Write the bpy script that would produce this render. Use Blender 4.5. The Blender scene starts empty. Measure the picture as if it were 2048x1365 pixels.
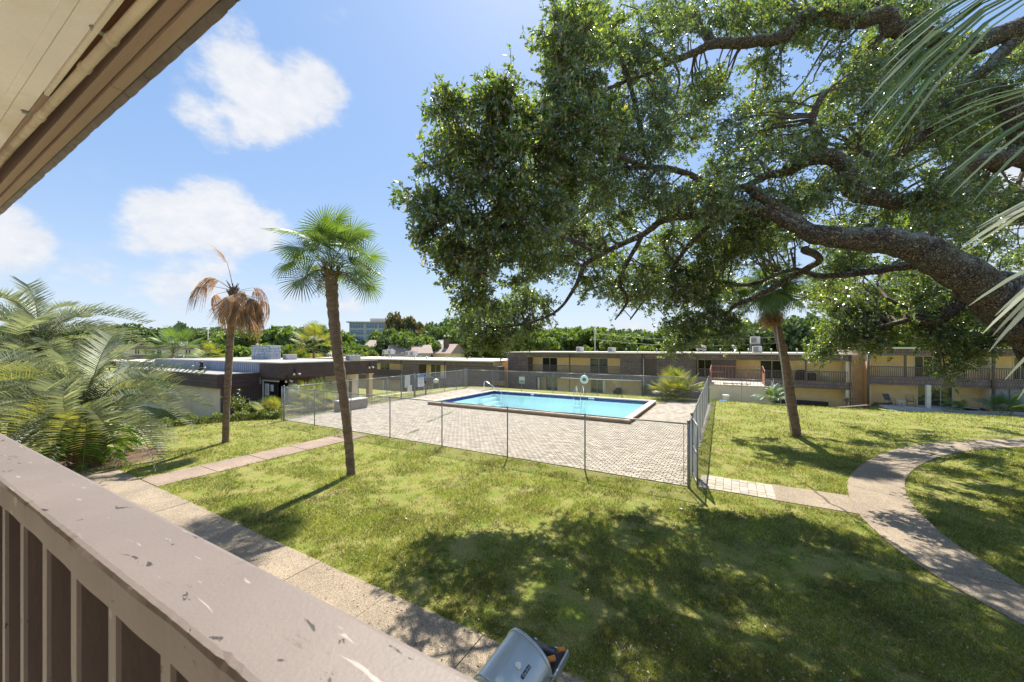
import bpy, math, random
import numpy as np
from mathutils import Vector, Matrix

R = math.radians
C = bpy.context.scene.collection
rng = np.random.default_rng(7)
random.seed(7)

# ------------------------------------------------------------------ camera, sky, sun
F = 757.0            # focal length in photograph pixels (2048 wide)
HZ = 697.0           # horizon row
YAW = R(29.8)
CAMZ = 4.0
FW = np.array([-math.sin(YAW), math.cos(YAW), 0.0])
RT = np.array([math.cos(YAW), math.sin(YAW), 0.0])


def W(px, py, d):
    """world point seen at photograph pixel (px,py) at depth d metres"""
    return FW * d + RT * ((px - 1024) / F * d) + np.array([0, 0, CAMZ + (HZ - py) / F * d])


def G(px, py, z=0.0):
    return W(px, py, (CAMZ - z) * F / (py - HZ))


def XY(px, Y):
    """world x where the column px meets the plane y=Y"""
    a = (px - 1024) / F
    d = Y / (FW[1] + RT[1] * a)
    return d * (FW[0] + RT[0] * a)


cam_d = bpy.data.cameras.new('camera')
cam = bpy.data.objects.new('camera', cam_d)
C.objects.link(cam)
cam.location = (0, 0, CAMZ)
cam.rotation_euler = (R(90), 0, YAW)
cam_d.sensor_width = 36
cam_d.lens = F / 2048 * 36
cam_d.shift_y = 14.5 / 2048
cam_d.clip_start = 0.02
cam_d.clip_end = 3000
cam_d.dof.use_dof = True
cam_d.dof.focus_distance = 9
cam_d.dof.aperture_fstop = 6.3
bpy.context.scene.camera = cam

sc = bpy.context.scene
sc.view_settings.view_transform = 'Standard'
sc.view_settings.look = 'None'
sc.view_settings.gamma = 1
sc.view_settings.use_curve_mapping = False
sc.view_settings.exposure = 1.28

SUN_EL = R(57)
sh = FW * 0.99 + RT * 0.10
SUN_DIR = np.array([sh[0] * math.cos(SUN_EL), sh[1] * math.cos(SUN_EL), math.sin(SUN_EL)])
SUN_DIR /= np.linalg.norm(SUN_DIR)
sun_d = bpy.data.lights.new('sun', 'SUN')
sun = bpy.data.objects.new('sun', sun_d)
C.objects.link(sun)
sun_d.energy = 4.3
sun_d.angle = R(0.5)
sun_d.color = (1.0, 0.94, 0.84)
sun.rotation_euler = Vector(SUN_DIR).to_track_quat('Z', 'Y').to_euler()

world = bpy.data.worlds.new('World')
sc.world = world
world.use_nodes = True
wn = world.node_tree.nodes
wl = world.node_tree.links
wn.clear()
w_out = wn.new('ShaderNodeOutputWorld')
bg = wn.new('ShaderNodeBackground')
sky = wn.new('ShaderNodeTexSky')
sky.sky_type = 'NISHITA'
sky.sun_disc = False
sky.sun_elevation = SUN_EL
sky.sun_rotation = math.atan2(SUN_DIR[0], SUN_DIR[1])
sky.air_density = 1.0
sky.dust_density = 0.8
sky.ozone_density = 1.2
bg.inputs['Strength'].default_value = 0.115
wl.new(bg.outputs[0], w_out.inputs[0])
SKY_LIFT = 1.0


def wmath(op, a, b=None, c=None, clamp=False):
    n = wn.new('ShaderNodeMath')
    n.operation = op
    n.use_clamp = clamp
    for i, v in enumerate((a, b, c)):
        if v is None:
            continue
        if isinstance(v, (int, float)):
            n.inputs[i].default_value = v
        else:
            wl.new(v, n.inputs[i])
    return n.outputs[0]


geo = wn.new('ShaderNodeTexCoord')
dirv = geo.outputs['Generated']
# cumulus banks: direction centre (seen from the balcony), angular radius, weight
clouds = [(510, 195, .115, 1.0), (430, 225, .085, .75), (610, 185, .095, .85), (480, 75, .06, .42), (400, 130, .05, .35),
          (340, 455, .09, .95), (440, 440, .11, 1.05), (520, 450, .08, .9), (270, 475, .06, .7), (400, 520, .12, .7), (330, 560, .1, .45),
          (-10, 478, .075, .95), (-520, 250, .2, .9), (700, 590, .08, .4), (560, 600, .10, .45), (240, 590, .12, .35),
          (1250, 640, .12, .55), (1340, 560, .10, .4), (2300, 300, .25, .8), (1700, 620, .14, .5), (1000, 640, .1, .35)]
tot = None
for (px, py, rad, wt) in clouds:
    v = W(px, py, 1.0) - np.array([0, 0, CAMZ])
    v /= np.linalg.norm(v)
    sub = wn.new('ShaderNodeVectorMath')
    sub.operation = 'DISTANCE'
    wl.new(dirv, sub.inputs[0])
    sub.inputs[1].default_value = v
    q = wmath('DIVIDE', sub.outputs['Value'], rad)
    q = wmath('MULTIPLY', q, q)
    q = wmath('SUBTRACT', 1.0, q, clamp=True)
    q = wmath('MULTIPLY', q, wt)
    tot = q if tot is None else wmath('MAXIMUM', tot, q)
mp = wn.new('ShaderNodeMapping')
mp.inputs['Scale'].default_value = (1, 1, 1.7)
wl.new(dirv, mp.inputs[0])
nz = wn.new('ShaderNodeTexNoise')
nz.inputs['Scale'].default_value = 7.5
nz.inputs['Detail'].default_value = 9
nz.inputs['Roughness'].default_value = 0.56
nz.inputs['Distortion'].default_value = 0.15
wl.new(mp.outputs[0], nz.inputs['Vector'])
n0 = wmath('SUBTRACT', nz.outputs['Fac'], 0.5)
nzb = wn.new('ShaderNodeTexNoise')
nzb.inputs['Scale'].default_value = 26
nzb.inputs['Detail'].default_value = 8
nzb.inputs['Roughness'].default_value = .62
wl.new(mp.outputs[0], nzb.inputs['Vector'])
n0 = wmath('MULTIPLY_ADD', wmath('SUBTRACT', nzb.outputs['Fac'], .5), .38, n0)
dens = wmath('MULTIPLY_ADD', n0, 1.6, tot)
mr = wn.new('ShaderNodeMapRange')
mr.interpolation_type = 'SMOOTHERSTEP'
mr.inputs['From Min'].default_value = 0.16
mr.inputs['From Max'].default_value = 0.86
mr.inputs['To Max'].default_value = 0.94
wl.new(dens, mr.inputs['Value'])
# thin veil that whitens the sky toward the horizon
sep = wn.new('ShaderNodeSeparateXYZ')
wl.new(dirv, sep.inputs[0])
up = wmath('MAXIMUM', sep.outputs['Z'], 0.0)
veil = wmath('POWER', wmath('SUBTRACT', 1.0, up, clamp=True), 6.0)
veil = wmath('MULTIPLY', veil, 0.85)
mixv = wn.new('ShaderNodeMix')
mixv.data_type = 'RGBA'
wl.new(veil, mixv.inputs[0])
lift = wn.new('ShaderNodeVectorMath')
lift.operation = 'MULTIPLY_ADD'
wl.new(sky.outputs[0], lift.inputs[0])
lift.inputs[1].default_value = (.24, .23, .22)
lift.inputs[2].default_value = (0.64, 1.17, 2.15)
wl.new(lift.outputs[0], mixv.inputs[6])
mixv.inputs[7].default_value = (3.0, 3.35, 3.6, 1)
mixc = wn.new('ShaderNodeMix')
mixc.data_type = 'RGBA'
wl.new(mr.outputs[0], mixc.inputs[0])
wl.new(mixv.outputs[2], mixc.inputs[6])
cshade = wn.new('ShaderNodeMix')
cshade.data_type = 'RGBA'
cshade.inputs[6].default_value = (2.7, 2.85, 3.15, 1)
cshade.inputs[7].default_value = (3.5, 3.5, 3.55, 1)
wl.new(wmath('MULTIPLY_ADD', nzb.outputs['Fac'], 1.6, wmath('MULTIPLY_ADD', tot, .5, -.65), clamp=True), cshade.inputs[0])
wl.new(cshade.outputs[2], mixc.inputs[7])
wl.new(mixc.outputs[2], bg.inputs[0])


# ------------------------------------------------------------------ helpers
def tag(o, label=None, cat=None, group=None, kind=None):
    if label: o['label'] = label
    if cat: o['category'] = cat
    if group: o['group'] = group
    if kind: o['kind'] = kind
    return o


def thing(name, label, cat, loc=(0, 0, 0), rz=0.0, group=None):
    o = bpy.data.objects.new(name, None)
    C.objects.link(o)
    o.location = tuple(float(v) for v in loc)
    o.rotation_euler = (0, 0, rz)
    o.empty_display_size = 0.2
    return tag(o, label, cat, group)


def np_mesh(name, verts, faces, m=None, smooth=False):
    """verts (n,3) array, faces (k,3|4) int array"""
    me = bpy.data.meshes.new(name)
    verts = np.asarray(verts, dtype=np.float32)
    faces = np.asarray(faces, dtype=np.int32)
    k = faces.shape[1]
    me.vertices.add(len(verts))
    me.vertices.foreach_set('co', verts.ravel())
    me.loops.add(faces.size)
    me.loops.foreach_set('vertex_index', faces.ravel())
    me.polygons.add(len(faces))
    me.polygons.foreach_set('loop_start', np.arange(0, faces.size, k, dtype=np.int32))
    me.polygons.foreach_set('loop_total', np.full(len(faces), k, dtype=np.int32))
    if smooth:
        me.polygons.foreach_set('use_smooth', np.ones(len(faces), dtype=bool))
    me.update(calc_edges=True)
    if m: me.materials.append(m)
    return me


def link(name, me, parent=None, loc=(0, 0, 0), rot=(0, 0, 0), scale=(1, 1, 1)):
    o = bpy.data.objects.new(name, me)
    C.objects.link(o)
    o.location = tuple(float(v) for v in loc)
    o.rotation_euler = tuple(float(v) for v in rot)
    o.scale = scale
    if parent: o.parent = parent
    return o


class MB:
    """collects quads and triangles into one mesh"""

    def __init__(self):
        self.v = []
        self.f = []
        self.n = 0

    def add(self, vs, fs):
        self.v.extend([tuple(float(c) for c in p) for p in vs])
        self.f.extend([tuple(i + self.n for i in f) for f in fs])
        self.n += len(vs)
        return self

    def box(self, x0, x1, y0, y1, z0, z1):
        return self.add([(x0, y0, z0), (x1, y0, z0), (x1, y1, z0), (x0, y1, z0), (x0, y0, z1), (x1, y0, z1), (x1, y1, z1), (x0, y1, z1)],
                        [(0, 3, 2, 1), (4, 5, 6, 7), (0, 1, 5, 4), (1, 2, 6, 5), (2, 3, 7, 6), (3, 0, 4, 7)])

    def rbox(self, c, size, rz=0.0, rx=0.0, ry=0.0):
        M = Matrix.Translation(Vector([float(v) for v in c])) @ Matrix.Rotation(rz, 4, 'Z') @ Matrix.Rotation(ry, 4, 'Y') @ Matrix.Rotation(rx, 4, 'X')
        a, b, h = size[0] / 2, size[1] / 2, size[2] / 2
        vs = [M @ Vector(p) for p in [(-a, -b, -h), (a, -b, -h), (a, b, -h), (-a, b, -h), (-a, -b, h), (a, -b, h), (a, b, h), (-a, b, h)]]
        return self.add(vs, [(0, 3, 2, 1), (4, 5, 6, 7), (0, 1, 5, 4), (1, 2, 6, 5), (2, 3, 7, 6), (3, 0, 4, 7)])

    def tube(self, pts, rad, n=8, caps=True):
        pts = [np.asarray(p, dtype=float) for p in pts]
        if isinstance(rad, (int, float)):
            rad = [rad] * len(pts)
        prev = None
        base = self.n
        vs = []
        for i, p in enumerate(pts):
            t = pts[min(i + 1, len(pts) - 1)] - pts[max(i - 1, 0)]
            t = t / (np.linalg.norm(t) + 1e-9)
            if prev is None:
                ref = np.array([0, 0, 1.0]) if abs(t[2]) < .9 else np.array([1.0, 0, 0])
                u = np.cross(t, ref)
            else:
                u = prev - t * np.dot(prev, t)
            u /= np.linalg.norm(u) + 1e-9
            prev = u
            w = np.cross(t, u)
            for k in range(n):
                a = 2 * math.pi * k / n
                vs.append(p + (u * math.cos(a) + w * math.sin(a)) * rad[i])
        fs = []
        for i in range(len(pts) - 1):
            for k in range(n):
                k2 = (k + 1) % n
                fs.append((i * n + k, i * n + k2, (i + 1) * n + k2, (i + 1) * n + k))
        if caps:
            fs.append(tuple(range(n - 1, -1, -1)))
            fs.append(tuple((len(pts) - 1) * n + k for k in range(n)))
        return self.add(vs, fs)

    def lathe(self, prof, c=(0, 0, 0), n=16):
        vs = []
        for r, z in prof:
            for k in range(n):
                a = 2 * math.pi * k / n
                vs.append((c[0] + r * math.cos(a), c[1] + r * math.sin(a), c[2] + z))
        fs = []
        for i in range(len(prof) - 1):
            for k in range(n):
                k2 = (k + 1) % n
                fs.append((i * n + k, i * n + k2, (i + 1) * n + k2, (i + 1) * n + k))
        fs.append(tuple(range(n - 1, -1, -1)))
        fs.append(tuple((len(prof) - 1) * n + k for k in range(n)))
        return self.add(vs, fs)

    def mesh(self, name, m, smooth=False):
        me = bpy.data.meshes.new(name)
        me.from_pydata(self.v, [], self.f)
        if smooth:
            me.polygons.foreach_set('use_smooth', [True] * len(self.f))
        if m: me.materials.append(m)
        me.update()
        return me

    def build(self, name, m, parent=None, smooth=False, loc=(0, 0, 0), rot=(0, 0, 0), bevel=0.0):
        o = link(name, self.mesh(name, m, smooth), parent, loc, rot)
        if bevel:
            b = o.modifiers.new('bevel', 'BEVEL')
            b.width = bevel
            b.segments = 2
            b.limit_method = 'ANGLE'
        return o


def copy_tree(o, parent=None):
    c = o.copy()
    C.objects.link(c)
    c.parent = parent
    for ch in list(o.children):
        copy_tree(ch, c)
    return c


# ------------------------------------------------------------------ materials
def new_mat(name):
    m = bpy.data.materials.new(name)
    m.use_nodes = True
    return m, m.node_tree.nodes, m.node_tree.links, m.node_tree.nodes['Principled BSDF']


def pos_vec(n, l, scale=(1, 1, 1), obj=False):
    mp_ = n.new('ShaderNodeMapping')
    mp_.inputs['Scale'].default_value = scale
    if obj:
        t = n.new('ShaderNodeTexCoord')
        l.new(t.outputs['Object'], mp_.inputs[0])
    else:
        t = n.new('ShaderNodeNewGeometry')
        l.new(t.outputs['Position'], mp_.inputs[0])
    return mp_.outputs[0]


def noise(n, l, vec, scale, detail=5, rough=.6, dist=0.0):
    t = n.new('ShaderNodeTexNoise')
    t.inputs['Scale'].default_value = scale
    t.inputs['Detail'].default_value = detail
    t.inputs['Roughness'].default_value = rough
    t.inputs['Distortion'].default_value = dist
    if vec is not None: l.new(vec, t.inputs['Vector'])
    return t.outputs['Fac']


def ramp(n, l, fac, stops):
    r = n.new('ShaderNodeValToRGB')
    el = r.color_ramp.elements
    while len(el) < len(stops): el.new(0.5)
    for e, (p, c) in zip(el, stops):
        e.position = p
        e.color = (c[0], c[1], c[2], 1) if not isinstance(c, (int, float)) else (c, c, c, 1)
    l.new(fac, r.inputs[0])
    return r.outputs[0]


def mixrgb(n, l, fac, a, b, mode='MIX'):
    m = n.new('ShaderNodeMix')
    m.data_type = 'RGBA'
    m.blend_type = mode
    for i, v in ((0, fac), (6, a), (7, b)):
        if isinstance(v, (int, float)):
            m.inputs[i].default_value = v
        elif isinstance(v, tuple):
            m.inputs[i].default_value = (v[0], v[1], v[2], 1)
        else:
            l.new(v, m.inputs[i])
    return m.outputs[2]


def bump(n, l, h, bs, strength=.4, dist=.02):
    b = n.new('ShaderNodeBump')
    b.inputs['Strength'].default_value = strength
    b.inputs['Distance'].default_value = dist
    l.new(h, b.inputs['Height'])
    l.new(b.outputs[0], bs.inputs['Normal'])
    return b


def island(n):
    return n.new('ShaderNodeNewGeometry').outputs['Random Per Island']


def mat(name, col, rough=.75, var=.25, scale=4, fine=40, bmp=.25, bd=.01, metal=0.0, stretch=(1, 1, 1), spec=.5, dirt=None, isl=0.0, objrnd=0.0, obj=False):
    m, n, l, bs = new_mat(name)
    v = pos_vec(n, l, stretch, obj)
    a = noise(n, l, v, scale, 6)
    b = noise(n, l, v, fine, 4)
    lo = tuple(c * (1 - var) for c in col)
    hi = tuple(min(1, c * (1 + var)) for c in col)
    c1 = ramp(n, l, a, [(.3, lo), (.7, hi)])
    c2 = ramp(n, l, b, [(.3, 1 - var * .6), (.7, 1 + 0 * var)])
    c = mixrgb(n, l, 1.0, c1, c2, 'MULTIPLY')
    if dirt:
        d = noise(n, l, v, scale * .6, 8, .7)
        k = ramp(n, l, d, [(.52, 0), (.68, 1)])
        c = mixrgb(n, l, k, c, dirt)
    if isl:
        k = ramp(n, l, island(n), [(0, 1 - isl), (1, 1 + isl * .6)])
        c = mixrgb(n, l, 1.0, c, k, 'MULTIPLY')
    if objrnd:
        oi = n.new('ShaderNodeObjectInfo')
        k = ramp(n, l, oi.outputs['Random'], [(0, 1 - objrnd), (1, 1 + objrnd * .6)])
        c = mixrgb(n, l, 1.0, c, k, 'MULTIPLY')
    l.new(c, bs.inputs['Base Color'])
    bs.inputs['Roughness'].default_value = rough
    bs.inputs['Metallic'].default_value = metal
    bs.inputs['Specular IOR Level'].default_value = spec
    if bmp: bump(n, l, b, bs, bmp, bd)
    return m


def leaf_mat(name, cols, trans, tw=.45, rough=.45, patch=None, gloss=.12):
    """thin leaf: diffuse + light through it + a waxy sheen"""
    m, n, l, bs = new_mat(name)
    n.remove(bs)
    out = [x for x in n if x.type == 'OUTPUT_MATERIAL'][0]
    r = island(n)
    st = [(i / (len(cols) - 1), c) for i, c in enumerate(cols)]
    c = ramp(n, l, r, st)
    if patch:
        v = pos_vec(n, l)
        k = ramp(n, l, noise(n, l, v, patch, 3), [(.35, .62), (.65, 1.38)])
        c = mixrgb(n, l, 1.0, c, k, 'MULTIPLY')
    df = n.new('ShaderNodeBsdfDiffuse')
    tr = n.new('ShaderNodeBsdfTranslucent')
    gl = n.new('ShaderNodeBsdfGlossy')
    gl.inputs['Roughness'].default_value = rough
    gl.inputs['Color'].default_value = (.9, .95, 1, 1)
    l.new(c, df.inputs['Color'])
    ct = mixrgb(n, l, 1.0, c, trans, 'MULTIPLY')
    l.new(ct, tr.inputs['Color'])
    mx = n.new('ShaderNodeMixShader')
    mx.inputs[0].default_value = tw
    l.new(df.outputs[0], mx.inputs[1])
    l.new(tr.outputs[0], mx.inputs[2])
    mg = n.new('ShaderNodeMixShader')
    mg.inputs[0].default_value = gloss
    l.new(mx.outputs[0], mg.inputs[1])
    l.new(gl.outputs[0], mg.inputs[2])
    l.new(mg.outputs[0], out.inputs[0])
    return m


def wallvec(n, l):
    """(along wall, height) coordinates whichever way an axis-aligned wall faces"""
    g = n.new('ShaderNodeNewGeometry')
    s = n.new('ShaderNodeSeparateXYZ')
    l.new(g.outputs['Position'], s.inputs[0])
    a = n.new('ShaderNodeMath')
    l.new(s.outputs['X'], a.inputs[0])
    l.new(s.outputs['Y'], a.inputs[1])
    c = n.new('ShaderNodeCombineXYZ')
    l.new(a.outputs[0], c.inputs['X'])
    l.new(s.outputs['Z'], c.inputs['Y'])
    return c.outputs[0]


def brick_mat(name, c1, c2, mortar, bw, bh, ms=.012, rough=.85, bmp=.5, offset=.5):
    m, n, l, bs = new_mat(name)
    v = wallvec(n, l)
    t = n.new('ShaderNodeTexBrick')
    t.inputs['Scale'].default_value = 1
    t.inputs['Brick Width'].default_value = bw
    t.inputs['Row Height'].default_value = bh
    t.inputs['Mortar Size'].default_value = ms
    t.inputs['Mortar Smooth'].default_value = .2
    t.offset = offset
    t.inputs['Color1'].default_value = (*c1, 1)
    t.inputs['Color2'].default_value = (*c2, 1)
    t.inputs['Mortar'].default_value = (*mortar, 1)
    l.new(v, t.inputs['Vector'])
    k = ramp(n, l, noise(n, l, pos_vec(n, l), 1.3, 6), [(.3, .8), (.7, 1.15)])
    c = mixrgb(n, l, 1.0, t.outputs['Color'], k, 'MULTIPLY')
    l.new(c, bs.inputs['Base Color'])
    bs.inputs['Roughness'].default_value = rough
    inv = n.new('ShaderNodeMath')
    inv.operation = 'SUBTRACT'
    inv.inputs[0].default_value = 1
    l.new(t.outputs['Fac'], inv.inputs[1])
    bump(n, l, inv.outputs[0], bs, bmp, .02)
    return m


M = {}
M['lawn'] = None
m, n, l, bs = new_mat('lawn')
v = pos_vec(n, l)
big = noise(n, l, v, .35, 5, .6)
mid = noise(n, l, v, 1.7, 8, .68, .4)
fin = noise(n, l, v, 26, 6, .75)
g1 = ramp(n, l, fin, [(.25, (.08, .10, .02)), (.5, (.155, .205, .035)), (.75, (.30, .33, .08))])
g2 = ramp(n, l, fin, [(.25, (.12, .10, .035)), (.5, (.26, .235, .075)), (.8, (.42, .36, .19))])
k = ramp(n, l, mid, [(.40, 0), (.54, .95)])
c = mixrgb(n, l, k, g1, g2)
k2 = ramp(n, l, big, [(.4, 0), (.62, .45)])
c = mixrgb(n, l, k2, c, (.22, .24, .04))
sand = noise(n, l, v, .9, 9, .72, .6)
k3 = ramp(n, l, sand, [(.58, 0), (.68, .9)])
c = mixrgb(n, l, k3, c, (.34, .27, .18))
l.new(c, bs.inputs['Base Color'])
bs.inputs['Roughness'].default_value = .95
bs.inputs['Specular IOR Level'].default_value = .15
bump(n, l, fin, bs, .9, .05)
M['lawn'] = m

M['blade'] = leaf_mat('grass_blade', [(.07, .11, .018), (.13, .19, .028), (.21, .255, .04), (.32, .31, .08), (.50, .42, .23)], (1.25, 1.25, .45), .42, .5, patch=.8, gloss=.03)
M['oakleaf'] = leaf_mat('oak_leaf', [(.030, .052, .034), (.038, .064, .032), (.05, .082, .028), (.07, .11, .030), (.12, .15, .035), (.11, .09, .03)], (3.9, 3.9, 1.0), .54, .30, gloss=.14)
M['palmleaf'] = leaf_mat('palm_leaf', [(.055, .10, .03), (.075, .135, .035), (.11, .165, .05)], (2.2, 2.1, .6), .4, .5, gloss=.08)
M['silverleaf'] = leaf_mat('silver_palm_leaf', [(.20, .23, .14), (.29, .32, .21), (.42, .44, .31)], (1.1, 1.1, .6), .36, .55, gloss=.05)
M['yellowleaf'] = leaf_mat('yellowing_palm_leaf', [(.19, .24, .10), (.26, .29, .13), (.34, .33, .15)], (1.3, 1.2, .4), .4, .5, gloss=.05)
M['fanbush'] = leaf_mat('fan_palm_leaf', [(.08, .14, .03), (.15, .20, .04), (.24, .27, .06), (.34, .26, .06)], (1.6, 1.5, .5), .4, .5, gloss=.05)
M['deadleaf'] = leaf_mat('dead_palm_leaf', [(.20, .12, .06), (.32, .20, .10), (.44, .31, .18)], (1.5, 1.1, .8), .35, .6, gloss=.04)
M['fern'] = leaf_mat('fern_leaf', [(.04, .10, .015), (.08, .16, .02), (.13, .20, .03)], (1.6, 1.7, .4), .4, .5, gloss=.05)
M['hedgeleaf'] = leaf_mat('hedge_leaf', [(.05, .10, .012), (.13, .18, .02), (.24, .26, .03)], (1.6, 1.5, .4), .35, .5, gloss=.06)
M['treeleaf1'] = leaf_mat('tree_leaf_dark', [(.04, .075, .022), (.07, .11, .03), (.11, .16, .04)], (1.9, 1.9, .6), .35, .6, gloss=.05)
M['treeleaf2'] = leaf_mat('tree_leaf_green', [(.07, .12, .022), (.12, .18, .03), (.17, .23, .045)], (1.8, 1.8, .5), .35, .6, gloss=.05)
M['treeleaf3'] = leaf_mat('tree_leaf_bright', [(.09, .15, .03), (.15, .21, .04), (.22, .27, .06)], (1.5, 1.5, .5), .35, .6, gloss=.04)
M['treeleaf4'] = leaf_mat('tree_leaf_rust', [(.09, .11, .035), (.15, .14, .05), (.24, .18, .08)], (1.3, 1.2, .6), .3, .6, gloss=.04)

# oak bark with lichen
m, n, l, bs = new_mat('oak_bark')
v = pos_vec(n, l)
vo = n.new('ShaderNodeTexVoronoi')
vo.feature = 'DISTANCE_TO_EDGE'
vo.inputs['Scale'].default_value = 19
mpv = pos_vec(n, l, (1.0, 1.0, 1.0))
nzv = n.new('ShaderNodeTexNoise')
nzv.inputs['Scale'].default_value = 5
l.new(mpv, nzv.inputs['Vector'])
mxv = n.new('ShaderNodeVectorMath')
mxv.operation = 'MULTIPLY_ADD'
l.new(nzv.outputs['Color'], mxv.inputs[0])
mxv.inputs[1].default_value = (.35, .35, .35)
l.new(mpv, mxv.inputs[2])
l.new(mxv.outputs[0], vo.inputs['Vector'])
fis = ramp(n, l, vo.outputs['Distance'], [(0, 0), (.22, 1)])
base = ramp(n, l, noise(n, l, v, 12, 6), [(.3, (.10, .068, .048)), (.7, (.30, .225, .17))])
c = mixrgb(n, l, 1.0, base, ramp(n, l, fis, [(0, .16), (1, 1.0)]), 'MULTIPLY')
lic = ramp(n, l, noise(n, l, v, 3.2, 9, .72), [(.45, 0), (.56, .9)])
gn = n.new('ShaderNodeNewGeometry')
sx = n.new('ShaderNodeSeparateXYZ')
l.new(gn.outputs['Normal'], sx.inputs[0])
upf = ramp(n, l, sx.outputs['Z'], [(0, .15), (.6, 1)])
lf = mixrgb(n, l, 1.0, lic, upf, 'MULTIPLY')
c = mixrgb(n, l, lf, c, (.40, .42, .34))
l.new(c, bs.inputs['Base Color'])
bs.inputs['Roughness'].default_value = .95
bump(n, l, fis, bs, 1.0, .06)
M['oakbark'] = m
M['twig'] = mat('twig_bark', (.12, .095, .075), .9, .3, 10, 60, .3)
M['palmtrunk'] = mat('palm_trunk', (.25, .165, .115), .95, .4, 5, 26, .9, .03, stretch=(1, 1, 2.5), dirt=(.09, .07, .06))
M['boot'] = mat('palm_boot', (.20, .12, .07), .9, .4, 10, 50, .6, .02)
M['petiole'] = mat('palm_stem', (.16, .19, .06), .5, .2, 5, 40, .1)
M['drypet'] = mat('dry_palm_stem', (.22, .14, .08), .8, .3, 5, 40, .3)

# concrete with exposed aggregate
def aggregate(name, col, dark, sc_=95):
    m, n, l, bs = new_mat(name)
    v = pos_vec(n, l)
    t = n.new('ShaderNodeTexVoronoi')
    t.inputs['Scale'].default_value = sc_
    l.new(v, t.inputs['Vector'])
    s_ = n.new('ShaderNodeSeparateColor')
    l.new(t.outputs['Color'], s_.inputs[0])
    a = ramp(n, l, s_.outputs[0], [(0, dark), (.5, col), (1, tuple(min(1, x * 1.5) for x in col))])
    b = ramp(n, l, noise(n, l, v, 1.2, 7, .65), [(.3, .72), (.7, 1.12)])
    c = mixrgb(n, l, 1.0, a, b, 'MULTIPLY')
    st = ramp(n, l, noise(n, l, v, .5, 8, .7), [(.5, 0), (.72, .55)])
    c = mixrgb(n, l, st, c, (.14, .115, .085))
    l.new(c, bs.inputs['Base Color'])
    bs.inputs['Roughness'].default_value = .9
    bump(n, l, t.outputs['Distance'], bs, .5, .006)
    return m
M['concrete'] = aggregate('aggregate_concrete', (.27, .215, .15), (.125, .095, .065))
M['brownpath'] = aggregate('brown_aggregate', (.27, .20, .15), (.14, .10, .075), 110)
M['slab'] = mat('plain_concrete', (.50, .47, .43), .9, .15, 2, 50, .2)

M['paver'] = mat('tumbled_paver', (.40, .35, .28), .9, .14, 3, 35, .5, .006, isl=.24, dirt=(.27, .22, .18))
M['paver1'] = mat('tumbled_paver_single', (.40, .35, .28), .9, .14, 3, 35, .5, .006, objrnd=.24, dirt=(.27, .22, .18))
M['joint'] = mat('sand_joint', (.09, .075, .05), .95, .3, 3, 60, .4, dirt=(.08, .10, .03))
M['coping'] = mat('coping_stone', (.56, .47, .38), .85, .12, 5, 60, .2, isl=.12)
M['copingface'] = mat('bond_beam', (.34, .20, .115), .85, .3, 3, 40, .3)
M['tile'] = mat('cobalt_tile', (.02, .02, .16), .18, .2, 8, 60, 0, isl=.35)
M['tilewhite'] = mat('white_tile', (.7, .72, .72), .3, .05, 8, 60, 0)
M['plaster'] = mat('pool_plaster', (.78, .88, .89), .8, .05, .8, 20, 0)
M['galv'] = mat('galvanised_steel', (.26, .27, .265), .45, .15, 6, 50, .1, metal=.45)
M['wire'] = mat('galvanised_wire', (.46, .47, .46), .5, .1, 6, 50, 0, metal=.3)
M['chrome'] = mat('polished_steel', (.75, .76, .78), .12, .03, 6, 50, 0, metal=1)
M['stainless'] = mat('brushed_stainless', (.62, .65, .67), .42, .10, 2.2, 90, .06, .002, metal=.85, stretch=(6, 1, 1))
M['blackmetal'] = mat('black_painted_metal', (.025, .023, .022), .5, .2, 5, 50, .1)
M['white'] = mat('white_paint', (.78, .78, .76), .5, .06, 5, 50, .05)
M['cream'] = mat('cream_paint', (.72, .66, .56), .7, .10, 2, 40, .15)
M['offwhite'] = mat('plastic_white', (.68, .68, .66), .5, .05, 5, 50, 0)
M['yellowstucco'] = mat('yellow_stucco', (.88, .66, .38), .95, .08, 1.4, 60, .45, .01)
M['orangestucco'] = mat('apricot_stucco', (.74, .50, .28), .95, .08, 1.4, 60, .45, .01)
M['creamstucco'] = mat('cream_stucco', (.72, .62, .47), .95, .10, 1.4, 60, .4, .01)
M['brick'] = brick_mat('painted_brick', (.76, .55, .37), (.66, .45, .29), (.74, .57, .41), .22, .075, .012)
M['shingle'] = brick_mat('brown_shingles', (.18, .135, .125), (.24, .18, .165), (.05, .04, .038), .17, .36, .016)
M['lapsiding'] = brick_mat('brown_lap_siding', (.155, .118, .11), (.20, .15, .138), (.045, .035, .033), .55, .22, .018)
M['vertsiding'] = brick_mat('brown_vertical_siding', (.11, .075, .066), (.125, .085, .075), (.035, .026, .025), .2, 9.0, .012, offset=0)
M['brownboard'] = mat('dark_brown_board', (.105, .068, .060), .8, .18, 1.5, 40, .2)
M['browntrim'] = mat('brown_trim', (.14, .105, .09), .7, .15, 2, 40, .15)
M['roofwhite'] = mat('white_roof_membrane', (.55, .50, .44), .9, .12, .5, 8, .2, dirt=(.42, .35, .30))
M['roofgrey'] = mat('grey_roof_membrane', (.31, .295, .275), .9, .18, .35, 6, .2, dirt=(.22, .19, .18))
M['bluegrey'] = mat('bluegrey_coated_wall', (.30, .34, .42), .85, .12, 1.2, 30, .3, stretch=(4, 4, .5))
M['chimrock'] = mat('silver_coated_rock', (.52, .56, .62), .8, .3, 3.5, 14, .9, .08)
M['terra'] = mat('rust_painted_rail', (.33, .14, .09), .7, .2, 4, 40, .2)
M['glass'] = None
m, n, l, bs = new_mat('window_glass')
bs.inputs['Base Color'].default_value = (.10, .115, .11, 1)
bs.inputs['Roughness'].default_value = .04
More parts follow.
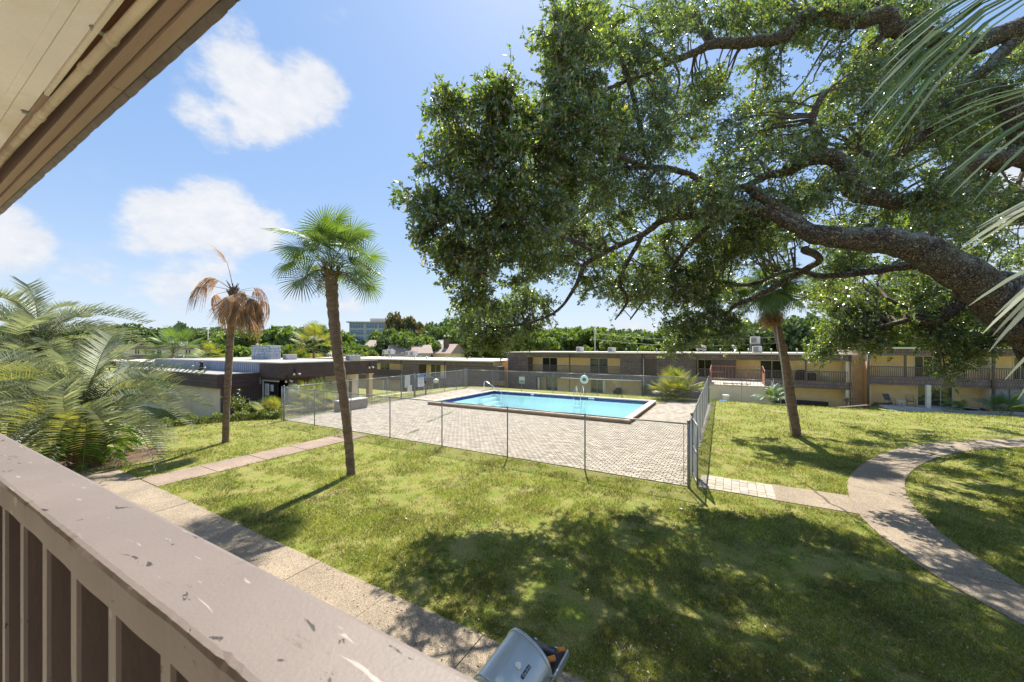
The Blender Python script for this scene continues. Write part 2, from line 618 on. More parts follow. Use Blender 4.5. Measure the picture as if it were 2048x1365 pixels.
bs.inputs['Metallic'].default_value = .55
M['glass'] = m
m, n, l, bs = new_mat('dark_glass')
bs.inputs['Base Color'].default_value = (.02, .022, .026, 1)
bs.inputs['Roughness'].default_value = .08
M['darkglass'] = m
m, n, l, bs = new_mat('office_glass')
bs.inputs['Base Color'].default_value = (.10, .17, .22, 1)
bs.inputs['Roughness'].default_value = .1
bs.inputs['Metallic'].default_value = .5
M['officeglass'] = m
M['curtain'] = mat('pale_curtain', (.50, .47, .40), .9, .15, 9, 40, .1, stretch=(8, 8, .3))
M['wood'] = mat('weathered_wood', (.13, .09, .065), .85, .3, 4, 40, .4, stretch=(1, 6, 6))
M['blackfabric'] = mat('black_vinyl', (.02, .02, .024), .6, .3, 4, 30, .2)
M['greyfabric'] = mat('grey_sling_fabric', (.10, .105, .12), .8, .15, 8, 60, .1)
M['orange'] = mat('orange_plastic', (.65, .22, .03), .5, .1, 8, 60, 0)
M['hvac'] = mat('pale_metal_cabinet', (.55, .53, .50), .6, .12, 4, 40, .1)
M['shed'] = mat('lavender_panel', (.30, .31, .36), .6, .08, 1, 30, .1)
M['tanroof'] = mat('tan_roof_shingle', (.33, .255, .21), .9, .15, 1.5, 12, .3)
M['siding_grey'] = mat('blue_grey_siding', (.32, .38, .42), .85, .1, 1, 12, .2)
M['solar'] = mat('solar_panel', (.045, .05, .075), .3, .1, 3, 20, 0)
M['officewall'] = mat('office_limestone', (.56, .52, .47), .85, .06, .2, 3, .1)
M['soil'] = mat('planting_bed_mulch', (.16, .095, .06), .95, .35, 4, 40, .6)
M['litter'] = mat('pale_litter', (.7, .7, .68), .6, .05, 4, 40, 0)
# ------------------------------------------------------------------ ground
def sst(x, a, b):
    t = np.clip((x - a) / (b - a), 0, 1)
    return t * t * (3 - 2 * t)


def terr(x, y):
    x = np.asarray(x, dtype=float)
    y = np.asarray(y, dtype=float)
    f = sst(y, 31.5, 46)
    z = -2.1 * f - 1.25 * sst(-x, 22.5, 36) + .6 * f * sst(x, 9.5, 12.5)
    return z


PX0, PX1, PY0, PY1 = -18.5, -4.5, 20.2, 28.8      # outer edge of the pool coping
xs = np.unique(np.concatenate([[-900, -600, -400, -300, -220, -160, -120, -90, -70], np.arange(-60, 41, 1.0), [PX0 + .3, PX1 - .3],
                               [50, 60, 80, 110, 150, 220, 320, 500, 900]]))
ys = np.unique(np.concatenate([[-300, -100, -40, -20, -10, -5], np.arange(-2, 62, 1.0), [PY0 + .3, PY1 - .3],
                               [70, 80, 100, 130, 180, 250, 350, 500, 800, 1500]]))
gx, gy = np.meshgrid(xs, ys)
gz = terr(gx, gy)
vv = np.stack([gx.ravel(), gy.ravel(), gz.ravel()], 1)
nx = len(xs)
fs = []
for j in range(len(ys) - 1):
    for i in range(nx - 1):
        cx, cy = (xs[i] + xs[i + 1]) / 2, (ys[j] + ys[j + 1]) / 2
        if PX0 + .3 < cx < PX1 - .3 and PY0 + .3 < cy < PY1 - .3: continue
        fs.append((j * nx + i, j * nx + i + 1, (j + 1) * nx + i + 1, (j + 1) * nx + i))
tag(link('lawn', np_mesh('lawn', vv, fs, M['lawn'], True)), kind='structure')


# curved path outline
PL = [G(*p)[:2] for p in [(2300, 868), (2048, 878), (1950, 882), (1850, 890), (1780, 903), (1725, 930), (1697, 960), (1700, 1000), (1722, 1035), (1775, 1085), (1850, 1140), (1950, 1200), (2048, 1253), (2250, 1372)]]
PR = [G(*p)[:2] for p in [(2300, 882), (2048, 895), (1950, 901), (1880, 915), (1832, 937), (1812, 960), (1812, 985), (1828, 1015), (1850, 1037), (1897, 1080), (1970, 1128), (2048, 1177), (2160, 1250), (2380, 1395)]]


def resample(P, n_):
    P = np.array(P)
    # smooth (Catmull-Rom) then even spacing
    out = []
    for i in range(len(P) - 1):
        p0, p1, p2, p3 = P[max(i - 1, 0)], P[i], P[i + 1], P[min(i + 2, len(P) - 1)]
        for t in np.linspace(0, 1, 12, endpoint=False):
            out.append(.5 * ((2 * p1) + (-p0 + p2) * t + (2 * p0 - 5 * p1 + 4 * p2 - p3) * t * t + (-p0 + 3 * p1 - 3 * p2 + p3) * t ** 3))
    out.append(P[-1])
    out = np.array(out)
    s = np.concatenate([[0], np.cumsum(np.linalg.norm(np.diff(out, axis=0), axis=1))])
    q = np.linspace(0, s[-1], n_)
    return np.stack([np.interp(q, s, out[:, k_]) for k_ in range(out.shape[1])], 1)


NL = 97
CL, CR = resample(PL, NL), resample(PR, NL)
path_poly = np.concatenate([CL, CR[::-1]])


def inpoly(x, y, P):
    inside = np.zeros(x.shape, bool)
    j = len(P) - 1
    for i in range(len(P)):
        c_ = ((P[i][1] > y) != (P[j][1] > y)) & (x < (P[j][0] - P[i][0]) * (y - P[i][1]) / (P[j][1] - P[i][1] + 1e-12) + P[i][0])
        inside ^= c_
        j = i
    return inside


STR = 'structure'
# sidewalk in front of our own building, slab by slab
sw = tag(bpy.data.objects.new('sidewalk', None), kind=STR)
C.objects.link(sw)
x = -17.6
while x < 7:
    w_ = 1.83
    MB().box(x + .004, x + w_ - .004, 2.55, 4.36, -.1, .022 + random.uniform(-.004, .004)).build('slab', M['concrete'], sw, bevel=.008)
    x += w_
# path that crosses the lawn to the pool gate
cp = tag(bpy.data.objects.new('cross_path', None), kind=STR)
C.objects.link(cp)
y = 4.38
while y < 11.7:
    w_ = min(1.5, 11.75 - y)
    MB().box(-15.6, -14.3, y + .008, y + w_ - .008, -.1, .02 + random.uniform(-.004, .004)).build('slab', M['brownpath'], cp, bevel=.008)
    y += w_
# curved path
cu = tag(bpy.data.objects.new('curved_path', None), kind=STR)
C.objects.link(cu)
step = 8
for i in range(0, NL - 1, step):
    b = MB()
    idx = list(range(i, min(i + step, NL - 1) + 1))
    vs, fs_ = [], []
    for q, k_ in enumerate(idx):
        a_, c_ = CL[k_].copy(), CR[k_].copy()
        if q == 0 or q == len(idx) - 1:
            t = (CL[idx[1]] - CL[idx[0]]) if q == 0 else (CL[idx[-2]] - CL[idx[-1]])
            t = t / np.linalg.norm(t) * .008
            a_ = a_ + t
            c_ = c_ + t
        for p_ in (a_, c_):
            vs += [(p_[0], p_[1], -.1), (p_[0], p_[1], .024)]
    for q in range(len(idx) - 1):
        o = q * 4
        fs_ += [(o + 1, o + 5, o + 7, o + 3), (o, o + 4, o + 5, o + 1), (o + 2, o + 3, o + 7, o + 6)]
    fs_ += [(0, 1, 3, 2), (len(vs) - 4, len(vs) - 2, len(vs) - 1, len(vs) - 3)]
    b.add(vs, fs_)
    b.build('slab', M['concrete'], cu)
# stub between pool gate and curved path
st = tag(bpy.data.objects.new('gate_path', None), kind=STR)
C.objects.link(st)
MB().box(1.0, 2.78, 12.05, 13.4, -.1, .02).build('slab', M['concrete'], st, bevel=.01)
pm = MB().box(-.12, .12, -.12, .12, -.05, .0).mesh('paver', M['paver1'])
yy = 12.1
while yy < 13.3:
    xx = -.75
    while xx < .95:
        link('paver', pm, st, (xx + .1, yy + .1, .024 + random.uniform(-.004, .004)), (0, 0, random.uniform(-.03, .03)), (.8, .8, 1))
        xx += .205
    yy += .205
# service walk behind the pool and walks along the far block
wk = tag(bpy.data.objects.new('far_walk', None), kind=STR)
C.objects.link(wk)


def ribbon(b, x0, x1, y0, y1, dz=.03, nseg=12, along='x'):
    for i in range(nseg):
        if along == 'x':
            a_, c_ = x0 + (x1 - x0) * i / nseg, x0 + (x1 - x0) * (i + 1) / nseg
            P = [(a_, y0), (c_, y0), (c_, y1), (a_, y1)]
        else:
            a_, c_ = y0 + (y1 - y0) * i / nseg, y0 + (y1 - y0) * (i + 1) / nseg
            P = [(x0, a_), (x1, a_), (x1, c_), (x0, c_)]
        vs = [(p[0], p[1], float(terr(*p)) + dz) for p in P] + [(p[0], p[1], float(terr(*p)) - .1) for p in P]
        b.add(vs, [(0, 1, 2, 3), (0, 4, 5, 1), (1, 5, 6, 2), (2, 6, 7, 3), (3, 7, 4, 0)])
    return b


ribbon(MB(), -1.6, 3.1, 34.0, 35.3, .03, 6).build('slab', M['slab'], wk)
ribbon(MB(), 13.0, 40, 46.3, 47.3, .03, 16).build('slab', M['slab'], wk)
ribbon(MB(), 10.9, 12.9, 44.2, 52, .03, 12, 'y').build('slab', M['slab'], wk)
ribbon(MB(), -30.5, -23.6, 19, 30, .03, 12, 'y').build('slab', M['slab'], wk)
MB().box(12.4, 40, 47.4, 50.0, -1.7, -1.36).build('patio_slab', M['slab'], wk)

# ------------------------------------------------------------------ pool deck of pavers
deck = tag(bpy.data.objects.new('pool_deck', None), kind=STR)
C.objects.link(deck)
DX0, DX1, DY0, DY1 = -22.6, -1.05, 11.95, 31.0


def in_deck(x, y):
    left = -21.65 - (y - 11.9) / 19.1 * 1.4
    a = (x > left) & (x < DX1) & (y > DY0) & (y < DY1)
    pool = (x > PX0 - .02) & (x < PX1 + .02) & (y > PY0 - .02) & (y < PY1 + .02)
    strip = (y > PY1 - .05) & (x > PX0 - 1.5) & (x < PX1 + .6)
    return a & ~pool & ~strip


b = MB()
for (a0, a1, c0, c1) in [(-22.6, PX0, 12, 31), (PX0, PX1, 12, PY0), (PX1, DX1, 12, 30.6)]:
    b.add([(a0 if c0 > 12 or a0 > -22 else -21.7, c0, .008), (a1, c0, .008), (a1, c1, .008), (a0, c1, .008)], [(0, 1, 2, 3)])
b.build('joint_sand', M['joint'], deck)
PW, PH = .235, .155
cand = []
row = 0
y = DY0 + .02
while y < DY1:
    x = DX0 + (PW / 2 if row % 2 else 0)
    while x < DX1 - PW * .5:
        w_ = PW
        cand.append((x + w_ / 2, y + PH / 2, w_))
        x += w_
    y += PH
    row += 1
cand = np.array(cand)
ok = in_deck(cand[:, 0], cand[:, 1])
cand = cand[ok]
dist = np.hypot(cand[:, 0] + .0, cand[:, 1])
order = np.argsort(dist)
near, rest = cand[order[:300]], cand[order[300:]]
pm2 = MB()
hx, hy = PW / 2 - .011, PH / 2 - .011
pm2.add([(-hx, -hy, -.03), (hx, -hy, -.03), (hx, hy, -.03), (-hx, hy, -.03), (-hx, -hy, -.006), (hx, -hy, -.006), (hx, hy, -.006), (-hx, hy, -.006),
         (-hx + .008, -hy + .008, 0), (hx - .008, -hy + .008, 0), (hx - .008, hy - .008, 0), (-hx + .008, hy - .008, 0)],
        [(0, 1, 5, 4), (1, 2, 6, 5), (2, 3, 7, 6), (3, 0, 4, 7), (4, 5, 9, 8), (5, 6, 10, 9), (6, 7, 11, 10), (7, 4, 8, 11), (8, 9, 10, 11)])
pme = pm2.mesh('paver', M['paver1'])
for cx, cy, _ in near:
    link('paver', pme, deck, (cx, cy, .034 + random.uniform(-.005, .005)), (random.uniform(-.02, .02), random.uniform(-.02, .02), random.uniform(-.03, .03)))
tv = np.array(pm2.v)
tf = np.array(pm2.f)
nn = len(rest)
ang = rng.uniform(-.03, .03, nn)
tl = rng.uniform(-.03, .03, (nn, 2))
X = tv[None, :, 0] * np.cos(ang)[:, None] - tv[None, :, 1] * np.sin(ang)[:, None] + rest[:, 0][:, None]
Y = tv[None, :, 0] * np.sin(ang)[:, None] + tv[None, :, 1] * np.cos(ang)[:, None] + rest[:, 1][:, None]
Z = tv[None, :, 2] + .034 + rng.uniform(-.005, .005, nn)[:, None] + tl[:, 0:1] * tv[None, :, 0] + tl[:, 1:2] * tv[None, :, 1]
V = np.stack([X, Y, Z], 2).reshape(-1, 3)
Fc = (tf[None] + (np.arange(nn) * len(tv))[:, None, None]).reshape(-1, 4)
tag(link('pavers', np_mesh('pavers', V, Fc, M['paver']), deck), kind='stuff')

# ------------------------------------------------------------------ swimming pool
pool = thing('swimming_pool', 'rectangular blue swimming pool with raised stone coping inside the chain-link fence', 'pool', (0, 0, 0))
CT = .25      # coping top
CI = .38      # coping width
ix0, ix1, iy0, iy1 = PX0 + CI, PX1 - CI, PY0 + CI, PY1 - CI
WZ = .06
b = MB()
zb0, zb1 = -1.1, -2.2
b.add([(ix0, iy0, WZ + .02), (ix1, iy0, WZ + .02), (ix1, iy1, WZ + .02), (ix0, iy1, WZ + .02), (ix0, iy0, zb0), (ix1, iy0, zb1), (ix1, iy1, zb1), (ix0, iy1, zb0)],
      [(4, 5, 6, 7), (0, 4, 7, 3), (1, 2, 6, 5), (0, 1, 5, 4), (2, 3, 7, 6)])
b.build('basin', M['plaster'], pool)
b = MB()
for k_ in range(3):
    b.box(ix0 + .003, ix0 + 1.1 - .33 * k_, iy1 - 2.4, iy1 - .003, zb0 + .01, -.9 + .3 * k_)
b.build('steps', M['plaster'], pool)
b = MB()   # lane line on the floor
b.add([(-9, iy0 + 1, -1.85 + .02), (-8.8, iy0 + 1, -1.85 + .02), (-8.8, iy1 - .8, -1.85 + .02), (-9, iy1 - .8, -1.85 + .02)], [(0, 1, 2, 3)])
b.build('floor_line', M['tile'], pool)
m, n, l, bs = new_mat('pool_water')
n.remove(bs)
out = [x_ for x_ in n if x_.type == 'OUTPUT_MATERIAL'][0]
trn = n.new('ShaderNodeBsdfTransparent')
trn.inputs['Color'].default_value = (.70, .93, .95, 1)
gls = n.new('ShaderNodeBsdfGlossy')
gls.inputs['Roughness'].default_value = .03
fr = n.new('ShaderNodeFresnel')
fr.inputs['IOR'].default_value = 1.33
hb = noise(n, l, pos_vec(n, l), 5.0, 3, .5)
bp = n.new('ShaderNodeBump')
bp.inputs['Strength'].default_value = .10
bp.inputs['Distance'].default_value = .05
l.new(hb, bp.inputs['Height'])
l.new(bp.outputs[0], gls.inputs['Normal'])
l.new(bp.outputs[0], fr.inputs['Normal'])
ms_ = n.new('ShaderNodeMixShader')
l.new(fr.outputs[0], ms_.inputs[0])
l.new(trn.outputs[0], ms_.inputs[1])
l.new(gls.outputs[0], ms_.inputs[2])
l.new(ms_.outputs[0], out.inputs[0])
M['water'] = m
MB().add([(ix0, iy0, WZ), (ix1, iy0, WZ), (ix1, iy1, WZ), (ix0, iy1, WZ)], [(0, 1, 2, 3)]).build('water', M['water'], pool)
# bond beam (raised wall) and coping stones
b = MB()
for (a0, a1, c0, c1) in [(PX0 + .05, PX1 - .05, PY0 + .05, iy0 - .012), (PX0 + .05, PX1 - .05, iy1 + .012, PY1 - .05), (PX0 + .05, ix0 - .012, iy0 - .012, iy1 + .012), (ix1 + .012, PX1 - .05, iy0 - .012, iy1 + .012)]:
    b.box(a0, a1, c0, c1, -.3, CT - .075)
b.build('bond_beam', M['copingface'], pool)
b = MB()


def coping_run(b, x0, x1, y0, y1, along):
    L = (x1 - x0) if along == 'x' else (y1 - y0)
    k_ = max(1, int(L / .3))
    for i in range(k_):
        a_, c_ = L * i / k_ + .006, L * (i + 1) / k_ - .006
        zt = CT + random.uniform(-.004, .004)
        if along == 'x': b.box(x0 + a_, x0 + c_, y0, y1, CT - .07, zt)
        else: b.box(x0, x1, y0 + a_, y0 + c_, CT - .07, zt)


coping_run(b, PX0, PX1, PY0, PY0 + CI, 'x')
coping_run(b, PX0, PX1, PY1 - CI, PY1, 'x')
coping_run(b, PX0, PX0 + CI, PY0 + CI, PY1 - CI, 'y')
coping_run(b, PX1 - CI, PX1, PY0 + CI, PY1 - CI, 'y')
tag(b.build('coping_stones', M['coping'], pool), kind='stuff')
b, bw = MB(), MB()
T = .152
for side in range(4):
    L = (ix1 - ix0) if side < 2 else (iy1 - iy0)
    k_ = int(L / T)
    for i in range(k_):
        a_, c_ = i * L / k_ + .004, (i + 1) * L / k_ - .004
        for (z0, z1) in ((WZ - .12, WZ + .028), (WZ + .034, CT - .078)):
            tgt = bw if (side == 1 and i in (24, 25, 57, 58, 59) and z0 > 0) else b
            if side == 0: tgt.box(ix0 + a_, ix0 + c_, iy0 - .008, iy0 + .004, z0, z1)
            if side == 1: tgt.box(ix0 + a_, ix0 + c_, iy1 - .004, iy1 + .008, z0, z1)
            if side == 2: tgt.box(ix0 - .008, ix0 + .004, iy0 + a_, iy0 + c_, z0, z1)
            if side == 3: tgt.box(ix1 - .004, ix1 + .008, iy0 + a_, iy0 + c_, z0, z1)
tag(b.build('waterline_tiles', M['tile'], pool), kind='stuff')
bw.build('depth_marker_tiles', M['tilewhite'], pool)
# ladder rails (far side) and entry rail (corner)
lx = XY(1150, 28.5)
for dx in (0, .55):
    b = MB()
    x_ = lx + dx
    b.tube([(x_, 28.95, .03), (x_, 28.95, .75), (x_, 28.9, .93), (x_, 28.8, .99), (x_, 28.68, .93), (x_, 28.3, .35), (x_, 28.25, .2), (x_, 28.25, -1.2)], .024, 10)
    b.build('ladder_rail', M['chrome'], pool, True)
b = MB()
for z in (-.2, -.5, -.8): b.box(lx, lx + .55, 28.2, 28.32, z, z + .03)
b.build('ladder_step', M['chrome'], pool)
ex = -17.4
b = MB().tube([(ex - 1.1, 27.4, .2), (ex - 1.1, 27.4, 1.0), (ex - 1.0, 27.4, 1.13), (ex - .85, 27.4, 1.12), (ex + .6, 27.4, .3), (ex + .7, 27.4, .15), (ex + .7, 27.4, -.9)], .024, 10)
b.build('entry_rail', M['chrome'], pool, True)

# ------------------------------------------------------------------ chain-link fence
FH = 1.83


def chain_link(parent, p0, p1, z0, z1, sp=.078, r=.0028, name='chain_link'):
    """diagonal wires both ways across one bay"""
    p0, p1 = np.array(p0, float), np.array(p1, float)
    L = np.linalg.norm(p1 - p0)
    u = (p1 - p0) / L
    nrm = np.array([-u[1], u[0]])
    H = z1 - z0
    V_, F_ = [], []
    k_ = 0
    step_ = sp * math.sqrt(2) / math.sqrt(2)
    for sgn in (1, -1):
        s = -H if sgn == 1 else 0
        end = L if sgn == 1 else L + H
        while s < end:
            # line: along = s + sgn*t, height = t
            if sgn == 1:
                t0, t1 = max(0, -s), min(H, L - s)
            else:
                t0, t1 = max(0, s - L), min(H, s)
            if t1 - t0 > .02:
                A = np.array([*(p0 + u * (s + sgn * t0)), z0 + t0])
                B = np.array([*(p0 + u * (s + sgn * t1)), z0 + t1])
                d_ = (B - A) / np.linalg.norm(B - A)
                n1 = np.array([nrm[0], nrm[1], 0])
                n2 = np.cross(d_, n1)
                for P in (A, B):
                    V_ += [P + n1 * r, P - n1 * r * .5 + n2 * r * .87, P - n1 * r * .5 - n2 * r * .87]
                o = k_ * 6
                F_ += [(o, o + 1, o + 4, o + 3), (o + 1, o + 2, o + 5, o + 4), (o + 2, o, o + 3, o + 5)]
                k_ += 1
            s += sp
    return link(name, np_mesh(name, np.array(V_), np.array(F_), M['wire']), parent)


def fence_run(fn, pts, zf=None, caps=True, h=FH, term=()):
    """posts at each point, rails and wire between"""
    zf = zf or (lambda p: float(terr(*p)))
    for i, p in enumerate(pts):
        r = .038 if i in term else .024
        z = zf(p)
        b = MB().tube([(p[0], p[1], z - .2), (p[0], p[1], z + h + (.05 if i in term else -.02))], r, 10)
        b.lathe([(r * 1.25, 0), (r * 1.25, .03), (r * .8, .06), (.004, .075)], (p[0], p[1], z + h + (.05 if i in term else -.02)), 10)
        b.build('post', M['galv'], fn, True)
    for i in range(len(pts) - 1):
        a_, c_ = pts[i], pts[i + 1]
        za, zc = zf(a_), zf(c_)
        MB().tube([(a_[0], a_[1], za + h), (c_[0], c_[1], zc + h)], .021, 8).build('top_rail', M['galv'], fn, True)
        MB().tube([(a_[0], a_[1], za + .05), (c_[0], c_[1], zc + .05)], .006, 5).build('tension_wire', M['galv'], fn, True)
        z0 = (za + zc) / 2
        chain_link(fn, a_, c_, z0 + .04, z0 + h + .03)


fence = thing('chain_link_fence', 'tall galvanised chain-link fence enclosing the pool deck', 'fence', (0, 0, 0))
front = [(XY(p, 11.9), 11.9) for p in (568, 629, 702, 780, 884, 1015, 1170, 1378)]
fence_run(fence, front, term=(0, 7))
left = [(-21.6 + (-1.4) * t, 11.9 + 19.1 * t) for t in (0.001, .14, .28, .42, .50, .58, .66, .8, .9, 1.0)]
fence_run(fence, left, term=(4, 5, 6, 9))
back = [(XY(p, 31.0), 31.0) for p in (930, 985, 1043, 1106, 1170, 1244, 1324, 1416)]
fence_run(fence, back, term=(0, 7))
right = [(-1.0 + (back[-1][0] + 1.0) * t, 11.9 + 19.1 * t) for t in (.001, .075, .2, .35, .5, .65, .82, 1.0)]
fence_run(fence, right, term=(0, 1, 7))
# gate leaf frame at the left side and the lock box
gl = left[5]; gr = left[6]
gf = MB()
ga, gb = np.array([gl[0] + .02, gl[1] + .1]), np.array([gr[0] + .02, gr[1] - .1])
for z in (.08, 1.0, 1.75): gf.tube([(ga[0], ga[1], z), (gb[0], gb[1], z)], .02, 8)
for p in (ga, gb): gf.tube([(p[0], p[1], .06), (p[0], p[1], 1.78)], .022, 8)
g_o = gf.build('gate', M['galv'], fence, True)
MB().rbox((gb[0] + .04, gb[1] - .05, 1.1), (.06, .14, .2)).build('latch', M['blackmetal'], g_o)
# gate leaf standing open at the near corner
gf = MB()
a_ = np.array([-1.0, 13.35]); c_ = np.array([-.78, 12.05])
for z in (.1, .95, 1.78): gf.tube([(*a_, z), (*c_, z)], .02, 8)
for p in (a_, c_): gf.tube([(*p, .08), (*p, 1.8)], .026, 8)
g_o = gf.build('gate', M['galv'], fence, True)
chain_link(g_o, a_, c_, .1, 1.78)
# tension bar beside the corner post
MB().box(-1.13, -1.115, 11.885, 11.90, .08, 1.8).build('tension_bar', M['galv'], fence)

# enclosure beside the stair block
f2 = thing('chain_link_fence', 'short chain-link enclosure in front of the stucco stair block', 'fence', (0, 0, 0))
fp = [(-1.3, 31.2), (-1.35, 33.2), (-1.4, 35.3), (.9, 35.4), (3.0, 35.4), (3.05, 38.0)]
fence_run(f2, fp, term=(2, 4), h=1.9)

# signs, life ring, hook
def text_obj(cu_):
    """text as real mesh"""
    t_ = bpy.data.objects.new('lettering', cu_)
    me = bpy.data.meshes.new_from_object(t_)
    bpy.data.objects.remove(t_)
    return link('lettering', me)


def sign(name, label, c, w, h, rz, col, head=None, lines=0, text=None, tcol=None, bands=None):
    t = thing(name, label, 'sign', c, rz)
    MB().box(-w / 2, w / 2, -.006, .006, -h / 2, h / 2).build('plate', col, t)
    if head:
        MB().box(-w / 2 + .004, w / 2 - .004, -.0085, -.0065, h / 2 - .2 * h, h / 2 - .004).build('header', head, t)
    if text:
        for (s, sx_, sz_, size) in text:
            cu_ = bpy.data.curves.new('lettering', 'FONT')
            cu_.body = s
            cu_.size = size
            cu_.align_x = 'CENTER'
            cu_.extrude = .001
            cu_.materials.append(tcol)
            o = text_obj(cu_)
            o.parent = t
            o.location = (sx_, -.009, sz_)
            o.rotation_euler = (R(90), 0, 0)
    return t


m_blue = mat('sign_blue', (.10, .28, .60), .5, .05, 5, 40, 0)
m_ink = mat('sign_black', (.03, .03, .03), .5, .05, 5, 40, 0)
m_green = mat('sign_green', (.03, .26, .14), .5, .15, 9, 40, 0)
m_paper = mat('sign_weathered', (.52, .55, .50), .6, .12, 5, 30, 0)
sp_ = left[6]
lrz = math.atan2(19.1, -1.4)
facing = lrz      # sign face looks toward +x
ps = W(841, 761, 0)
def on_left(px):
    a = (px - 1024) / F
    # intersect with left fence line x = -21.6 -1.4*t
    k = -1.4 / 19.1
    dx, dy = FW[0] + RT[0] * a, FW[1] + RT[1] * a
    d = (-21.6 - k * 11.9) / (dx - k * dy)
    return dx * d + .05, dy * d, d
for (px, py, w_, h_, kind_) in [(841, 762, .80, 1.0, 'rules'), (814, 763, .62, 1.0, 'pale'), (818, 777, .55, .48, 'tan')]:
    x_, y_, d_ = on_left(px)
    z_ = CAMZ + (HZ - py) / F * d_
    if kind_ == 'rules':
        sign('pool_rules_sign', 'white sign with blue header and small print wired to the fence beside the gate', (x_, y_, z_), w_, h_, lrz - .0, M['offwhite'], m_blue,
             text=[('POOL RULES', 0, .19, .11), ('NO LIFEGUARD ON DUTY', 0, .07, .06), ('NO DIVING', 0, -.03, .06), ('NO GLASS OR FOOD', 0, -.13, .055), ('SHOWER BEFORE ENTERING', 0, -.23, .045), ('NO PETS', 0, -.33, .055)], tcol=m_ink)
    elif kind_ == 'pale':
        sign('gate_sign', 'faded pale green sign board mounted on the pool gate', (x_, y_, z_), w_, h_, lrz, m_paper)
    else:
        sign('gate_sign', 'small faded tan board hanging lower on the pool gate', (x_ + .03, y_, z_), w_, h_, lrz, M['cream'])
x_ = XY(1044, 30.95)
t_ = sign('fence_sign', 'small weathered grey and green sign on the back fence left of the ladder', (x_, 30.93, 1.05), .58, .62, 0, m_paper)
MB().box(-.25, .25, -.0085, -.0065, -.25, -.02).build('green_panel', mat('faded_green', (.22, .27, .2), .7, .2, 9, 40, 0), t_)
x_ = XY(1169, 30.9)
zr = CAMZ + (HZ - 757.5) / F * 33.2
lr = thing('life_ring', 'round white life ring with green disc hung on the back fence behind the ladder', 'life ring', (x_, 30.85, zr))
b = MB()
Rn, rn = .27, .1
vs, fs_ = [], []
for i in range(24):
    for j in range(8):
        a_, c_ = 2 * math.pi * i / 24, 2 * math.pi * j / 8
        vs.append(((Rn + rn * math.cos(c_)) * math.cos(a_), rn * .6 * math.sin(c_), (Rn + rn * math.cos(c_)) * math.sin(a_)))
        fs_.append((i * 8 + j, ((i + 1) % 24) * 8 + j, ((i + 1) % 24) * 8 + (j + 1) % 8, i * 8 + (j + 1) % 8))
b.add(vs, fs_)
b.build('ring', M['white'], lr, True)
MB().lathe([(.16, 0), (.16, .03)], n=20).build('centre_disc', m_green, lr, rot=(R(90), 0, 0))
MB().tube([(0, .02, .35), (0, .03, .55)], .02, 6).build('hanger', M['white'], lr)
hk = thing('rescue_pole', 'long white rescue pole with hook hung along the back fence', 'rescue pole', (0, 0, 0))
xa, xb = XY(1122, 30.9), XY(1282, 30.9)
MB().tube([(xa, 30.88, 1.42), ((xa + xb) / 2, 30.88, 1.41), (xb, 30.88, 1.45)], .025, 6).build('pole', M['offwhite'], hk, True)
MB().tube([(xb, 30.88, 1.45), (xb + .25, 30.86, 1.5), (xb + .4, 30.86, 1.35), (xb + .25, 30.86, 1.2), (xb, 30.88, 1.25)], .012, 6).build('hook', M['galv'], hk, True)
MB().tube([(xb - 2.2, 30.85, 1.3), (xb - 1.9, 30.85, 1.15), (xb - 1.85, 30.85, .9), (xb - 2.1, 30.85, .6)], .012, 6).build('rope', M['offwhite'], hk, True)

# storage box and picket rail by the left fence
bx = thing('deck_box', 'low tan storage box with pale lid standing against the left pool fence', 'storage box', (-21.35, 16.2, .03))
MB().box(-.35, .35, -1.0, 1.0, 0, .58).build('body', mat('deck_box_resin', (.27, .23, .20), .7, .1, 3, 30, .1), bx, bevel=.02)
MB().box(-.38, .38, -1.03, 1.03, .59, .66).build('lid', M['hvac'], bx, bevel=.02)
pk = thing('picket_railing', 'low black picket railing along the walk outside the pool gate', 'railing', (0, 0, 0))
b = MB()
yy = 17.4
while yy < 21.4:
    xx = -22.3 - (yy - 17.4) * .09
    MB().tube([(xx, yy, -.15), (xx, yy, .62)], .011, 5).build('picket', M['blackmetal'], pk)
    yy += .16
MB().tube([(-22.3, 17.4, .62), (-22.66, 21.4, .62)], .016, 6).build('rail', M['blackmetal'], pk)
pk = thing('picket_railing', 'black picket railing stepping down behind the pool gate', 'railing', (0, 0, 0))
yy = 22.4
while yy < 26.4:
    xx = -23.2 - (yy - 22.4) * .09
    MB().tube([(xx, yy, -.5), (xx, yy, .45)], .011, 5).build('picket', M['blackmetal'], pk)
    yy += .2
MB().tube([(-23.2, 22.4, .45), (-23.56, 26.4, .45)], .016, 6).build('rail', M['blackmetal'], pk)
# ------------------------------------------------------------------ far apartment blocks
FL_TOP, BAND0, BAND1, RAIL1, FASC0, FASC1 = 2.08, 2.05, 2.78, 3.80, 4.82, 5.5


def win(parent, x0, x1, z0, z1, y, curtain=False, panels=2, frame='offwhite', glass='glass'):
    """sliding glass door / window facing -y with frame, mullions and panes"""
    b = MB()
    t = .05
    b.box(x0, x1, y - .05, y + .03, z1 - t, z1)
    b.box(x0, x1, y - .05, y + .03, z0, z0 + t)
    b.box(x0, x0 + t, y - .05, y + .03, z0 + t, z1 - t)
    b.box(x1 - t, x1, y - .05, y + .03, z0 + t, z1 - t)
    for k in range(1, panels):
        xm = x0 + (x1 - x0) * k / panels
        b.box(xm - t / 2, xm + t / 2, y - .05, y + .03, z0 + t, z1 - t)
    w = b.build('window', M[frame], parent)
    for k in range(panels):
        a, c = x0 + (x1 - x0) * k / panels + t * .7, x0 + (x1 - x0) * (k + 1) / panels - t * .7
        MB().box(a, c, y - .012, y - .002, z0 + t, z1 - t).build('pane', M[glass], w)
    return w


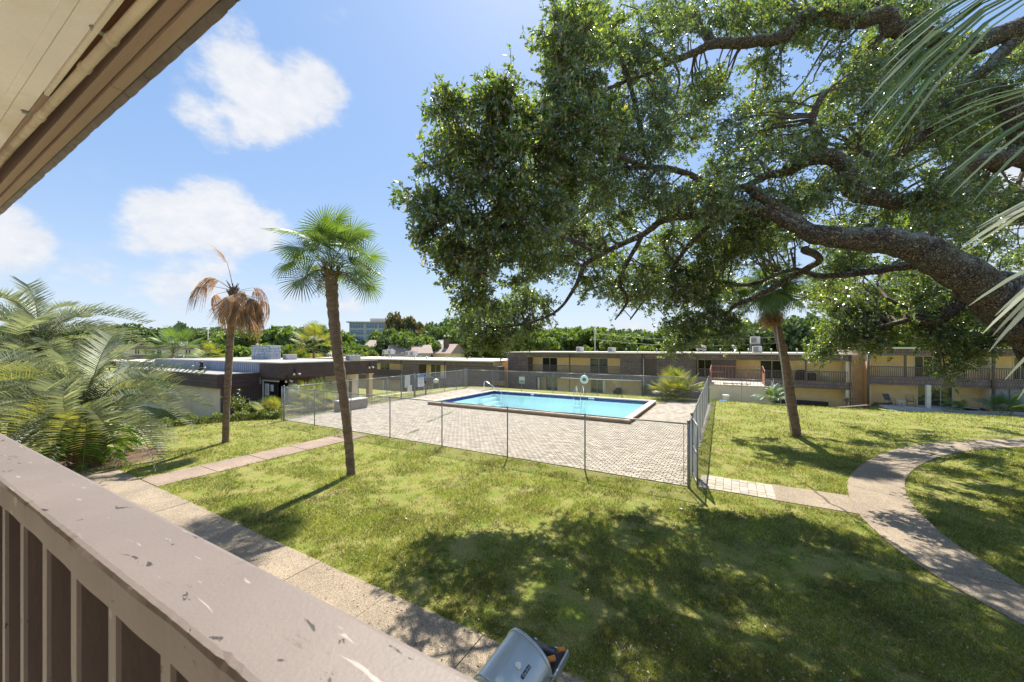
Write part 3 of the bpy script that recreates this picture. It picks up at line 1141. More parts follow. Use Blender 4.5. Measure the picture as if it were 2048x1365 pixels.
def wall_holes(b, x0, x1, y0, y1, z0, z1, holes):
    """wall in the xz plane (thickness y0..y1) with rectangular holes (xa,xb,za,zb)"""
    hs = sorted(holes)
    x = x0
    for (a, c, za, zb) in hs:
        if a > x: b.box(x, a, y0, y1, z0, z1)
        if za > z0: b.box(a, c, y0, y1, z0, za)
        if zb < z1: b.box(a, c, y0, y1, zb, z1)
        x = c
    if x < x1: b.box(x, x1, y0, y1, z0, z1)
    return b


def railing_far(parent, x0, x1, y, z0, z1, sp=.135):
    b = MB()
    b.box(x0, x1, y - .03, y + .03, z1 - .07, z1)
    b.box(x0, x1, y - .02, y + .02, z0 + .02, z0 + .08)
    x = x0 + .05
    while x < x1:
        b.box(x - .02, x + .02, y - .045, y - .005, z0 + .0, z1 - .02)
        x += sp
    return b.build('railing', M['browntrim'], parent)


def shell(t, X0, X1, Y, zg, depth, wallm='yellowstucco', roofm='roofwhite', over=.35):
    """side and rear walls, roof slab and fascia"""
    MB().box(X0 - over, X1 + over, Y - over, Y + depth + over, zg + FASC1, zg + FASC1 + .1).build('roof', M[roofm], t)
    b = MB()
    b.box(X0 - .02, X1 + .02, Y - .06, Y + .10, zg + FASC0, zg + FASC1 - .003)
    b.build('fascia', M['shingle'], t)
    b = MB().box(X0 - over - .01, X1 + over + .01, Y - over - .02, Y - over - .002, zg + FASC1 - .05, zg + FASC1 + .11)
    b.build('roof_edge', M['cream'], t)
    MB().box(X0 - .02, X0 + .2, Y + .1, Y + depth, zg - .6, zg + FASC1 - .003).build('end_wall', M['orangestucco'], t)
    MB().box(X1 - .2, X1 + .02, Y + .1, Y + depth, zg - .6, zg + FASC1 - .003).build('end_wall', M[wallm], t)
    MB().box(X0 + .2, X1 - .2, Y + depth - .2, Y + depth, zg - .6, zg + FASC1 - .003).build('rear_wall', M[wallm], t)


def vents(items, group, label):
    for (x, y, z) in items:
        t = MB().lathe([(.06, 0), (.06, .32), (.1, .34), (.1, .42), (.03, .46)], (0, 0, 0), 8).build('roof_vent', M['galv'], None, loc=(x, y, z))
        tag(t, label, 'vent', group)


def ac_unit(name, label, c, s=.8, h=.75, rz=0.0, group=None, stand=.0):
    t = thing(name, label, 'air conditioner', c, rz, group)
    if stand:
        b = MB()
        for sx in (-1, 1):
            for sy in (-1, 1): b.box(sx * s * .45 - .03, sx * s * .45 + .03, sy * s * .45 - .03, sy * s * .45 + .03, 0, stand)
        b.box(-s * .5, s * .5, -s * .5, s * .5, stand - .05, stand)
        b.build('stand', M['galv'], t)
    z = stand + .003
    MB().box(-s / 2, s / 2, -s / 2, s / 2, z, z + h).build('cabinet', M['hvac'], t, bevel=.02)
    b = MB()
    for k in range(6): b.box(-s * .42, s * .12, -s / 2 - .02, -s / 2 - .004, z + h * (.14 + .125 * k), z + h * (.2 + .125 * k))
    b.build('grille', M['blackmetal'], t)
    MB().lathe([(s * .36, 0), (s * .36, .03), (s * .1, .05)], (0, 0, z + h), 14).build('fan_guard', M['blackmetal'], t)
    return t


# ---- block C : long brown and yellow block behind the pool
CY, CZ = 48.2, -2.1
cX = lambda px: XY(px, CY)
cW = lambda px: XY(px, CY + 1.5)
tC = thing('apartment_block', 'long two-storey brown shingled block with yellow balcony walls behind the pool', 'apartment building', (0, 0, 0))
C0, C1 = cX(1016), cX(1703)
shell(tC, C0, C1, CY, CZ, 12)
# recessed wall
doors_up = [(cW(1085), cW(1115), 2.78, 4.78), (cW(1180), cW(1216), 2.78, 4.78), (cW(1396), cW(1424), 2.78, 4.78), (cW(1520), cW(1568), 2.78, 4.78)]
doors_dn = [(cW(1092), cW(1116), .1, 2.0), (cW(1181), cW(1208), .1, 2.0), (cW(1545), cW(1578), .1, 2.0)]
b = MB()
wall_holes(b, C0 + .2, C1 - .2, CY + 1.5, CY + 1.65, CZ + 2.6, CZ + FASC0 + .2, [(a, c, CZ + z0, CZ + z1) for a, c, z0, z1 in doors_up])
wall_holes(b, C0 + .2, C1 - .2, CY + 1.5, CY + 1.65, CZ - .5, CZ + 2.2, [(a, c, CZ + z0, CZ + z1) for a, c, z0, z1 in doors_dn])
b.build('back_wall', M['yellowstucco'], tC)
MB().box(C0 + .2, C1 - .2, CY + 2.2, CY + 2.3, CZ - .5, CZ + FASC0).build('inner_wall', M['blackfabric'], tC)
for i, (a, c, z0, z1) in enumerate(doors_up):
    win(tC, a, c, CZ + z0, CZ + z1, CY + 1.5, glass='darkglass' if i in (0, 2, 3) else 'glass')
for a, c, z0, z1 in doors_dn:
    win(tC, a, c, CZ + z0, CZ + z1, CY + 1.5)
# balcony floor band
MB().box(C0 + .2, C1 - .2, CY + .12, CY + 1.49, CZ + BAND0 + .02, CZ + BAND1 - .02).build('balcony_floor', M['creamstucco'], tC)
MB().box(C0 + .0, C1 - .0, CY - .03, CY + .1, CZ + BAND0, CZ + BAND1 - .003).build('balcony_band', M['shingle'], tC)
MB().box(C0 + .2, C1 - .2, CY + .12, CY + 1.49, CZ + FASC0, CZ + FASC0 + .1).build('balcony_ceiling', M['creamstucco'], tC)
# siding towers
for (a, c, mm) in [(1016, 1056, 'lapsiding'), (1240, 1283, 'lapsiding'), (1290, 1313, 'vertsiding'), (1313, 1392, 'lapsiding'), (1424, 1472, 'vertsiding')]:
    MB().box(cX(a) + (.0 if a > 1016 else .01), cX(c), CY - .015, CY + 1.48, CZ + BAND1, CZ + FASC0 - .003).build('siding_bay', M[mm], tC)
for (a, c) in [(1016, 1072), (1283, 1330), (1330, 1400)]:
    MB().box(cX(a) + .012, cX(c), CY - .012, CY + 1.47, CZ - .6, CZ + BAND0 - .003).build('siding_bay', M['lapsiding'], tC)
for (a, c) in [(1056, 1138), (1141, 1240), (1394, 1424), (1472, 1612), (1614, 1696)]:
    railing_far(tC, cX(a), cX(c), CY + .03, CZ + BAND1, CZ + RAIL1)
for p in (1139, 1612):
    MB().box(cX(p) - .07, cX(p) + .07, CY + .0, CY + .14, CZ + BAND1, CZ + FASC0 - .003).build('post', M['browntrim'], tC)
for p in (1076, 1207):
    MB().lathe([(.17, 0), (.17, 2.6)], (cX(p), CY + .25, CZ - .56), 12).build('column', M['cream'], tC, True)
for p in (1140, 1285, 1700):
    b = MB().tube([(cX(p), CY - .12, CZ + FASC1 - .1), (cX(p), CY - .12, CZ - .4)], .06, 8)
    b.build('downspout', M['browntrim'], tC, True)
MB().tube([(cX(1287.5), CY - .1, CZ + FASC0), (cX(1287.5), CY - .1, CZ - .4)], .05, 8).build('downspout', M['cream'], tC, True)
MB().tube([(C0 - .1, CY - .05, CZ + FASC1 - .05), (C0 - .1, CY - .05, CZ - .5)], .06, 8).build('downspout', M['cream'], tC, True)
MB().box(cX(1692), cX(1697), CY + .0, CY + 1.5, CZ - .4, CZ + FASC0 - .003).build('party_wall', M['creamstucco'], tC)
MB().box(cX(1238.5), cX(1239.8), CY + .1, CY + 1.5, CZ + BAND1, CZ + FASC0 - .003).build('party_wall', M['creamstucco'], tC)
zr = CZ + FASC1 + .1
vents([(cX(p), CY + q, zr) for p, q in ((1265, 3), (1300, 5), (1440, 2), (1500, 3.5), (1548, 3), (1603, 3), (1575, 2), (1230, 6))], 'vent pipes on the roof of the long block', 'small metal vent pipe standing on the pale roof of the long block')
ac_unit('ac_unit', 'grey air conditioner alone on the long block roof beside the utility pole', (cX(1130), CY + 6, zr), .9, .7)
ac_unit('ac_unit', 'air conditioner half hidden by oak leaves on the long block roof', (cX(1203), CY + 5, zr), .9, .6)
ac_unit('ac_unit', 'lower air conditioner under the raised one on the long block roof', (cX(1518), CY + 3.2, zr), .9, .7, stand=.05)
ac_unit('ac_unit', 'upper air conditioner raised on a metal stand on the long block roof', (cX(1515), CY + 4.3, zr), .95, .8, stand=1.05)


def dish(label, c, rz):
    t = thing('satellite_dish', label, 'satellite dish', c, rz)
    MB().tube([(0, 0, 0), (0, 0, .45), (0, .05, .6)], .025, 6).build('mast', M['galv'], t)
    vs, fs_ = [], []
    for i in range(5):
        r = .08 + .38 * i / 4
        for k in range(14):
            a = 2 * math.pi * k / 14
            vs.append((r * math.cos(a), .12 * (r / .46) ** 2, r * math.sin(a) * .9))
    for i in range(4):
        for k in range(14): fs_.append((i * 14 + k, i * 14 + (k + 1) % 14, (i + 1) * 14 + (k + 1) % 14, (i + 1) * 14 + k))
    d = MB().add(vs, fs_).build('reflector', M['hvac'], t, True, loc=(0, .02, .62), rot=(R(-30), 0, 0))
    s = d.modifiers.new('t', 'SOLIDIFY'); s.thickness = .012
    MB().tube([(0, 0, .4), (0, .5, .55)], .012, 5).build('arm', M['galv'], t)


dish('white satellite dish tilted left on the long block roof above the leaning palm bush', (cX(1405), CY + 2.5, zr), 2.6)
dish('white satellite dish turned edge-on beside the stacked air conditioners', (cX(1472), CY + 2.6, zr), 1.2)
dish('white satellite dish left of the other two on the long block roof', (cX(1393), CY + 3.2, zr), -2.2)

# things on the balconies and ground of block C
zB = CZ + BAND1 + .0
t = thing('grill', 'black covered barbecue grill behind the balcony rails of the long block', 'barbecue grill', (cX(1604) , CY + .75, zB))
MB().rbox((0, 0, .45), (.9, .5, .9)).rbox((0, 0, .98), (.7, .5, .2)).build('cover', M['blackfabric'], t, bevel=.08)
MB().rbox((.9, 0, .4), (.7, .55, .8)).build('side_cover', M['blackfabric'], t, bevel=.1)
t = thing('side_table', 'small pale table with boxes behind the balcony rails of the long block', 'table', (cX(1652), CY + .8, zB))
MB().box(-.5, .5, -.25, .25, .5, .55).build('top', M['offwhite'], t)
for sx in (-.45, .45): MB().box(sx - .03, sx + .03, -.2, .2, 0, .5).build('leg', M['offwhite'], t)
tag(MB().rbox((cX(1653), CY + .8, zB + .68), (.4, .3, .24)).build('box', M['cream'], None), 'small cardboard box on the pale balcony table', 'box')
so = thing('sofa', 'long black vinyl sofa turned to the wall on the lower terrace of the long block', 'sofa', (cX(1618), CY + .2, CZ + .0))
MB().rbox((0, 0, .42), (3.1, .25, .72), ry=.02).build('backrest', M['blackfabric'], so, bevel=.06)
MB().rbox((0, .5, .22), (3.0, .8, .42)).build('seat', M['blackfabric'], so, bevel=.05)
gr_ = thing('grill', 'dark barbecue grill against the yellow wall under the long block balcony', 'barbecue grill', (cX(1232), CY + 1.0, CZ + .0))
MB().rbox((0, 0, .35), (1.1, .5, .7)).build('cart', M['blackfabric'], gr_, bevel=.03)
MB().rbox((0, 0, .85), (.8, .5, .3)).build('lid', M['blackfabric'], gr_, bevel=.1)

# ---- brick stair tower between the blocks
tb = thing('brick_tower', 'tall pale brick stair wall between the long block and the right block', 'wall', (0, 0, 0))
bx0, bx1 = XY(1703, 50.5), XY(1735, 50.5)
MB().box(bx0, bx1, 50.4, 60, -2.6, 3.75).build('brickwork', M['brick'], tb)
MB().box(bx0 - .1, bx1 + .1, 50.2, 60.1, 3.753, 3.85).build('coping', M['roofwhite'], tb)

# ---- block D : right block
DY, DZ = 48.6, -1.5
dX = lambda px: XY(px, DY)
dW = lambda px: XY(px, DY + 1.5)
tD = thing('apartment_block', 'two-storey yellow block with long brown slatted balcony at the right, beyond the curved path', 'apartment building', (0, 0, 0))
D0, D1 = dX(1737), dX(2048) + 14
shell(tD, D0, D1, DY, DZ, 12)
up = [(dW(1828), dW(1884), 2.78, 4.78), (dW(2026), dW(2070), 2.78, 4.78)]
dn = [(dW(1834), dW(1905), .1, 2.0)]
b = MB()
wall_holes(b, D0 + .2, D1 - .2, DY + 1.5, DY + 1.65, DZ + 2.6, DZ + FASC0 + .2, [(a, c, DZ + z0, DZ + z1) for a, c, z0, z1 in up])
wall_holes(b, D0 + .2, D1 - .2, DY + 1.5, DY + 1.65, DZ - .5, DZ + 2.2, [(a, c, DZ + z0, DZ + z1) for a, c, z0, z1 in dn])
b.build('back_wall', M['yellowstucco'], tD)
MB().box(D0 + .2, D1 - .2, DY + 2.3, DY + 2.4, DZ - .5, DZ + FASC0).build('inner_wall', M['curtain'], tD)
win(tD, *up[0][:2], DZ + 2.78, DZ + 4.78, DY + 1.5, panels=3, glass='darkglass')
win(tD, *up[1][:2], DZ + 2.78, DZ + 4.78, DY + 1.5, panels=3)
win(tD, *dn[0][:2], DZ + .1, DZ + 2.0, DY + 1.5, panels=3)
MB().box(D0 + .2, D1 - .2, DY + .12, DY + 1.49, DZ + BAND0 + .02, DZ + BAND1 - .02).build('balcony_floor', M['creamstucco'], tD)
MB().box(D0, D1, DY - .05, DY + .1, DZ + BAND0, DZ + BAND1 - .003).build('balcony_band', M['shingle'], tD)
MB().box(D0 + .2, D1 - .2, DY + .12, DY + 1.49, DZ + FASC0, DZ + FASC0 + .1).build('balcony_ceiling', M['creamstucco'], tD)
for (a, c) in [(1738, 1810), (1812, 1980), (1992, 2110)]:
    railing_far(tD, dX(a), dX(c), DY + .02, DZ + BAND1, DZ + RAIL1)
for p in (1811,):
    MB().box(dX(p) - .08, dX(p) + .08, DY, DY + .14, DZ + BAND1, DZ + FASC0 - .003).build('post', M['browntrim'], tD)
MB().box(dX(1981), dX(1986), DY - .02, DY + 1.5, DZ - .4, DZ + BAND0 - .003).box(dX(1981), dX(1986), DY + .1, DY + 1.5, DZ + BAND1, DZ + FASC0 - .003).build('party_wall', M['creamstucco'], tD)
b = MB().tube([(dX(1987), DY - .35, DZ + FASC1 - .1), (dX(1987), DY - .3, DZ + FASC1 - .5), (dX(1985), DY - .14, DZ + FASC0 - .3), (dX(1985), DY - .14, DZ - .3)], .11, 8)
b.build('downspout', M['browntrim'], tD, True)
MB().tube([(D0 - .05, DY - .12, DZ + FASC1 - .1), (D0 - .05, DY - .12, DZ - .3)], .1, 8).build('downspout', M['browntrim'], tD, True)
MB().box(dX(1848), dX(1857), DY - .55, DY - .15, DZ - .3, DZ + 2.2).build('column', M['cream'], tD, bevel=.02)
MB().box(dX(1993), dX(2130), DY + .2, DY + .3, DZ + .5, DZ + BAND0 - .01).build('storm_panel', M['shed'], tD)
MB().box(dX(1993), dX(2130), DY + .2, DY + .3, DZ - .2, DZ + .5).build('low_wall', mat('dark_red_brick', (.16, .075, .055), .9, .2, 6, 30, .4), tD)
MB().box(dX(2021), dX(2023), DY + .15, DY + .2, DZ - .2, DZ + BAND0).build('post', M['browntrim'], tD)


def patio_chair(label, c, rz, fabric=True, recline=0.2):
    t = thing('patio_chair', label, 'chair', c, rz)
    r = .014
    for sx in (-1, 1):
        MB().tube([(sx * .27, -.28, 0), (sx * .27, -.26, .42), (sx * .27, -.24, .62), (sx * .27, .1, .64), (sx * .27, .28, .6)], r, 6).build('arm', M['blackmetal'], t, True)
        MB().tube([(sx * .25, .34, 0), (sx * .25, .2, .42), (sx * .25, .22 + recline, 1.0)], r, 6).build('leg', M['blackmetal'], t, True)
    MB().tube([(-.25, .22 + recline, 1.0), (-.15, .24 + recline, 1.05), (.15, .24 + recline, 1.05), (.25, .22 + recline, 1.0)], r, 6).build('top_rail', M['blackmetal'], t, True)
    if fabric:
        MB().add([(-.24, .2, .43), (.24, .2, .43), (.24, .2 + recline, .97), (-.24, .2 + recline, .97)], [(0, 1, 2, 3)]).add([(-.24, -.26, .42), (.24, -.26, .42), (.24, .2, .41), (-.24, .2, .41)], [(0, 1, 2, 3)]).build('sling', M['greyfabric'], t)
    else:
        b = MB()
        for k in range(6): b.tube([(-.24, .2 + recline * k / 6, .45 + .09 * k), (.24, .2 + recline * k / 6, .45 + .09 * k)], .01, 5)
        for k in range(6): b.tube([(-.24, -.25 + .09 * k, .42), (.24, -.25 + .09 * k, .42)], .01, 5)
        b.build('slats', M['blackmetal'], t)


zp = DZ + .14
patio_chair('dark sling patio chair leaning back on the right block terrace beside the white table', (dX(1781), DY + .2, zp), .35, True, .3)
patio_chair('black metal slatted patio chair near the terrace glass door', (dX(1824), DY + .3, zp), -.1, False, .15)
t = thing('patio_table', 'small white plastic side table on the right block terrace', 'table', (dX(1801), DY - .25, zp))
MB().lathe([(.28, .44), (.29, .46), (.28, .48)], n=16).build('top', M['offwhite'], t)
for k in range(4):
    a = math.pi / 4 + k * math.pi / 2
    MB().tube([(.15 * math.cos(a), .15 * math.sin(a), .44), (.27 * math.cos(a), .27 * math.sin(a), 0)], .018, 5).build('leg', M['offwhite'], t)
t = thing('lounger', 'low white framed lounge chair with dark cloth near the right end of the terrace', 'lounge chair', (dX(1926), DY - .6, zp - .1), .2)
MB().tube([(-.6, -.3, 0), (-.6, -.3, .4), (.6, -.3, .3), (.6, -.3, 0)], .02, 6).tube([(-.6, .3, 0), (-.6, .3, .4), (.6, .3, .3), (.6, .3, 0)], .02, 6).build('frame', M['offwhite'], t)
MB().rbox((0, 0, .3), (1.2, .55, .1)).build('cloth', M['greyfabric'], t, bevel=.03)
t = thing('toy_pile', 'heap of orange and dark garden odds and ends at the right end of the terrace', 'clutter', (dX(1952), DY - .2, zp - .1))
for k in range(9):
    MB().rbox((random.uniform(-.7, .7), random.uniform(-.3, .3), .1 + random.uniform(0, .12)), (random.uniform(.3, .6), .25, .12), random.uniform(0, 3), .2, .2).build('bundle', M[random.choice(['orange', 'blackfabric', 'greyfabric', 'terra'])], t, bevel=.03)
t = thing('firewood', 'dark log lying beside the reclining patio chair', 'log', (dX(1766), DY + .1, zp))
MB().tube([(-.6, 0, .12), (0, .02, .1), (.7, 0, .2)], .08, 8).build('log', M['wood'], t, True)
# broken picnic bench by the brick tower
t = thing('picnic_bench', 'weathered wooden bench standing askew in front of the brick stair wall', 'bench', (XY(1704, 44.6), 44.6, float(terr(11, 44.6))), .25)
for k in range(3): MB().rbox((0, -.2 + .16 * k, .55), (2.3, .14, .06), ry=-.14).build('seat_plank', M['wood'], t)
for sx in (-.95, .95): MB().box(sx - .05, sx + .05, -.2, .2, 0, .5 + sx * .13).build('leg', M['wood'], t)
t = thing('sign_post', 'short leaning dark wooden post with boards beside the picnic bench', 'post', (XY(1693, 45.5), 45.5, float(terr(10, 45.5))), .1)
MB().rbox((0, 0, .75), (.12, .12, 1.5), ry=.05).build('post', M['wood'], t)
for k in range(2): MB().rbox((.1, -.08, 1.2 + .2 * k), (.6, .04, .14), ry=.25 - .3 * k).build('board', M['wood'], t)
for (p, q) in ((1664, 44.7), (1672, 44.9), (1685, 44.6)):
    tag(MB().rbox((XY(p, q), q, float(terr(XY(p, q), q)) + .12), (.5, .35, .25), p).build('bag', M['litter'], None, bevel=.1), 'pale plastic bag slumped on the ground left of the picnic bench', 'bag', 'pale bags by the picnic bench')

# ---- stucco block with rust coloured railing
t = thing('stair_block', 'low apricot stucco block with rust coloured railing on top beside the fence', 'stair block', (0, 0, 0))
S0, S1, SY = -1.45, 2.6, 36.8
MB().box(S0, S1, SY, SY + 4.2, -1.8, .82).build('wall', M['creamstucco'], t)
MB().box(S0 - .06, S1 + .06, SY - .06, SY + 4.3, .823, .92).build('cap', M['coping'], t)
for x_ in (S0 + .05, S1 - .05):
    b = MB()
    b.box(x_ - .03, x_ + .03, SY + .1, SY + .25, .92, 2.1).box(x_ - .03, x_ + .03, SY + 2.6, SY + 2.75, .92, 2.45)
    b.box(x_ - .02, x_ + .02, SY + .25, SY + 2.6, 1.0, 1.9)
    b.build('side_panel', M['terra'], t)
b = MB()
b.box(S0, S1, SY + 2.6, SY + 2.65, 2.35, 2.4)
b.tube([(S0 + .05, SY + .1, 2.1), (S0 + .05, SY + 2.6, 2.45)], .025, 6)
b.tube([(S1 - .05, SY + .1, 2.1), (S1 - .05, SY + 2.6, 2.45)], .025, 6)
b.build('top_rail', M['terra'], t)
x_ = S0 + .1
while x_ < S1:
    MB().box(x_, x_ + .03, SY + 2.6, SY + 2.63, .92, 2.35).build('baluster', M['terra'], t)
    x_ += .27
for (a, c) in ((S0 + .1, S0 + 1.1), (S1 - 1.3, S1 - .1)):
    MB().box(a, c, SY + .1, SY + .14, 1.95, 2.0).build('front_rail', M['terra'], t)
    xx = a
    while xx < c:
        MB().box(xx, xx + .025, SY + .1, SY + .13, .92, 1.95).build('baluster', M['terra'], t)
        xx += .24
t = thing('hose', 'coiled grey-green hose heaped along the top of the stucco stair block', 'hose', (0, 0, .93))
P = []
for k in range(60):
    P.append((S0 + 1.1 + 1.8 * k / 60 + .25 * math.sin(k * 1.9), SY + .05 + .12 * math.sin(k * 2.3), .05 + .09 * abs(math.sin(k * 1.3))))
MB().tube(P, .03, 6).build('hose', mat('hose_vinyl', (.25, .32, .30), .6, .1, 5, 40, 0), t, True)
t = thing('bucket', 'white plastic bucket standing in front of the stucco stair block', 'bucket', (XY(1452, 35.9), 35.9, float(terr(0, 35.9)) + .03))
MB().lathe([(.2, 0), (.25, .48), (.27, .48), (.27, .55), (.25, .55)], n=16).build('pail', M['white'], t, True)
MB().lathe([(.28, .55), (.28, .585), (.26, .6)], n=16).build('lid', M['white'], t, True)
tag(MB().rbox((XY(1446, 33.6), 33.6, float(terr(0, 33.6)) + .05), (.5, .25, .08), .3).build('cloth', m_blue, None, bevel=.03), 'small crumpled blue cloth lying in the grass by the concrete strip', 'cloth')

# ---- block B : middle-left block
BY, BZ = 45.0, -3.4
bX = lambda px: XY(px, BY)
tB = thing('apartment_block', 'middle two-storey brown block seen through the pool gate, left of the long block', 'apartment building', (0, 0, 0))
B0, B1 = XY(620, BY), -28.95
shell(tB, B0, B1, BY, BZ, 12, 'orangestucco')
b = MB()
bw_ = lambda px: XY(px, BY + 1.5)
upB = [(bw_(761), bw_(779), 2.78, 4.78), (bw_(840), bw_(853), 2.78, 4.78), (bw_(862), bw_(882), 2.78, 4.78)]
wall_holes(b, B0 + .2, B1 - .2, BY + 1.5, BY + 1.65, BZ + 2.6, BZ + FASC0 + .2, [(a, c, BZ + z0, BZ + z1) for a, c, z0, z1 in upB])
wall_holes(b, B0 + .2, B1 - .2, BY + 1.5, BY + 1.65, BZ - .5, BZ + 2.2, [])
b.build('back_wall', M['yellowstucco'], tB)
MB().box(B0 + .2, B1 - .2, BY + 2.2, BY + 2.3, BZ - .5, BZ + FASC0).build('inner_wall', M['curtain'], tB)
for i, (a, c, z0, z1) in enumerate(upB): win(tB, a, c, BZ + z0, BZ + z1, BY + 1.5, glass='glass' if i == 0 else 'darkglass')
MB().box(B0 + .2, B1 - .2, BY + .12, BY + 1.49, BZ + BAND0 + .02, BZ + BAND1 - .02).build('balcony_floor', M['creamstucco'], tB)
MB().box(B0, B1, BY - .03, BY + .1, BZ + BAND0, BZ + BAND1 - .003).build('balcony_band', M['shingle'], tB)
MB().box(B0 + .2, B1 - .2, BY + .12, BY + 1.49, BZ + FASC0, BZ + FASC0 + .1).build('balcony_ceiling', M['creamstucco'], tB)
MB().box(bX(748), bX(802), BY - .02, BY + .06, BZ + BAND1, BZ + RAIL1).build('balcony_panel', M['brownboard'], tB)
MB().box(bX(670), bX(700), BY - .02, BY + .06, BZ + BAND1, BZ + RAIL1).build('balcony_panel', M['brownboard'], tB)
for (a, c) in ((805, 838), (892, 998)):
    MB().box(bX(a), bX(c), BY - .015, BY + 1.48, BZ + BAND1, BZ + FASC0 - .003).build('siding_bay', M['lapsiding'], tB)
for (a, c) in ((805, 843), (880, 1000)):
    MB().box(bX(a), bX(c) - .1, BY - .012, BY + 1.47, BZ - .6, BZ + BAND0 - .003).build('siding_bay', M['lapsiding'], tB)
for p in (803, 890):
    MB().tube([(bX(p), BY - .12, BZ + FASC1 - .1), (bX(p), BY - .12, BZ - .4)], .07, 8).build('downspout', M['browntrim'], tB, True)
for p in (765, 846, 886):
    MB().box(bX(p) - .15, bX(p) + .15, BY + .2, BY + .5, BZ - .4, BZ + BAND0).build('column', M['cream'], tB)
for (p, q) in ((845, 874), (1, 0)):
    if q: MB().tube([(bX(p), BY - 1.2, BZ + 1.0), (bX(q), BY - .4, BZ + 2.3)], .05, 6).build('stair_rail', M['terra'], tB)
zr = BZ + FASC1 + .1
vents([(bX(p), BY + q, zr) for p, q in ((752, 3), (808, 2.5), (828, 3), (836, 2), (873, 2.5), (790, 6), (900, 5), (860, 6), (935, 4))], 'vent pipes on the middle block roof', 'small metal vent pipe standing on the pale roof of the middle block')
ac_unit('ac_unit', 'left one of the pale pair of air conditioners on the middle block roof', (XY(772, 50), 50, zr), .95, .8, stand=.7)
ac_unit('ac_unit', 'right one of the pale pair of air conditioners on the middle block roof', (XY(783, 50), 50, zr), .85, .8, stand=.7)
ac_unit('ac_unit', 'dark-faced air conditioner on the middle block roof in front of the grey-blue gable', (XY(818, 49), 49, zr), .9, .75, stand=.5)
ac_unit('ac_unit', 'dark-faced air conditioner touching its neighbour in front of the grey-blue gable, nearer the oak leaves', (XY(828, 49), 49, zr), .9, .8, stand=.5)
# grill near block B seen through the fence
t = thing('grill', 'round-lidded silver barbecue grill standing beyond the left pool fence', 'barbecue grill', (XY(872, 34), 34, float(terr(XY(872, 34), 34))))
MB().lathe([(.1, .75), (.3, .9), (.32, 1.05), (.3, 1.15), (.12, 1.3)], n=14).build('bowl', M['offwhite'], t, True)
MB().rbox((0, 0, .4), (.5, .4, .7)).build('cart', M['blackmetal'], t)

# ---- clubhouse
tA = thing('clubhouse', 'low dark brown boarded clubhouse with flat roof left of the pool', 'building', (0, 0, 0))
AX, AY = -28.7, 15.8
A_L, A_B = -52.0, 24.6
RZ = 2.85
MB().box(A_L, AX - .05, AY + .05, A_B, RZ - .02, RZ + .05).build('roof', M['roofgrey'], tA)
MB().box(A_L, AX + .03, AY - .03, AY + .12, RZ + .0, RZ + .09).box(AX - .12, AX + .03, AY + .12, A_B, RZ + .0, RZ + .09).build('roof_edge', M['roofwhite'], tA)
bd = .26
k = 0
z = 1.78
while z < RZ - .02:      # horizontal fascia boards, front and side
    z1 = min(z + bd - .012, RZ - .005)
    MB().box(-31.72, AX, AY, AY + .1, z, z1).box(AX - .1, AX, AY + .1, A_B, z, z1).build('fascia_board', M['brownboard'], tA)
    z += bd
MB().box(-31.7, AX - .012, AY + .012, AY + .09, 1.78, RZ - .01).box(AX - .09, AX - .012, AY + .1, A_B, 1.78, RZ - .01).build('fascia_backing', M['blackfabric'], tA)
# upper parapet in blue-grey above the wing roof
MB().box(A_L, -31.73, AY, AY + .15, 1.2, RZ - .001).build('parapet', M['bluegrey'], tA)
b = MB()
x_ = A_L
while x_ < -31.8:
    b.box(x_, x_ + .05, AY - .03, AY - .002, 2.1, RZ - .05)
    x_ += .3
tag(b.build('parapet_ribs', M['bluegrey'], tA), kind='stuff')
# soffit and recessed walls
MB().box(-32, AX - .11, AY + .1, A_B, 1.70, 1.778).build('soffit', M['brownboard'], tA)
MB().box(-29.5, -29.35, AY + .9, 19.6, -2, 1.7).build('wall', M['vertsiding'], tA)
MB().box(-31.5, -31.35, 19.6, A_B, -2.5, 1.7).build('wall', M['creamstucco'], tA)
MB().box(-31.35, -29.35, 19.6, 19.75, -2.5, 1.7).build('wall', M['vertsiding'], tA)
b = MB()
MB().box(-31.7, -29.36, AY + .9, AY + 1.05, -2, 1.7).build('wall', M['darkglass'], tA)
for i, (yy, w_) in enumerate(((20.6, 1.1), (22.6, 1.2))):
    w = MB().box(-31.33, -31.25, yy, yy + w_, -.9, 1.0).build('window', M['browntrim'], tA)
    MB().box(-31.24, -31.22, yy + .08, yy + w_ - .08, -.82, .92).build('pane', M['darkglass'], w)
# entrance bay facing us: white jamb, notices in the window
ent = MB().box(-31.68, -31.58, AY + .2, AY + .3, -1.0, 1.45).box(-31.68, -29.5, AY + .2, AY + .3, 1.45, 1.55).build('door_frame', M['offwhite'], tA)
MB().box(-31.58, -29.6, AY + .26, AY + .28, -.95, 1.45).build('pane', M['darkglass'], ent)
MB().box(-31.7, -29.4, AY + .1, AY + .85, 1.56, 1.69).build('lintel', M['brownboard'], tA)
for (x0, x1, z0, z1, lb) in ((-31.4, -30.8, .35, 1.25, 'large printed notice sheet in the clubhouse entrance window'), (-30.6, -30.2, .7, 1.2, 'small pinkish notice sheet in the clubhouse entrance window')):
    t = thing('notice', lb, 'notice', ((x0 + x1) / 2, AY + .245, (z0 + z1) / 2))
    MB().box(-(x1 - x0) / 2, (x1 - x0) / 2, -.004, .004, -(z1 - z0) / 2, (z1 - z0) / 2).build('sheet', M['offwhite'], t)
    b = MB()
    k_ = 0
    zz = (z1 - z0) / 2 - .1
    while zz > -(z1 - z0) / 2 + .1:
        b.box(-(x1 - x0) * .38, (x1 - x0) * random.uniform(.1, .38), -.0065, -.0045, zz, zz + .02)
        zz -= .07
    tag(b.build('print_lines', m_ink, t), kind='stuff')
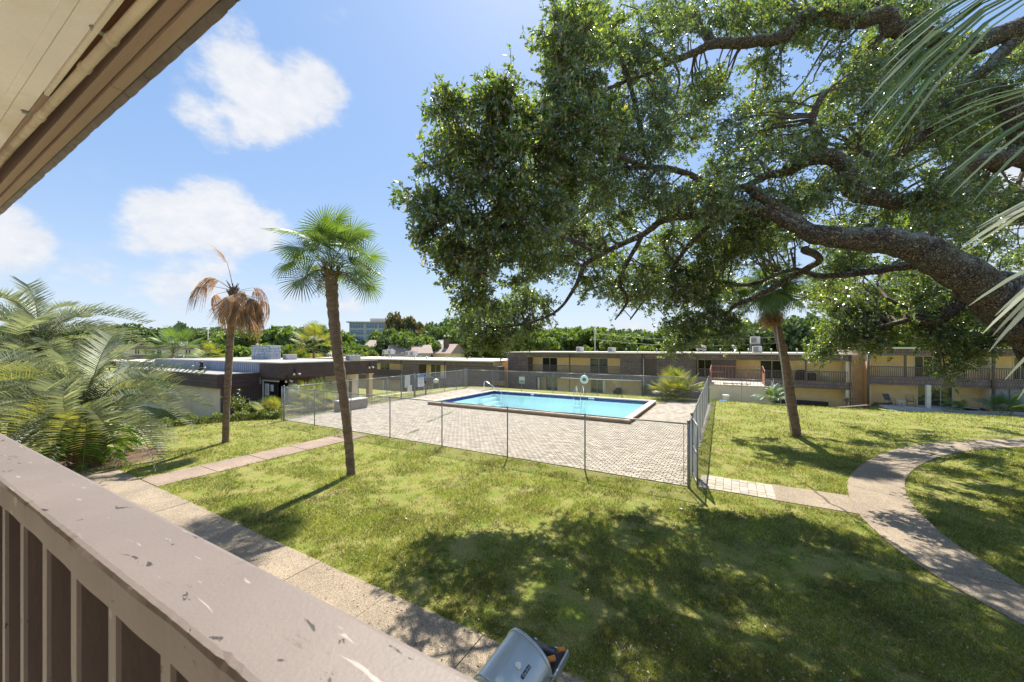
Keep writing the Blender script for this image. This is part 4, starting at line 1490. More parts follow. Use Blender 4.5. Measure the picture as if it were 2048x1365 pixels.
# lower wing
WX, WY, WZr = -31.7, 13.0, 2.07
MB().box(A_L, WX - .02, WY + .02, AY - .001, WZr - .08, WZr).build('wing_roof', M['roofgrey'], tA)
MB().box(A_L, WX + .04, WY - .04, WY + .1, WZr - .0, WZr + .07).box(WX - .1, WX + .04, WY + .1, AY - .04, WZr - .0, WZr + .07).build('wing_roof_edge', M['roofgrey'], tA)
z = 1.1
while z < WZr - .02:
    z1 = min(z + .3, WZr - .005)
    MB().box(A_L, WX, WY, WY + .1, z, z1 - .012).box(WX - .1, WX, WY + .1, AY, z, z1 - .012).build('wing_fascia_board', M['brownboard'], tA)
    z += .3
MB().box(A_L, WX - .25, WY + .25, AY + 1, -2.2, 1.6).build('wing_wall', M['creamstucco'], tA)
MB().box(WX - .24, WX - .12, WY + .3, AY + 2.5, -2.2, 1.6).build('wing_side_wall', M['vertsiding'], tA)
MB().box(WX - .12, WX - .08, AY - .9, AY - .62, .12, .17).build('mail_slot', M['offwhite'], tA)
# columns along the walk
for (yy, xx, r_, mm) in ((23.9, -28.95, .2, 'orangestucco'), (20.9, -28.95, .12, 'creamstucco'), (22.3, -30.0, .11, 'creamstucco')):
    MB().box(xx - r_, xx + r_, yy - r_, yy + r_, -2.2, 1.7).build('column', M[mm], tA)


def floodlight(label, p, mt):
    t = thing('floodlight', label, 'floodlight', p)
    MB().box(-.02, .06, -.03, .03, -.05, .35).build('bracket', M['blackmetal'], t)
    for s in (-1, 1):
        MB().lathe([(.03, 0), (.05, .1), (.085, .2), (.09, .22)], n=10).build('lamp', M['cream'], t, True, loc=(.08, s * .13, 0), rot=(0, R(115), s * .5))


floodlight('twin-head floodlight on the clubhouse fascia near its near corner', (AX + .05, XY(10, 1) * 0 + 16.8, 2.1), None)
floodlight('twin-head floodlight at the far end of the clubhouse fascia', (AX + .05, 23.7, 2.3), None)
floodlight('twin-head floodlight lower down beside the clubhouse entrance', (AX + .05, 16.2, 1.6), None)
# stone chimney
ch = thing('chimney', 'broad chimney of silver-coated rocks standing on the clubhouse roof', 'chimney', tuple(W(532.5, 716, 38)[:2]) + (RZ + .05,), YAW * .6)
mb_ = MB()
r2 = random.Random(3)
for k in range(5):
    for side in range(4):
        L = 2.05 if side % 2 == 0 else 1.3
        u = -L / 2
        while u < L / 2 - .05:
            w_ = min(r2.uniform(.3, .6), L / 2 - u)
            cx_ = u + w_ / 2
            off = (1.3 if side % 2 == 0 else 2.05) / 2
            p = [(cx_, -off), (off, cx_), (cx_, off), (-off, cx_)][side]
            s = (w_ - .02, .16 + r2.uniform(-.03, .05)) if side % 2 == 0 else (.16 + r2.uniform(-.03, .05), w_ - .02)
            MB().rbox((p[0], p[1], .13 + k * .255 + r2.uniform(-.01, .01)), (s[0], s[1], .235 + r2.uniform(-.03, .02)), r2.uniform(-.04, .04), r2.uniform(-.06, .06), r2.uniform(-.04, .04)).build('stone', M['chimrock'], ch, bevel=.03)
            u += w_
MB().box(-.98, .98, -.6, .6, 0, 1.28).build('core', M['chimrock'], ch)
MB().box(-1.06, 1.06, -.72, .72, 1.3, 1.38).build('cap', M['chimrock'], ch, bevel=.02)
vents([(-36, 13.9, WZr), (-40, 14.6, WZr), (-44, 13.8, WZr)], 'vent stacks on the clubhouse wing roof', 'small vent stack standing on the lower clubhouse roof')
t = thing('roof_turbine', 'dark conical roof ventilator in front of the blue-grey parapet', 'roof ventilator', (*W(405, 735, 34)[:1], 15.3, WZr))
t.location.x = XY(403, 15.3)
MB().lathe([(.28, 0), (.12, .45), (.1, .6), (.18, .62), (.16, .72), (.03, .76)], n=12).build('cowl', M['blackfabric'], t, True)
ac_unit('ac_unit', 'small pale air conditioner on the far edge of the clubhouse roof', (*W(580, 712, 37)[:2], RZ + .05), .9, .5)
ac_unit('ac_unit', 'small dark air conditioner on the clubhouse roof near the live palm trunk', (*W(706, 713, 33.6)[:2], RZ + .05), .9, .5)

# ---- far white block
tE = thing('far_building', 'long low cream and brown building with narrow windows far off at the left', 'building', (0, 0, 0))
EY = 53.3
E0, E1 = -215, XY(486, EY)
eX = lambda px: XY(px, EY)
MB().box(E0, E1, EY, EY + 14, -6, 3.6).build('wall', M['creamstucco'], tE)
MB().box(E0 - .2, E1 + .2, EY - .25, EY + 14, 3.603, 4.9).build('fascia', mat('mauve_fascia', (.26, .19, .165), .85, .1, 1, 10, .1), tE)
MB().box(E0 - .3, E1 + .3, EY - .35, EY + 14.2, 4.903, 5.15).build('roof', M['roofwhite'], tE)
MB().box(E0, E1, EY - .1, EY - .002, -.3, 1.5).build('lower_band', mat('mauve_band', (.24, .17, .15), .85, .1, 1, 10, .1), tE)
for p in (271, 276, 290, 372, 378, 416.5, 422):
    win(tE, eX(p), eX(p + 3.0), 1.9, 3.5, EY - .08, panels=1, glass='darkglass')
win(tE, eX(315), eX(323), 1.6, 3.5, EY - .08, panels=2, glass='darkglass')
for p in (306, 428, 355): MB().tube([(eX(p), EY - .2, 5), (eX(p), EY - .2, 0)], .12, 6).build('downspout', M['hvac'], tE)
ac_unit('ac_unit', 'boxy dark rooftop unit on the far cream building', (eX(419), EY + 5, 5.15), 2.6, 1.3)
ac_unit('ac_unit', 'small pale rooftop unit on the far cream building', (eX(338), EY + 4, 5.15), 1.8, 1.2)
# flat roofs in front of it
tE2 = thing('carport', 'long low pale flat roof in front of the far cream building', 'carport', (0, 0, 0))
p_ = W(330, 716, 70)
MB().box(p_[0] - 22, p_[0] + 12, p_[1] - 3, p_[1] + 5, 1.35, 1.6).build('roof', M['roofwhite'], tE2)
for k in range(6): MB().box(p_[0] - 20 + 6 * k, p_[0] - 19.8 + 6 * k, p_[1] - 2.6, p_[1] - 2.4, -3.4, 1.35).build('post', M['browntrim'], tE2)

# ---- distant office building
OD = 260.0
pO = W(748, 697, OD)
tF = thing('office_building', 'distant pale office block with ribbon windows rising above the trees', 'office building', (pO[0], pO[1], -4), YAW + .12)
sw_ = OD / F
Wd = 95 * sw_
zt = CAMZ + 4 + (697 - 646) * sw_
hw = Wd / 2
MB().box(-hw, hw, 0, 16, 0, zt).build('wall', M['officewall'], tF)
MB().box(-hw - 1.6, hw + 1.2, -1.6, 17, zt + .003, zt + .7).build('roof', M['officewall'], tF)
MB().box(-hw + 13, -hw + 23.5, 3, 12, zt + .71, zt + 3.2).build('penthouse', M['officewall'], tF)
rows = [(647.5, 656.5), (660.5, 669.5), (673.5, 682)]
cols = [(700, 725), (731, 752), (755, 785)]
for (ra, rb) in rows:
    for ci, (ca, cb) in enumerate(cols):
        x0, x1 = (ca - 745.5) * sw_, (cb - 745.5) * sw_
        if ci == 1 and ra > 650: x1 = (748 - 745.5) * sw_
        z0, z1 = 8 + (697 - rb) * sw_, 8 + (697 - ra) * sw_
        w = MB().box(x0, x1, -.15, -.01, z0, z1).build('window', M['officeglass'], tF)
        n_ = max(2, int((x1 - x0) / 1.7))
        for q in range(n_ + 1):
            xm = x0 + (x1 - x0) * q / n_
            MB().box(xm - .09, xm + .09, -.3, -.16, z0, z1).build('mullion', M['hvac'], w)
        MB().box(x0, x1, -.26, -.16, (z0 + z1) / 2 + .4, (z0 + z1) / 2 + .6).build('transom', M['hvac'], w)

# ---- houses between
def house(label, px, py_base, d, w, dep, h, rh, rz, wall, roof, cat='house', extras=None):
    p = W(px, 697, d)
    t = thing('house', label, cat, (p[0], p[1], CAMZ + (697 - py_base) / F * d), YAW + rz)
    MB().box(-w / 2, w / 2, 0, dep, -4, h).build('wall', M[wall], t)
    o = .5
    vs = [(-w / 2 - o, -o, h), (w / 2 + o, -o, h), (w / 2 + o, dep + o, h), (-w / 2 - o, dep + o, h), (-w / 2 - o * .4, dep / 2, h + rh), (w / 2 + o * .4, dep / 2, h + rh)]
    MB().add(vs, [(0, 1, 5, 4), (2, 3, 4, 5), (1, 2, 5), (3, 0, 4), (3, 2, 1, 0)]).build('roof', M[roof], t)
    return t


h = house('tan roofed house with cream upper wall right of the live palm trunk', 762, 706, 110, 9.5, 9, 1.6, 2.2, .0, 'creamstucco', 'tanroof')
MB().box(-4.8, 4.8, -.35, -.1, -.6, .5).build('balcony_band', M['browntrim'], h)
for x_ in (-3.6, -.5, 2.2): win(h, x_, x_ + 1.2, .55, 1.5, -.05, glass='darkglass')
h = house('house with blue-grey gable and steep roof carrying solar panels', 862, 708, 100, 5.0, 10, 1.0, 2.4, .1, 'siding_grey', 'siding_grey')
rf = [(-2.2, -.3, 1.25), (2.2, -.3, 1.25), (2.2, 4.6, 3.55), (-2.2, 4.6, 3.55)]
for i in range(5):
    for j in range(3):
        def L_(u, v_):
            a = np.array(rf[0]) * (1 - u) * (1 - v_) + np.array(rf[1]) * u * (1 - v_) + np.array(rf[2]) * u * v_ + np.array(rf[3]) * (1 - u) * v_
            return tuple(a)
        u0, u1, v0, v1 = i / 5 + .01, (i + 1) / 5 - .01, j / 3 + .015, (j + 1) / 3 - .015
        MB().add([L_(u0, v0), L_(u1, v0), L_(u1, v1), L_(u0, v1)], [(0, 1, 2, 3)]).build('solar_panel', M['solar'], h)
h = house('low tan roofed house with broad slope in front of the round green tree', 820, 716, 84, 9, 7, 1.0, 1.9, .25, 'siding_grey', 'tanroof')
h = house('tan roofed house with brick chimney half behind the oak leaves', 872, 714, 88, 7, 8, .8, 2.2, -.3, 'creamstucco', 'tanroof')
MB().box(.9, 1.9, 2, 3, 1.0, 4.2).build('chimney', M['wood'], h)
h = house('tan gabled house peeking out behind the hanging oak leaves', 908, 708, 105, 6, 8, 1.3, 2.6, .5, 'creamstucco', 'tanroof')

# utility poles, lamp, wires
def upole(label, px, ptop, d, r=.13, transformer=False, lamp=False):
    p = W(px, ptop, d)
    z0 = -4.5
    t = thing('utility_pole' if not lamp else 'street_lamp', label, 'utility pole' if not lamp else 'street lamp', (p[0], p[1], z0), YAW)
    MB().tube([(0, 0, 0), (0, 0, p[2] - z0)], [r, r * .7], 8).build('pole', M['hvac'] if transformer or lamp else M['wood'], t, True)
    H = p[2] - z0
    if transformer:
        MB().lathe([(.05, 0), (.28, .05), (.28, .95), (.2, 1.05), (.05, 1.1)], (.0, -.35, H - 1.6), 12).build('transformer', M['hvac'], t, True)
    if lamp:
        MB().tube([(0, 0, H), (-1.4, 0, H + .1)], .07, 6).build('arm', M['blackmetal'], t)
        MB().rbox((-1.5, 0, H + .05), (1.0, .4, .2)).build('lamp_head', M['blackmetal'], t)
    return t


upole('utility pole with grey transformer drum behind the long block', 1190, 655, 85, .16, True)
upole('dark street lamp rising above the far cream building', 416, 656, 140, .14, lamp=True)
for i, (pa, pb, ya, yb, dd) in enumerate([(1190, 1560, 667, 674, 84), (1190, 1560, 679, 686, 84.5), (500, 560, 706, 702, 80), (1560, 1750, 674, 668, 84)]):
    A_, B_ = W(pa, ya, dd), W(pb, yb, dd - 10)
    P = [A_ * (1 - q) + B_ * q - np.array([0, 0, 1.0 * 4 * q * (1 - q)]) for q in np.linspace(0, 1, 12)]
    o = MB().tube(P, .025, 4).build('power_line', M['hvac'], None)
    tag(o, ['upper power line sagging right of the transformer pole', 'lower power line sagging right of the transformer pole', 'thin wire above the clubhouse roof by the chimney', 'power line passing behind the leaves above the brick stair wall'][i], 'power line')
# ------------------------------------------------------------------ live oak
def V3(a): return np.array(a, dtype=float)


def smooth_poly(P, sub=6, wig=0.0, r_=None):
    P = np.array(P, float)
    out = []
    for i in range(len(P) - 1):
        p0, p1, p2, p3 = P[max(i - 1, 0)], P[i], P[i + 1], P[min(i + 2, len(P) - 1)]
        for t in np.linspace(0, 1, sub, endpoint=False):
            out.append(.5 * ((2 * p1) + (-p0 + p2) * t + (2 * p0 - 5 * p1 + 4 * p2 - p3) * t * t + (-p0 + 3 * p1 - 3 * p2 + p3) * t ** 3))
    out.append(P[-1])
    out = np.array(out)
    if wig:
        out[1:-1, :3] += rng.normal(0, wig, (len(out) - 2, 3)) * np.clip(out[1:-1, 3:4] if out.shape[1] > 3 else 1, 0, 1)
    return out


# limbs: (px, py, depth, radius) read off the photograph and set at their own distances
LIMBS = [
    # trunk and the great low limb
    [(2290, 1130, 8.6, .85), (2270, 1000, 8.6, .68), (2210, 835, 8.5, .58), (2110, 700, 8.4, .50), (2030, 628, 8.3, .44), (1960, 572, 8.2, .38), (1880, 520, 8.2, .34), (1800, 487, 8.3, .29), (1710, 477, 8.5, .25), (1630, 470, 8.7, .21), (1590, 445, 8.9, .17), (1540, 405, 9.1, .13), (1490, 370, 9.3, .11)],
    [(2110, 710, 8.5, .4), (2060, 600, 9.0, .3), (1990, 560, 9.4, .22), (1930, 590, 9.7, .2), (1880, 640, 10, .12), (1820, 640, 10.4, .08), (1740, 660, 10.8, .05)],
    # upper S limb
    [(2130, 700, 8.8, 0.370), (2150, 480, 9.2, 0.311), (2080, 330, 9.4, 0.252), (1990, 320, 9.5, 0.200), (1925, 335, 9.5, 0.178), (1880, 380, 9.5, 0.178), (1810, 402, 9.5, 0.185), (1740, 395, 9.5, 0.185), (1700, 375, 9.5, 0.192), (1690, 335, 9.5, 0.192), (1655, 312, 9.6, 0.185), (1610, 322, 9.7, 0.163), (1570, 345, 9.8, 0.141), (1540, 350, 9.9, 0.089), (1480, 375, 10, 0.074), (1420, 365, 10, 0.074), (1350, 340, 10, 0.074), (1290, 335, 9.8, 0.067), (1230, 340, 9.5, 0.059), (1180, 358, 9.2, 0.052), (1120, 350, 8.8, 0.037), (1040, 370, 8.4, 0.026)],
    [(1645, 305, 9.6, .12), (1635, 270, 9.6, .10), (1625, 240, 9.6, .09), (1640, 200, 9.5, .08), (1655, 183, 9.5, .05)],
    # top limb
    [(2150, 480, 9.3, .42), (2200, 200, 9.9, .36), (2120, 60, 10.4, .3), (2030, 60, 10.6, .26), (1930, 95, 10.8, .22), (1850, 70, 11, .2), (1785, 55, 11, .22), (1770, 30, 11, .22), (1700, 45, 11, .2), (1640, 32, 11, .19), (1600, 38, 11, .18), (1570, 72, 11, .16), (1500, 85, 11, .15), (1430, 88, 11, .13), (1390, 105, 11, .1), (1340, 125, 11, .08), (1290, 150, 10.8, .05), (1230, 170, 10.4, .04)],
    [(2030, 80, 10.7, .18), (1980, 130, 10.5, .15), (1920, 180, 10.3, .1), (1870, 240, 10.2, .07)],
    [(2080, 330, 9.5, .3), (2000, 190, 9.8, .22), (1940, 210, 10, .18), (1860, 260, 10.2, .15), (1780, 320, 10.5, .1), (1720, 300, 11, .07)],
    # low left-reaching limbs
    [(1600, 460, 8.8, .13), (1500, 415, 9.2, .11), (1400, 430, 9.6, .10), (1330, 440, 9.8, .09), (1285, 470, 9.9, .08), (1220, 500, 10, .07), (1170, 530, 10, .06), (1150, 575, 10, .05), (1110, 625, 10, .035), (1040, 650, 10, .03), (980, 655, 10, .02)],
    [(1285, 470, 9.9, .06), (1240, 560, 10.2, .05), (1255, 600, 10.3, .04), (1230, 640, 10.4, .02)],
    [(1870, 525, 8.6, .16), (1830, 530, 9.2, .12), (1760, 540, 9.8, .10), (1700, 548, 10.2, .09), (1640, 552, 10.5, .08), (1580, 540, 10.8, .06), (1500, 570, 11, .05), (1430, 560, 11.3, .04)],
    [(1610, 500, 9.2, .1), (1640, 520, 9.6, .08), (1600, 545, 10, .08), (1520, 590, 10.5, .07), (1460, 620, 11, .05), (1440, 670, 11.4, .03)],
    [(1425, 445, 9.7, .07), (1370, 500, 10.5, .06), (1330, 560, 11, .05), (1290, 600, 11.4, .04), (1260, 640, 11.6, .02)],
    [(1180, 358, 9.2, .05), (1100, 300, 8.8, .05), (1020, 270, 8.4, .04), (950, 245, 8.0, .03), (900, 250, 7.8, .018)],
    [(1120, 350, 8.8, .05), (1040, 420, 8.6, .045), (960, 430, 8.4, .035), (880, 420, 8.1, .02)],
    [(1220, 500, 10, .05), (1120, 480, 9.6, .045), (1020, 500, 9.1, .035), (930, 510, 8.7, .02)],
    [(1340, 125, 11, .07), (1280, 80, 10.4, .06), (1200, 70, 9.8, .05), (1150, 90, 9.4, .03)],
    [(1240, 170, 10.4, .05), (1180, 190, 10, .05), (1130, 230, 9.6, .04), (1060, 240, 9.0, .03)],
    [(1290, 335, 9.8, .06), (1200, 300, 7.8, .05), (1110, 300, 6.4, .04), (1000, 300, 5.4, .03), (920, 270, 4.9, .015)],
    [(1240, 110, 10.5, .05), (1190, 120, 7.6, .04), (1140, 110, 6.0, .025), (1110, 60, 5.4, .015)],
    [(1180, 500, 9.8, .05), (1090, 460, 7.2, .04), (990, 450, 5.8, .03), (900, 440, 5.0, .015)],
    [(1225, 40, 10.6, .07), (1240, 110, 10.5, .07), (1260, 170, 10.4, .06), (1280, 250, 10.2, .06), (1300, 335, 9.9, .06)],
    [(2000, 330, 9.6, .2), (1950, 300, 12, .16), (1850, 290, 15, .13), (1720, 330, 18, .1), (1600, 380, 20, .06)],
    [(2120, 700, 9, .4), (2200, 500, 12, .3), (2100, 380, 16, .22), (1950, 400, 20, .14), (1850, 450, 22, .08)],
    [(2110, 720, 8.6, .4), (2040, 620, 11, .26), (1960, 600, 14, .18), (1850, 620, 16, .12), (1780, 650, 17, .07)],
    [(2200, 200, 9.9, .3), (2100, -100, 10.5, .24), (1900, -250, 11, .18), (1700, -350, 11, .12), (1450, -380, 10.5, .08)],
    [(2270, 900, 8.7, .5), (2450, 500, 8.8, .35), (2600, 200, 9, .25), (2700, 0, 9, .15)],
]
limb_pts = []
tree = thing('live_oak', 'massive live oak with lichen-covered twisting limbs leaning in from the right over the lawn', 'tree', tuple(W(2290, 1150, 8.6)[:2]) + (0,))
tloc = np.array(tree.location)
for i, L in enumerate(LIMBS):
    P = np.array([[*W(a, b_, d), r] for a, b_, d, r in L])
    P = smooth_poly(P, 7, .07)
    P[:, 3] = np.clip(P[:, 3], .012, None)
    mbx = MB()
    nsd = 16 if L[0][3] > .2 else 9
    mbx.tube(P[:, :3] - tloc, [r * (1 + rng.uniform(-.07, .07)) for r in P[:, 3]], nsd)
    o = mbx.build('trunk' if i == 0 else 'limb', M['oakbark'], tree, True)
    limb_pts.append(P)
LP = np.concatenate(limb_pts)

# foliage masses: (px, py, rx, ry, depth0, depth1, blobs)
MASS = [
    # near layer on the camera side: big leaves, close to the balcony
    (955, 300, 75, 60, 4.7, 6.0, 10), (1000, 200, 25, 40, 4.8, 5.6, 3), (895, 215, 12, 12, 4.7, 5.0, 1), (1080, 300, 120, 110, 4.9, 7.0, 20), (1000, 420, 130, 80, 4.8, 6.8, 16), (870, 410, 30, 25, 4.7, 5.3, 3),
    (920, 520, 60, 60, 5.0, 6.4, 7), (1040, 520, 80, 50, 5.4, 7.5, 6), (960, 610, 40, 30, 5.4, 6.4, 3), (1120, 90, 30, 80, 5.0, 7.0, 6), (1190, 60, 80, 60, 5.4, 8, 8), (1170, 210, 80, 80, 5.2, 7.6, 10), (1180, 360, 80, 60, 5.6, 8, 7),
    (835, 398, 12, 8, 4.7, 5.0, 1), (835, 470, 12, 8, 4.7, 5.1, 1), (890, 205, 10, 8, 4.7, 5.0, 1), (1005, 165, 8, 12, 4.8, 5.2, 1), (860, 330, 15, 15, 4.7, 5.2, 1),
    # main crown, farther in
    (1000, 480, 110, 110, 9, 12, 9), (1080, 380, 100, 80, 9, 12, 6), (960, 630, 45, 45, 9.5, 11, 6), (1050, 620, 60, 40, 9.6, 11.5, 7), (985, 680, 40, 25, 9.6, 10.6, 4), (1150, 450, 100, 90, 9, 12.5, 13),
    (1150, 150, 60, 110, 9, 12, 7), (1260, 60, 110, 70, 9, 12, 14), (1200, 250, 80, 90, 9, 12, 8), (1290, 230, 90, 90, 9, 12, 14), (1300, 400, 90, 60, 9, 11.5, 11),
    (1270, 560, 40, 50, 9.8, 11, 5), (1340, 520, 70, 50, 10.5, 13, 7), (1370, 600, 50, 60, 10.8, 12.5, 8), (1360, 665, 30, 35, 11, 12, 5), (1410, 560, 45, 40, 10.5, 13, 5), (1180, 560, 60, 40, 10.5, 13, 4),
    (1440, 300, 80, 60, 10, 14, 9), (1400, 200, 50, 40, 10.5, 13, 5), (1430, 30, 130, 40, 10.5, 14, 12), (1540, 250, 60, 60, 10, 14, 7), (1520, 140, 30, 30, 11, 13, 2), (1600, 60, 40, 30, 11, 13, 3),
    (1740, 100, 100, 80, 10.5, 16, 14), (1700, 220, 70, 60, 10, 15, 8), (1650, 10, 60, 30, 10.6, 14, 5), (1800, 10, 100, 40, 10.5, 15, 8), (1850, 170, 130, 90, 9, 17, 22), (1980, 150, 100, 120, 9, 16, 18), (1950, 260, 100, 70, 9.2, 17, 14),
    (1780, 290, 70, 50, 10.5, 17, 8), (1530, 440, 80, 50, 8.8, 12, 10), (1450, 460, 70, 60, 9.8, 13, 9), (1480, 485, 60, 35, 10, 13, 5), (1620, 400, 70, 30, 8.6, 13, 6), (1740, 450, 60, 20, 10, 15, 3), (1850, 440, 60, 25, 8, 15, 6),
    (1750, 350, 60, 25, 8.8, 10, 4), (1900, 380, 60, 30, 8.6, 9.4, 4), (1430, 400, 60, 30, 8.8, 9.6, 5), (1600, 300, 50, 30, 9, 10, 3),
    (1960, 440, 90, 80, 9.5, 17, 12), (1700, 515, 45, 25, 10, 14, 4), (1680, 590, 35, 25, 10.5, 14, 4), (1740, 610, 70, 35, 10.8, 15, 7), (1810, 560, 60, 30, 10, 15, 5), (1690, 650, 70, 28, 10.5, 12, 9), (1645, 700, 20, 15, 10.8, 11.5, 2), (1760, 675, 60, 22, 10.8, 12.5, 5),
    (1880, 635, 65, 40, 10, 12, 10), (1905, 700, 40, 30, 10, 11.4, 6), (1890, 755, 10, 12, 10.2, 10.8, 1), (1960, 620, 60, 40, 11, 15, 5), (1820, 610, 60, 40, 10, 13, 6), (1440, 640, 35, 35, 11, 12, 3), (1470, 670, 10, 15, 11, 11.6, 1),
    (1180, 480, 90, 60, 12, 14, 5), (1440, 580, 60, 40, 17.5, 22, 9), (1650, 580, 70, 45, 18, 24, 10), (1850, 560, 120, 50, 16, 24, 13), (1740, 470, 140, 60, 15, 24, 10), (2000, 520, 90, 60, 16, 26, 8), (1520, 470, 60, 30, 18, 24, 4),
    # canopy above and beside the frame (throws the dappled shade)
    (1350, -120, 230, 90, 9.5, 15, 16), (1700, -160, 260, 110, 9.5, 18, 22), (2050, -100, 200, 120, 9.5, 18, 16), (2250, 150, 160, 160, 9, 18, 16), (2250, 420, 140, 140, 10, 20, 14), (2500, 200, 160, 260, 8, 14, 16),
    (1900, -420, 420, 130, 8.5, 13, 22), (1500, -380, 250, 100, 8.5, 12, 9), (2400, -250, 300, 150, 7.5, 12, 14), (1850, 330, 160, 80, 17, 24, 8), (2100, 350, 160, 120, 17, 26, 12),
]
seg_tw = MB()
crown_v, crown_n = [], 0
LC, LD, LU, LS = [], [], [], []      # leaf centre, direction, normal, size
nblob = 0
for (px, py, rx, ry, d0, d1, nb) in MASS:
    inner = py - ry > -60 and px < 2050
    for k in range(int(nb * (1.85 if inner else .15)) + (1 if inner else 0)):
        a = rng.uniform(0, 2 * math.pi)
        q = math.sqrt(rng.uniform(0, 1))
        d = rng.uniform(d0, d1)
        c = W(px + rx * q * math.cos(a), py + ry * q * math.sin(a), d)
        if c[2] < 1.4: continue
        # connect to the nearest limb
        dd = np.linalg.norm(LP[:, :3] - c, axis=1) + np.where(LP[:, 2] > c[2] + 1.5, .6, 0)
        j = int(np.argmin(dd))
        p0 = LP[j, :3]
        L = np.linalg.norm(c - p0)
        r0 = min(LP[j, 3] * .6, .012 + .010 * L)
        ns = max(4, int(L * 3))
        t = np.linspace(0, 1, ns)[:, None]
        P = p0 * (1 - t) + c * t
        P[1:-1] += rng.normal(0, .07, (ns - 2, 3))
        P += np.array([0, 0, .10]) * L * np.sin(t * math.pi)
        seg_tw.tube(P - tloc, [r0 * (1 - .65 * x_) for x_ in t[:, 0]], 5, False)
        nblob += 1
        R0 = rng.uniform(.42, .74) * (.8 if py > 600 else 1) * (.55 if d < 8 else 1)
        ntw = int(rng.integers(13, 19)) if d > 8 else int(rng.integers(9, 14))
        for w_ in range(ntw):
            s = P[-1] if w_ % 3 else P[-2]
            dr = rng.normal(0, 1, 3) * np.array([1, 1, .62])
            dr /= np.linalg.norm(dr)
            ln = R0 * rng.uniform(.55, 1.25)
            e1 = s + dr * ln * .5 + rng.normal(0, .05, 3)
            e2 = s + dr * ln + np.array([0, 0, -.10 * ln]) + rng.normal(0, .05, 3)
            seg_tw.tube([s - tloc, e1 - tloc, e2 - tloc], [.008, .0055, .003], 3, False)
            for u in np.linspace(.3, 1.0, 7):
                pc = (s * (1 - u * 2) + e1 * u * 2) if u < .5 else (e1 * (2 - 2 * u) + e2 * (2 * u - 1))
                sp = rng.normal(0, 1, 3)
                sp /= np.linalg.norm(sp)
                tip = pc + sp * rng.uniform(.05, .15) * (.7 if d < 8 else 1)
                nl_ = rng.integers(5, 9)
                for _ in range(nl_):
                    g = sp * .5 + dr * .3 + rng.normal(0, .75, 3) + np.array([0, 0, -.1])
                    g /= np.linalg.norm(g)
                    LC.append(pc + (tip - pc) * rng.uniform(.2, 1))
                    LD.append(g)
                    LS.append(rng.uniform(.050, .098) * max(.92, min(1.5, d / 10.0)))
LC, LD, LS = np.array(LC), np.array(LD), np.array(LS)
N_ = len(LC)
U = rng.normal(0, 1, (N_, 3)) + np.array([0, 0, .8])
Wd_ = np.cross(LD, U)
Wd_ /= np.linalg.norm(Wd_, axis=1)[:, None] + 1e-9
Nn = np.cross(Wd_, LD)
s_ = LS[:, None]
base = LC - tloc
v0 = base
v1 = base + LD * s_ * .48 + Wd_ * s_ * .2 + Nn * s_ * .05
v2 = base + LD * s_
v3 = base + LD * s_ * .48 - Wd_ * s_ * .2 + Nn * s_ * .05
VV = np.stack([v0, v1, v2, v3], 1).reshape(-1, 3)
FF = np.arange(N_ * 4).reshape(-1, 4)
tag(link('foliage', np_mesh('foliage', VV, FF, M['oakleaf']), tree), kind='stuff')
print('OAK blobs', nblob, 'leaves', N_)
tag(seg_tw.build('twigs', M['twig'], tree), kind='stuff')


# ------------------------------------------------------------------ palms
def strip(b, pts, widths, nrm):
    """flat ribbon along pts with half widths; nrm is the blade's up vector"""
    vs = []
    for i, p in enumerate(pts):
        t = pts[min(i + 1, len(pts) - 1)] - pts[max(i - 1, 0)]
        w = np.cross(t, nrm)
        w /= np.linalg.norm(w) + 1e-9
        vs += [p - w * widths[i], p + w * widths[i]]
    b.add(vs, [(2 * i, 2 * i + 1, 2 * i + 3, 2 * i + 2) for i in range(len(pts) - 1)])


def fan_frond(seed, pet=.9, blade=.85, nseg=44, spread=150, droop=.35, split=.45, curl=.35, wseg=.018, fold=0.0, hang=0.0):
    """costapalmate leaf: petiole along +x, segments radiating; returns (petiole MB, blade MB)"""
    r_ = random.Random(seed)
    pm, bm = MB(), MB()
    P = [V3((pet * t, 0, .10 * pet * math.sin(t * 1.4))) for t in (0, .35, .7, 1.0)]
    pm.tube(P, [.016, .012, .010, .007], 5)
    hub = P[-1]
    for i in range(nseg):
        f = i / (nseg - 1) * 2 - 1
        a = R(spread) * f * (1 - fold)
        L = blade * (1.0 - .18 * abs(f) ** 2) * r_.uniform(.9, 1.06)
        hx = .32 * blade * (1 - abs(f)) ** 1.2
        st = hub + V3((hx, 0, -.10 * hx))
        dirv_ = V3((math.cos(a), math.sin(a), 0))
        pts, wid = [], []
        for q, t in enumerate((0, .3, .6, .82, 1.0)):
            rr = (L - hx * .6) * t
            z = -curl * L * (t ** 2) * (.35 + abs(f) * .5) - droop * L * max(0, t - split) ** 1.6 * r_.uniform(.6, 1.5) - fold * L * t * .9
            shrink = 1 - fold * .55 * t
            pts.append(st + dirv_ * rr * shrink * (1 - droop * .25 * t * t) + V3((0, 0, z)))
            if hang:
                v_ = pts[-1] - hub
                ch_, sh_ = math.cos(R(hang)), math.sin(R(hang))
                pts[-1] = hub + V3((v_[0] * ch_ + v_[2] * sh_, v_[1], -v_[0] * sh_ + v_[2] * ch_))
            wid.append([.004, wseg, wseg * .92, wseg * .55, .0015][q])
        strip(bm, pts, wid, V3((0, 0, 1)) + dirv_ * .2 + V3((0, (.35 if i % 2 else -.35), 0)))
    return pm, bm


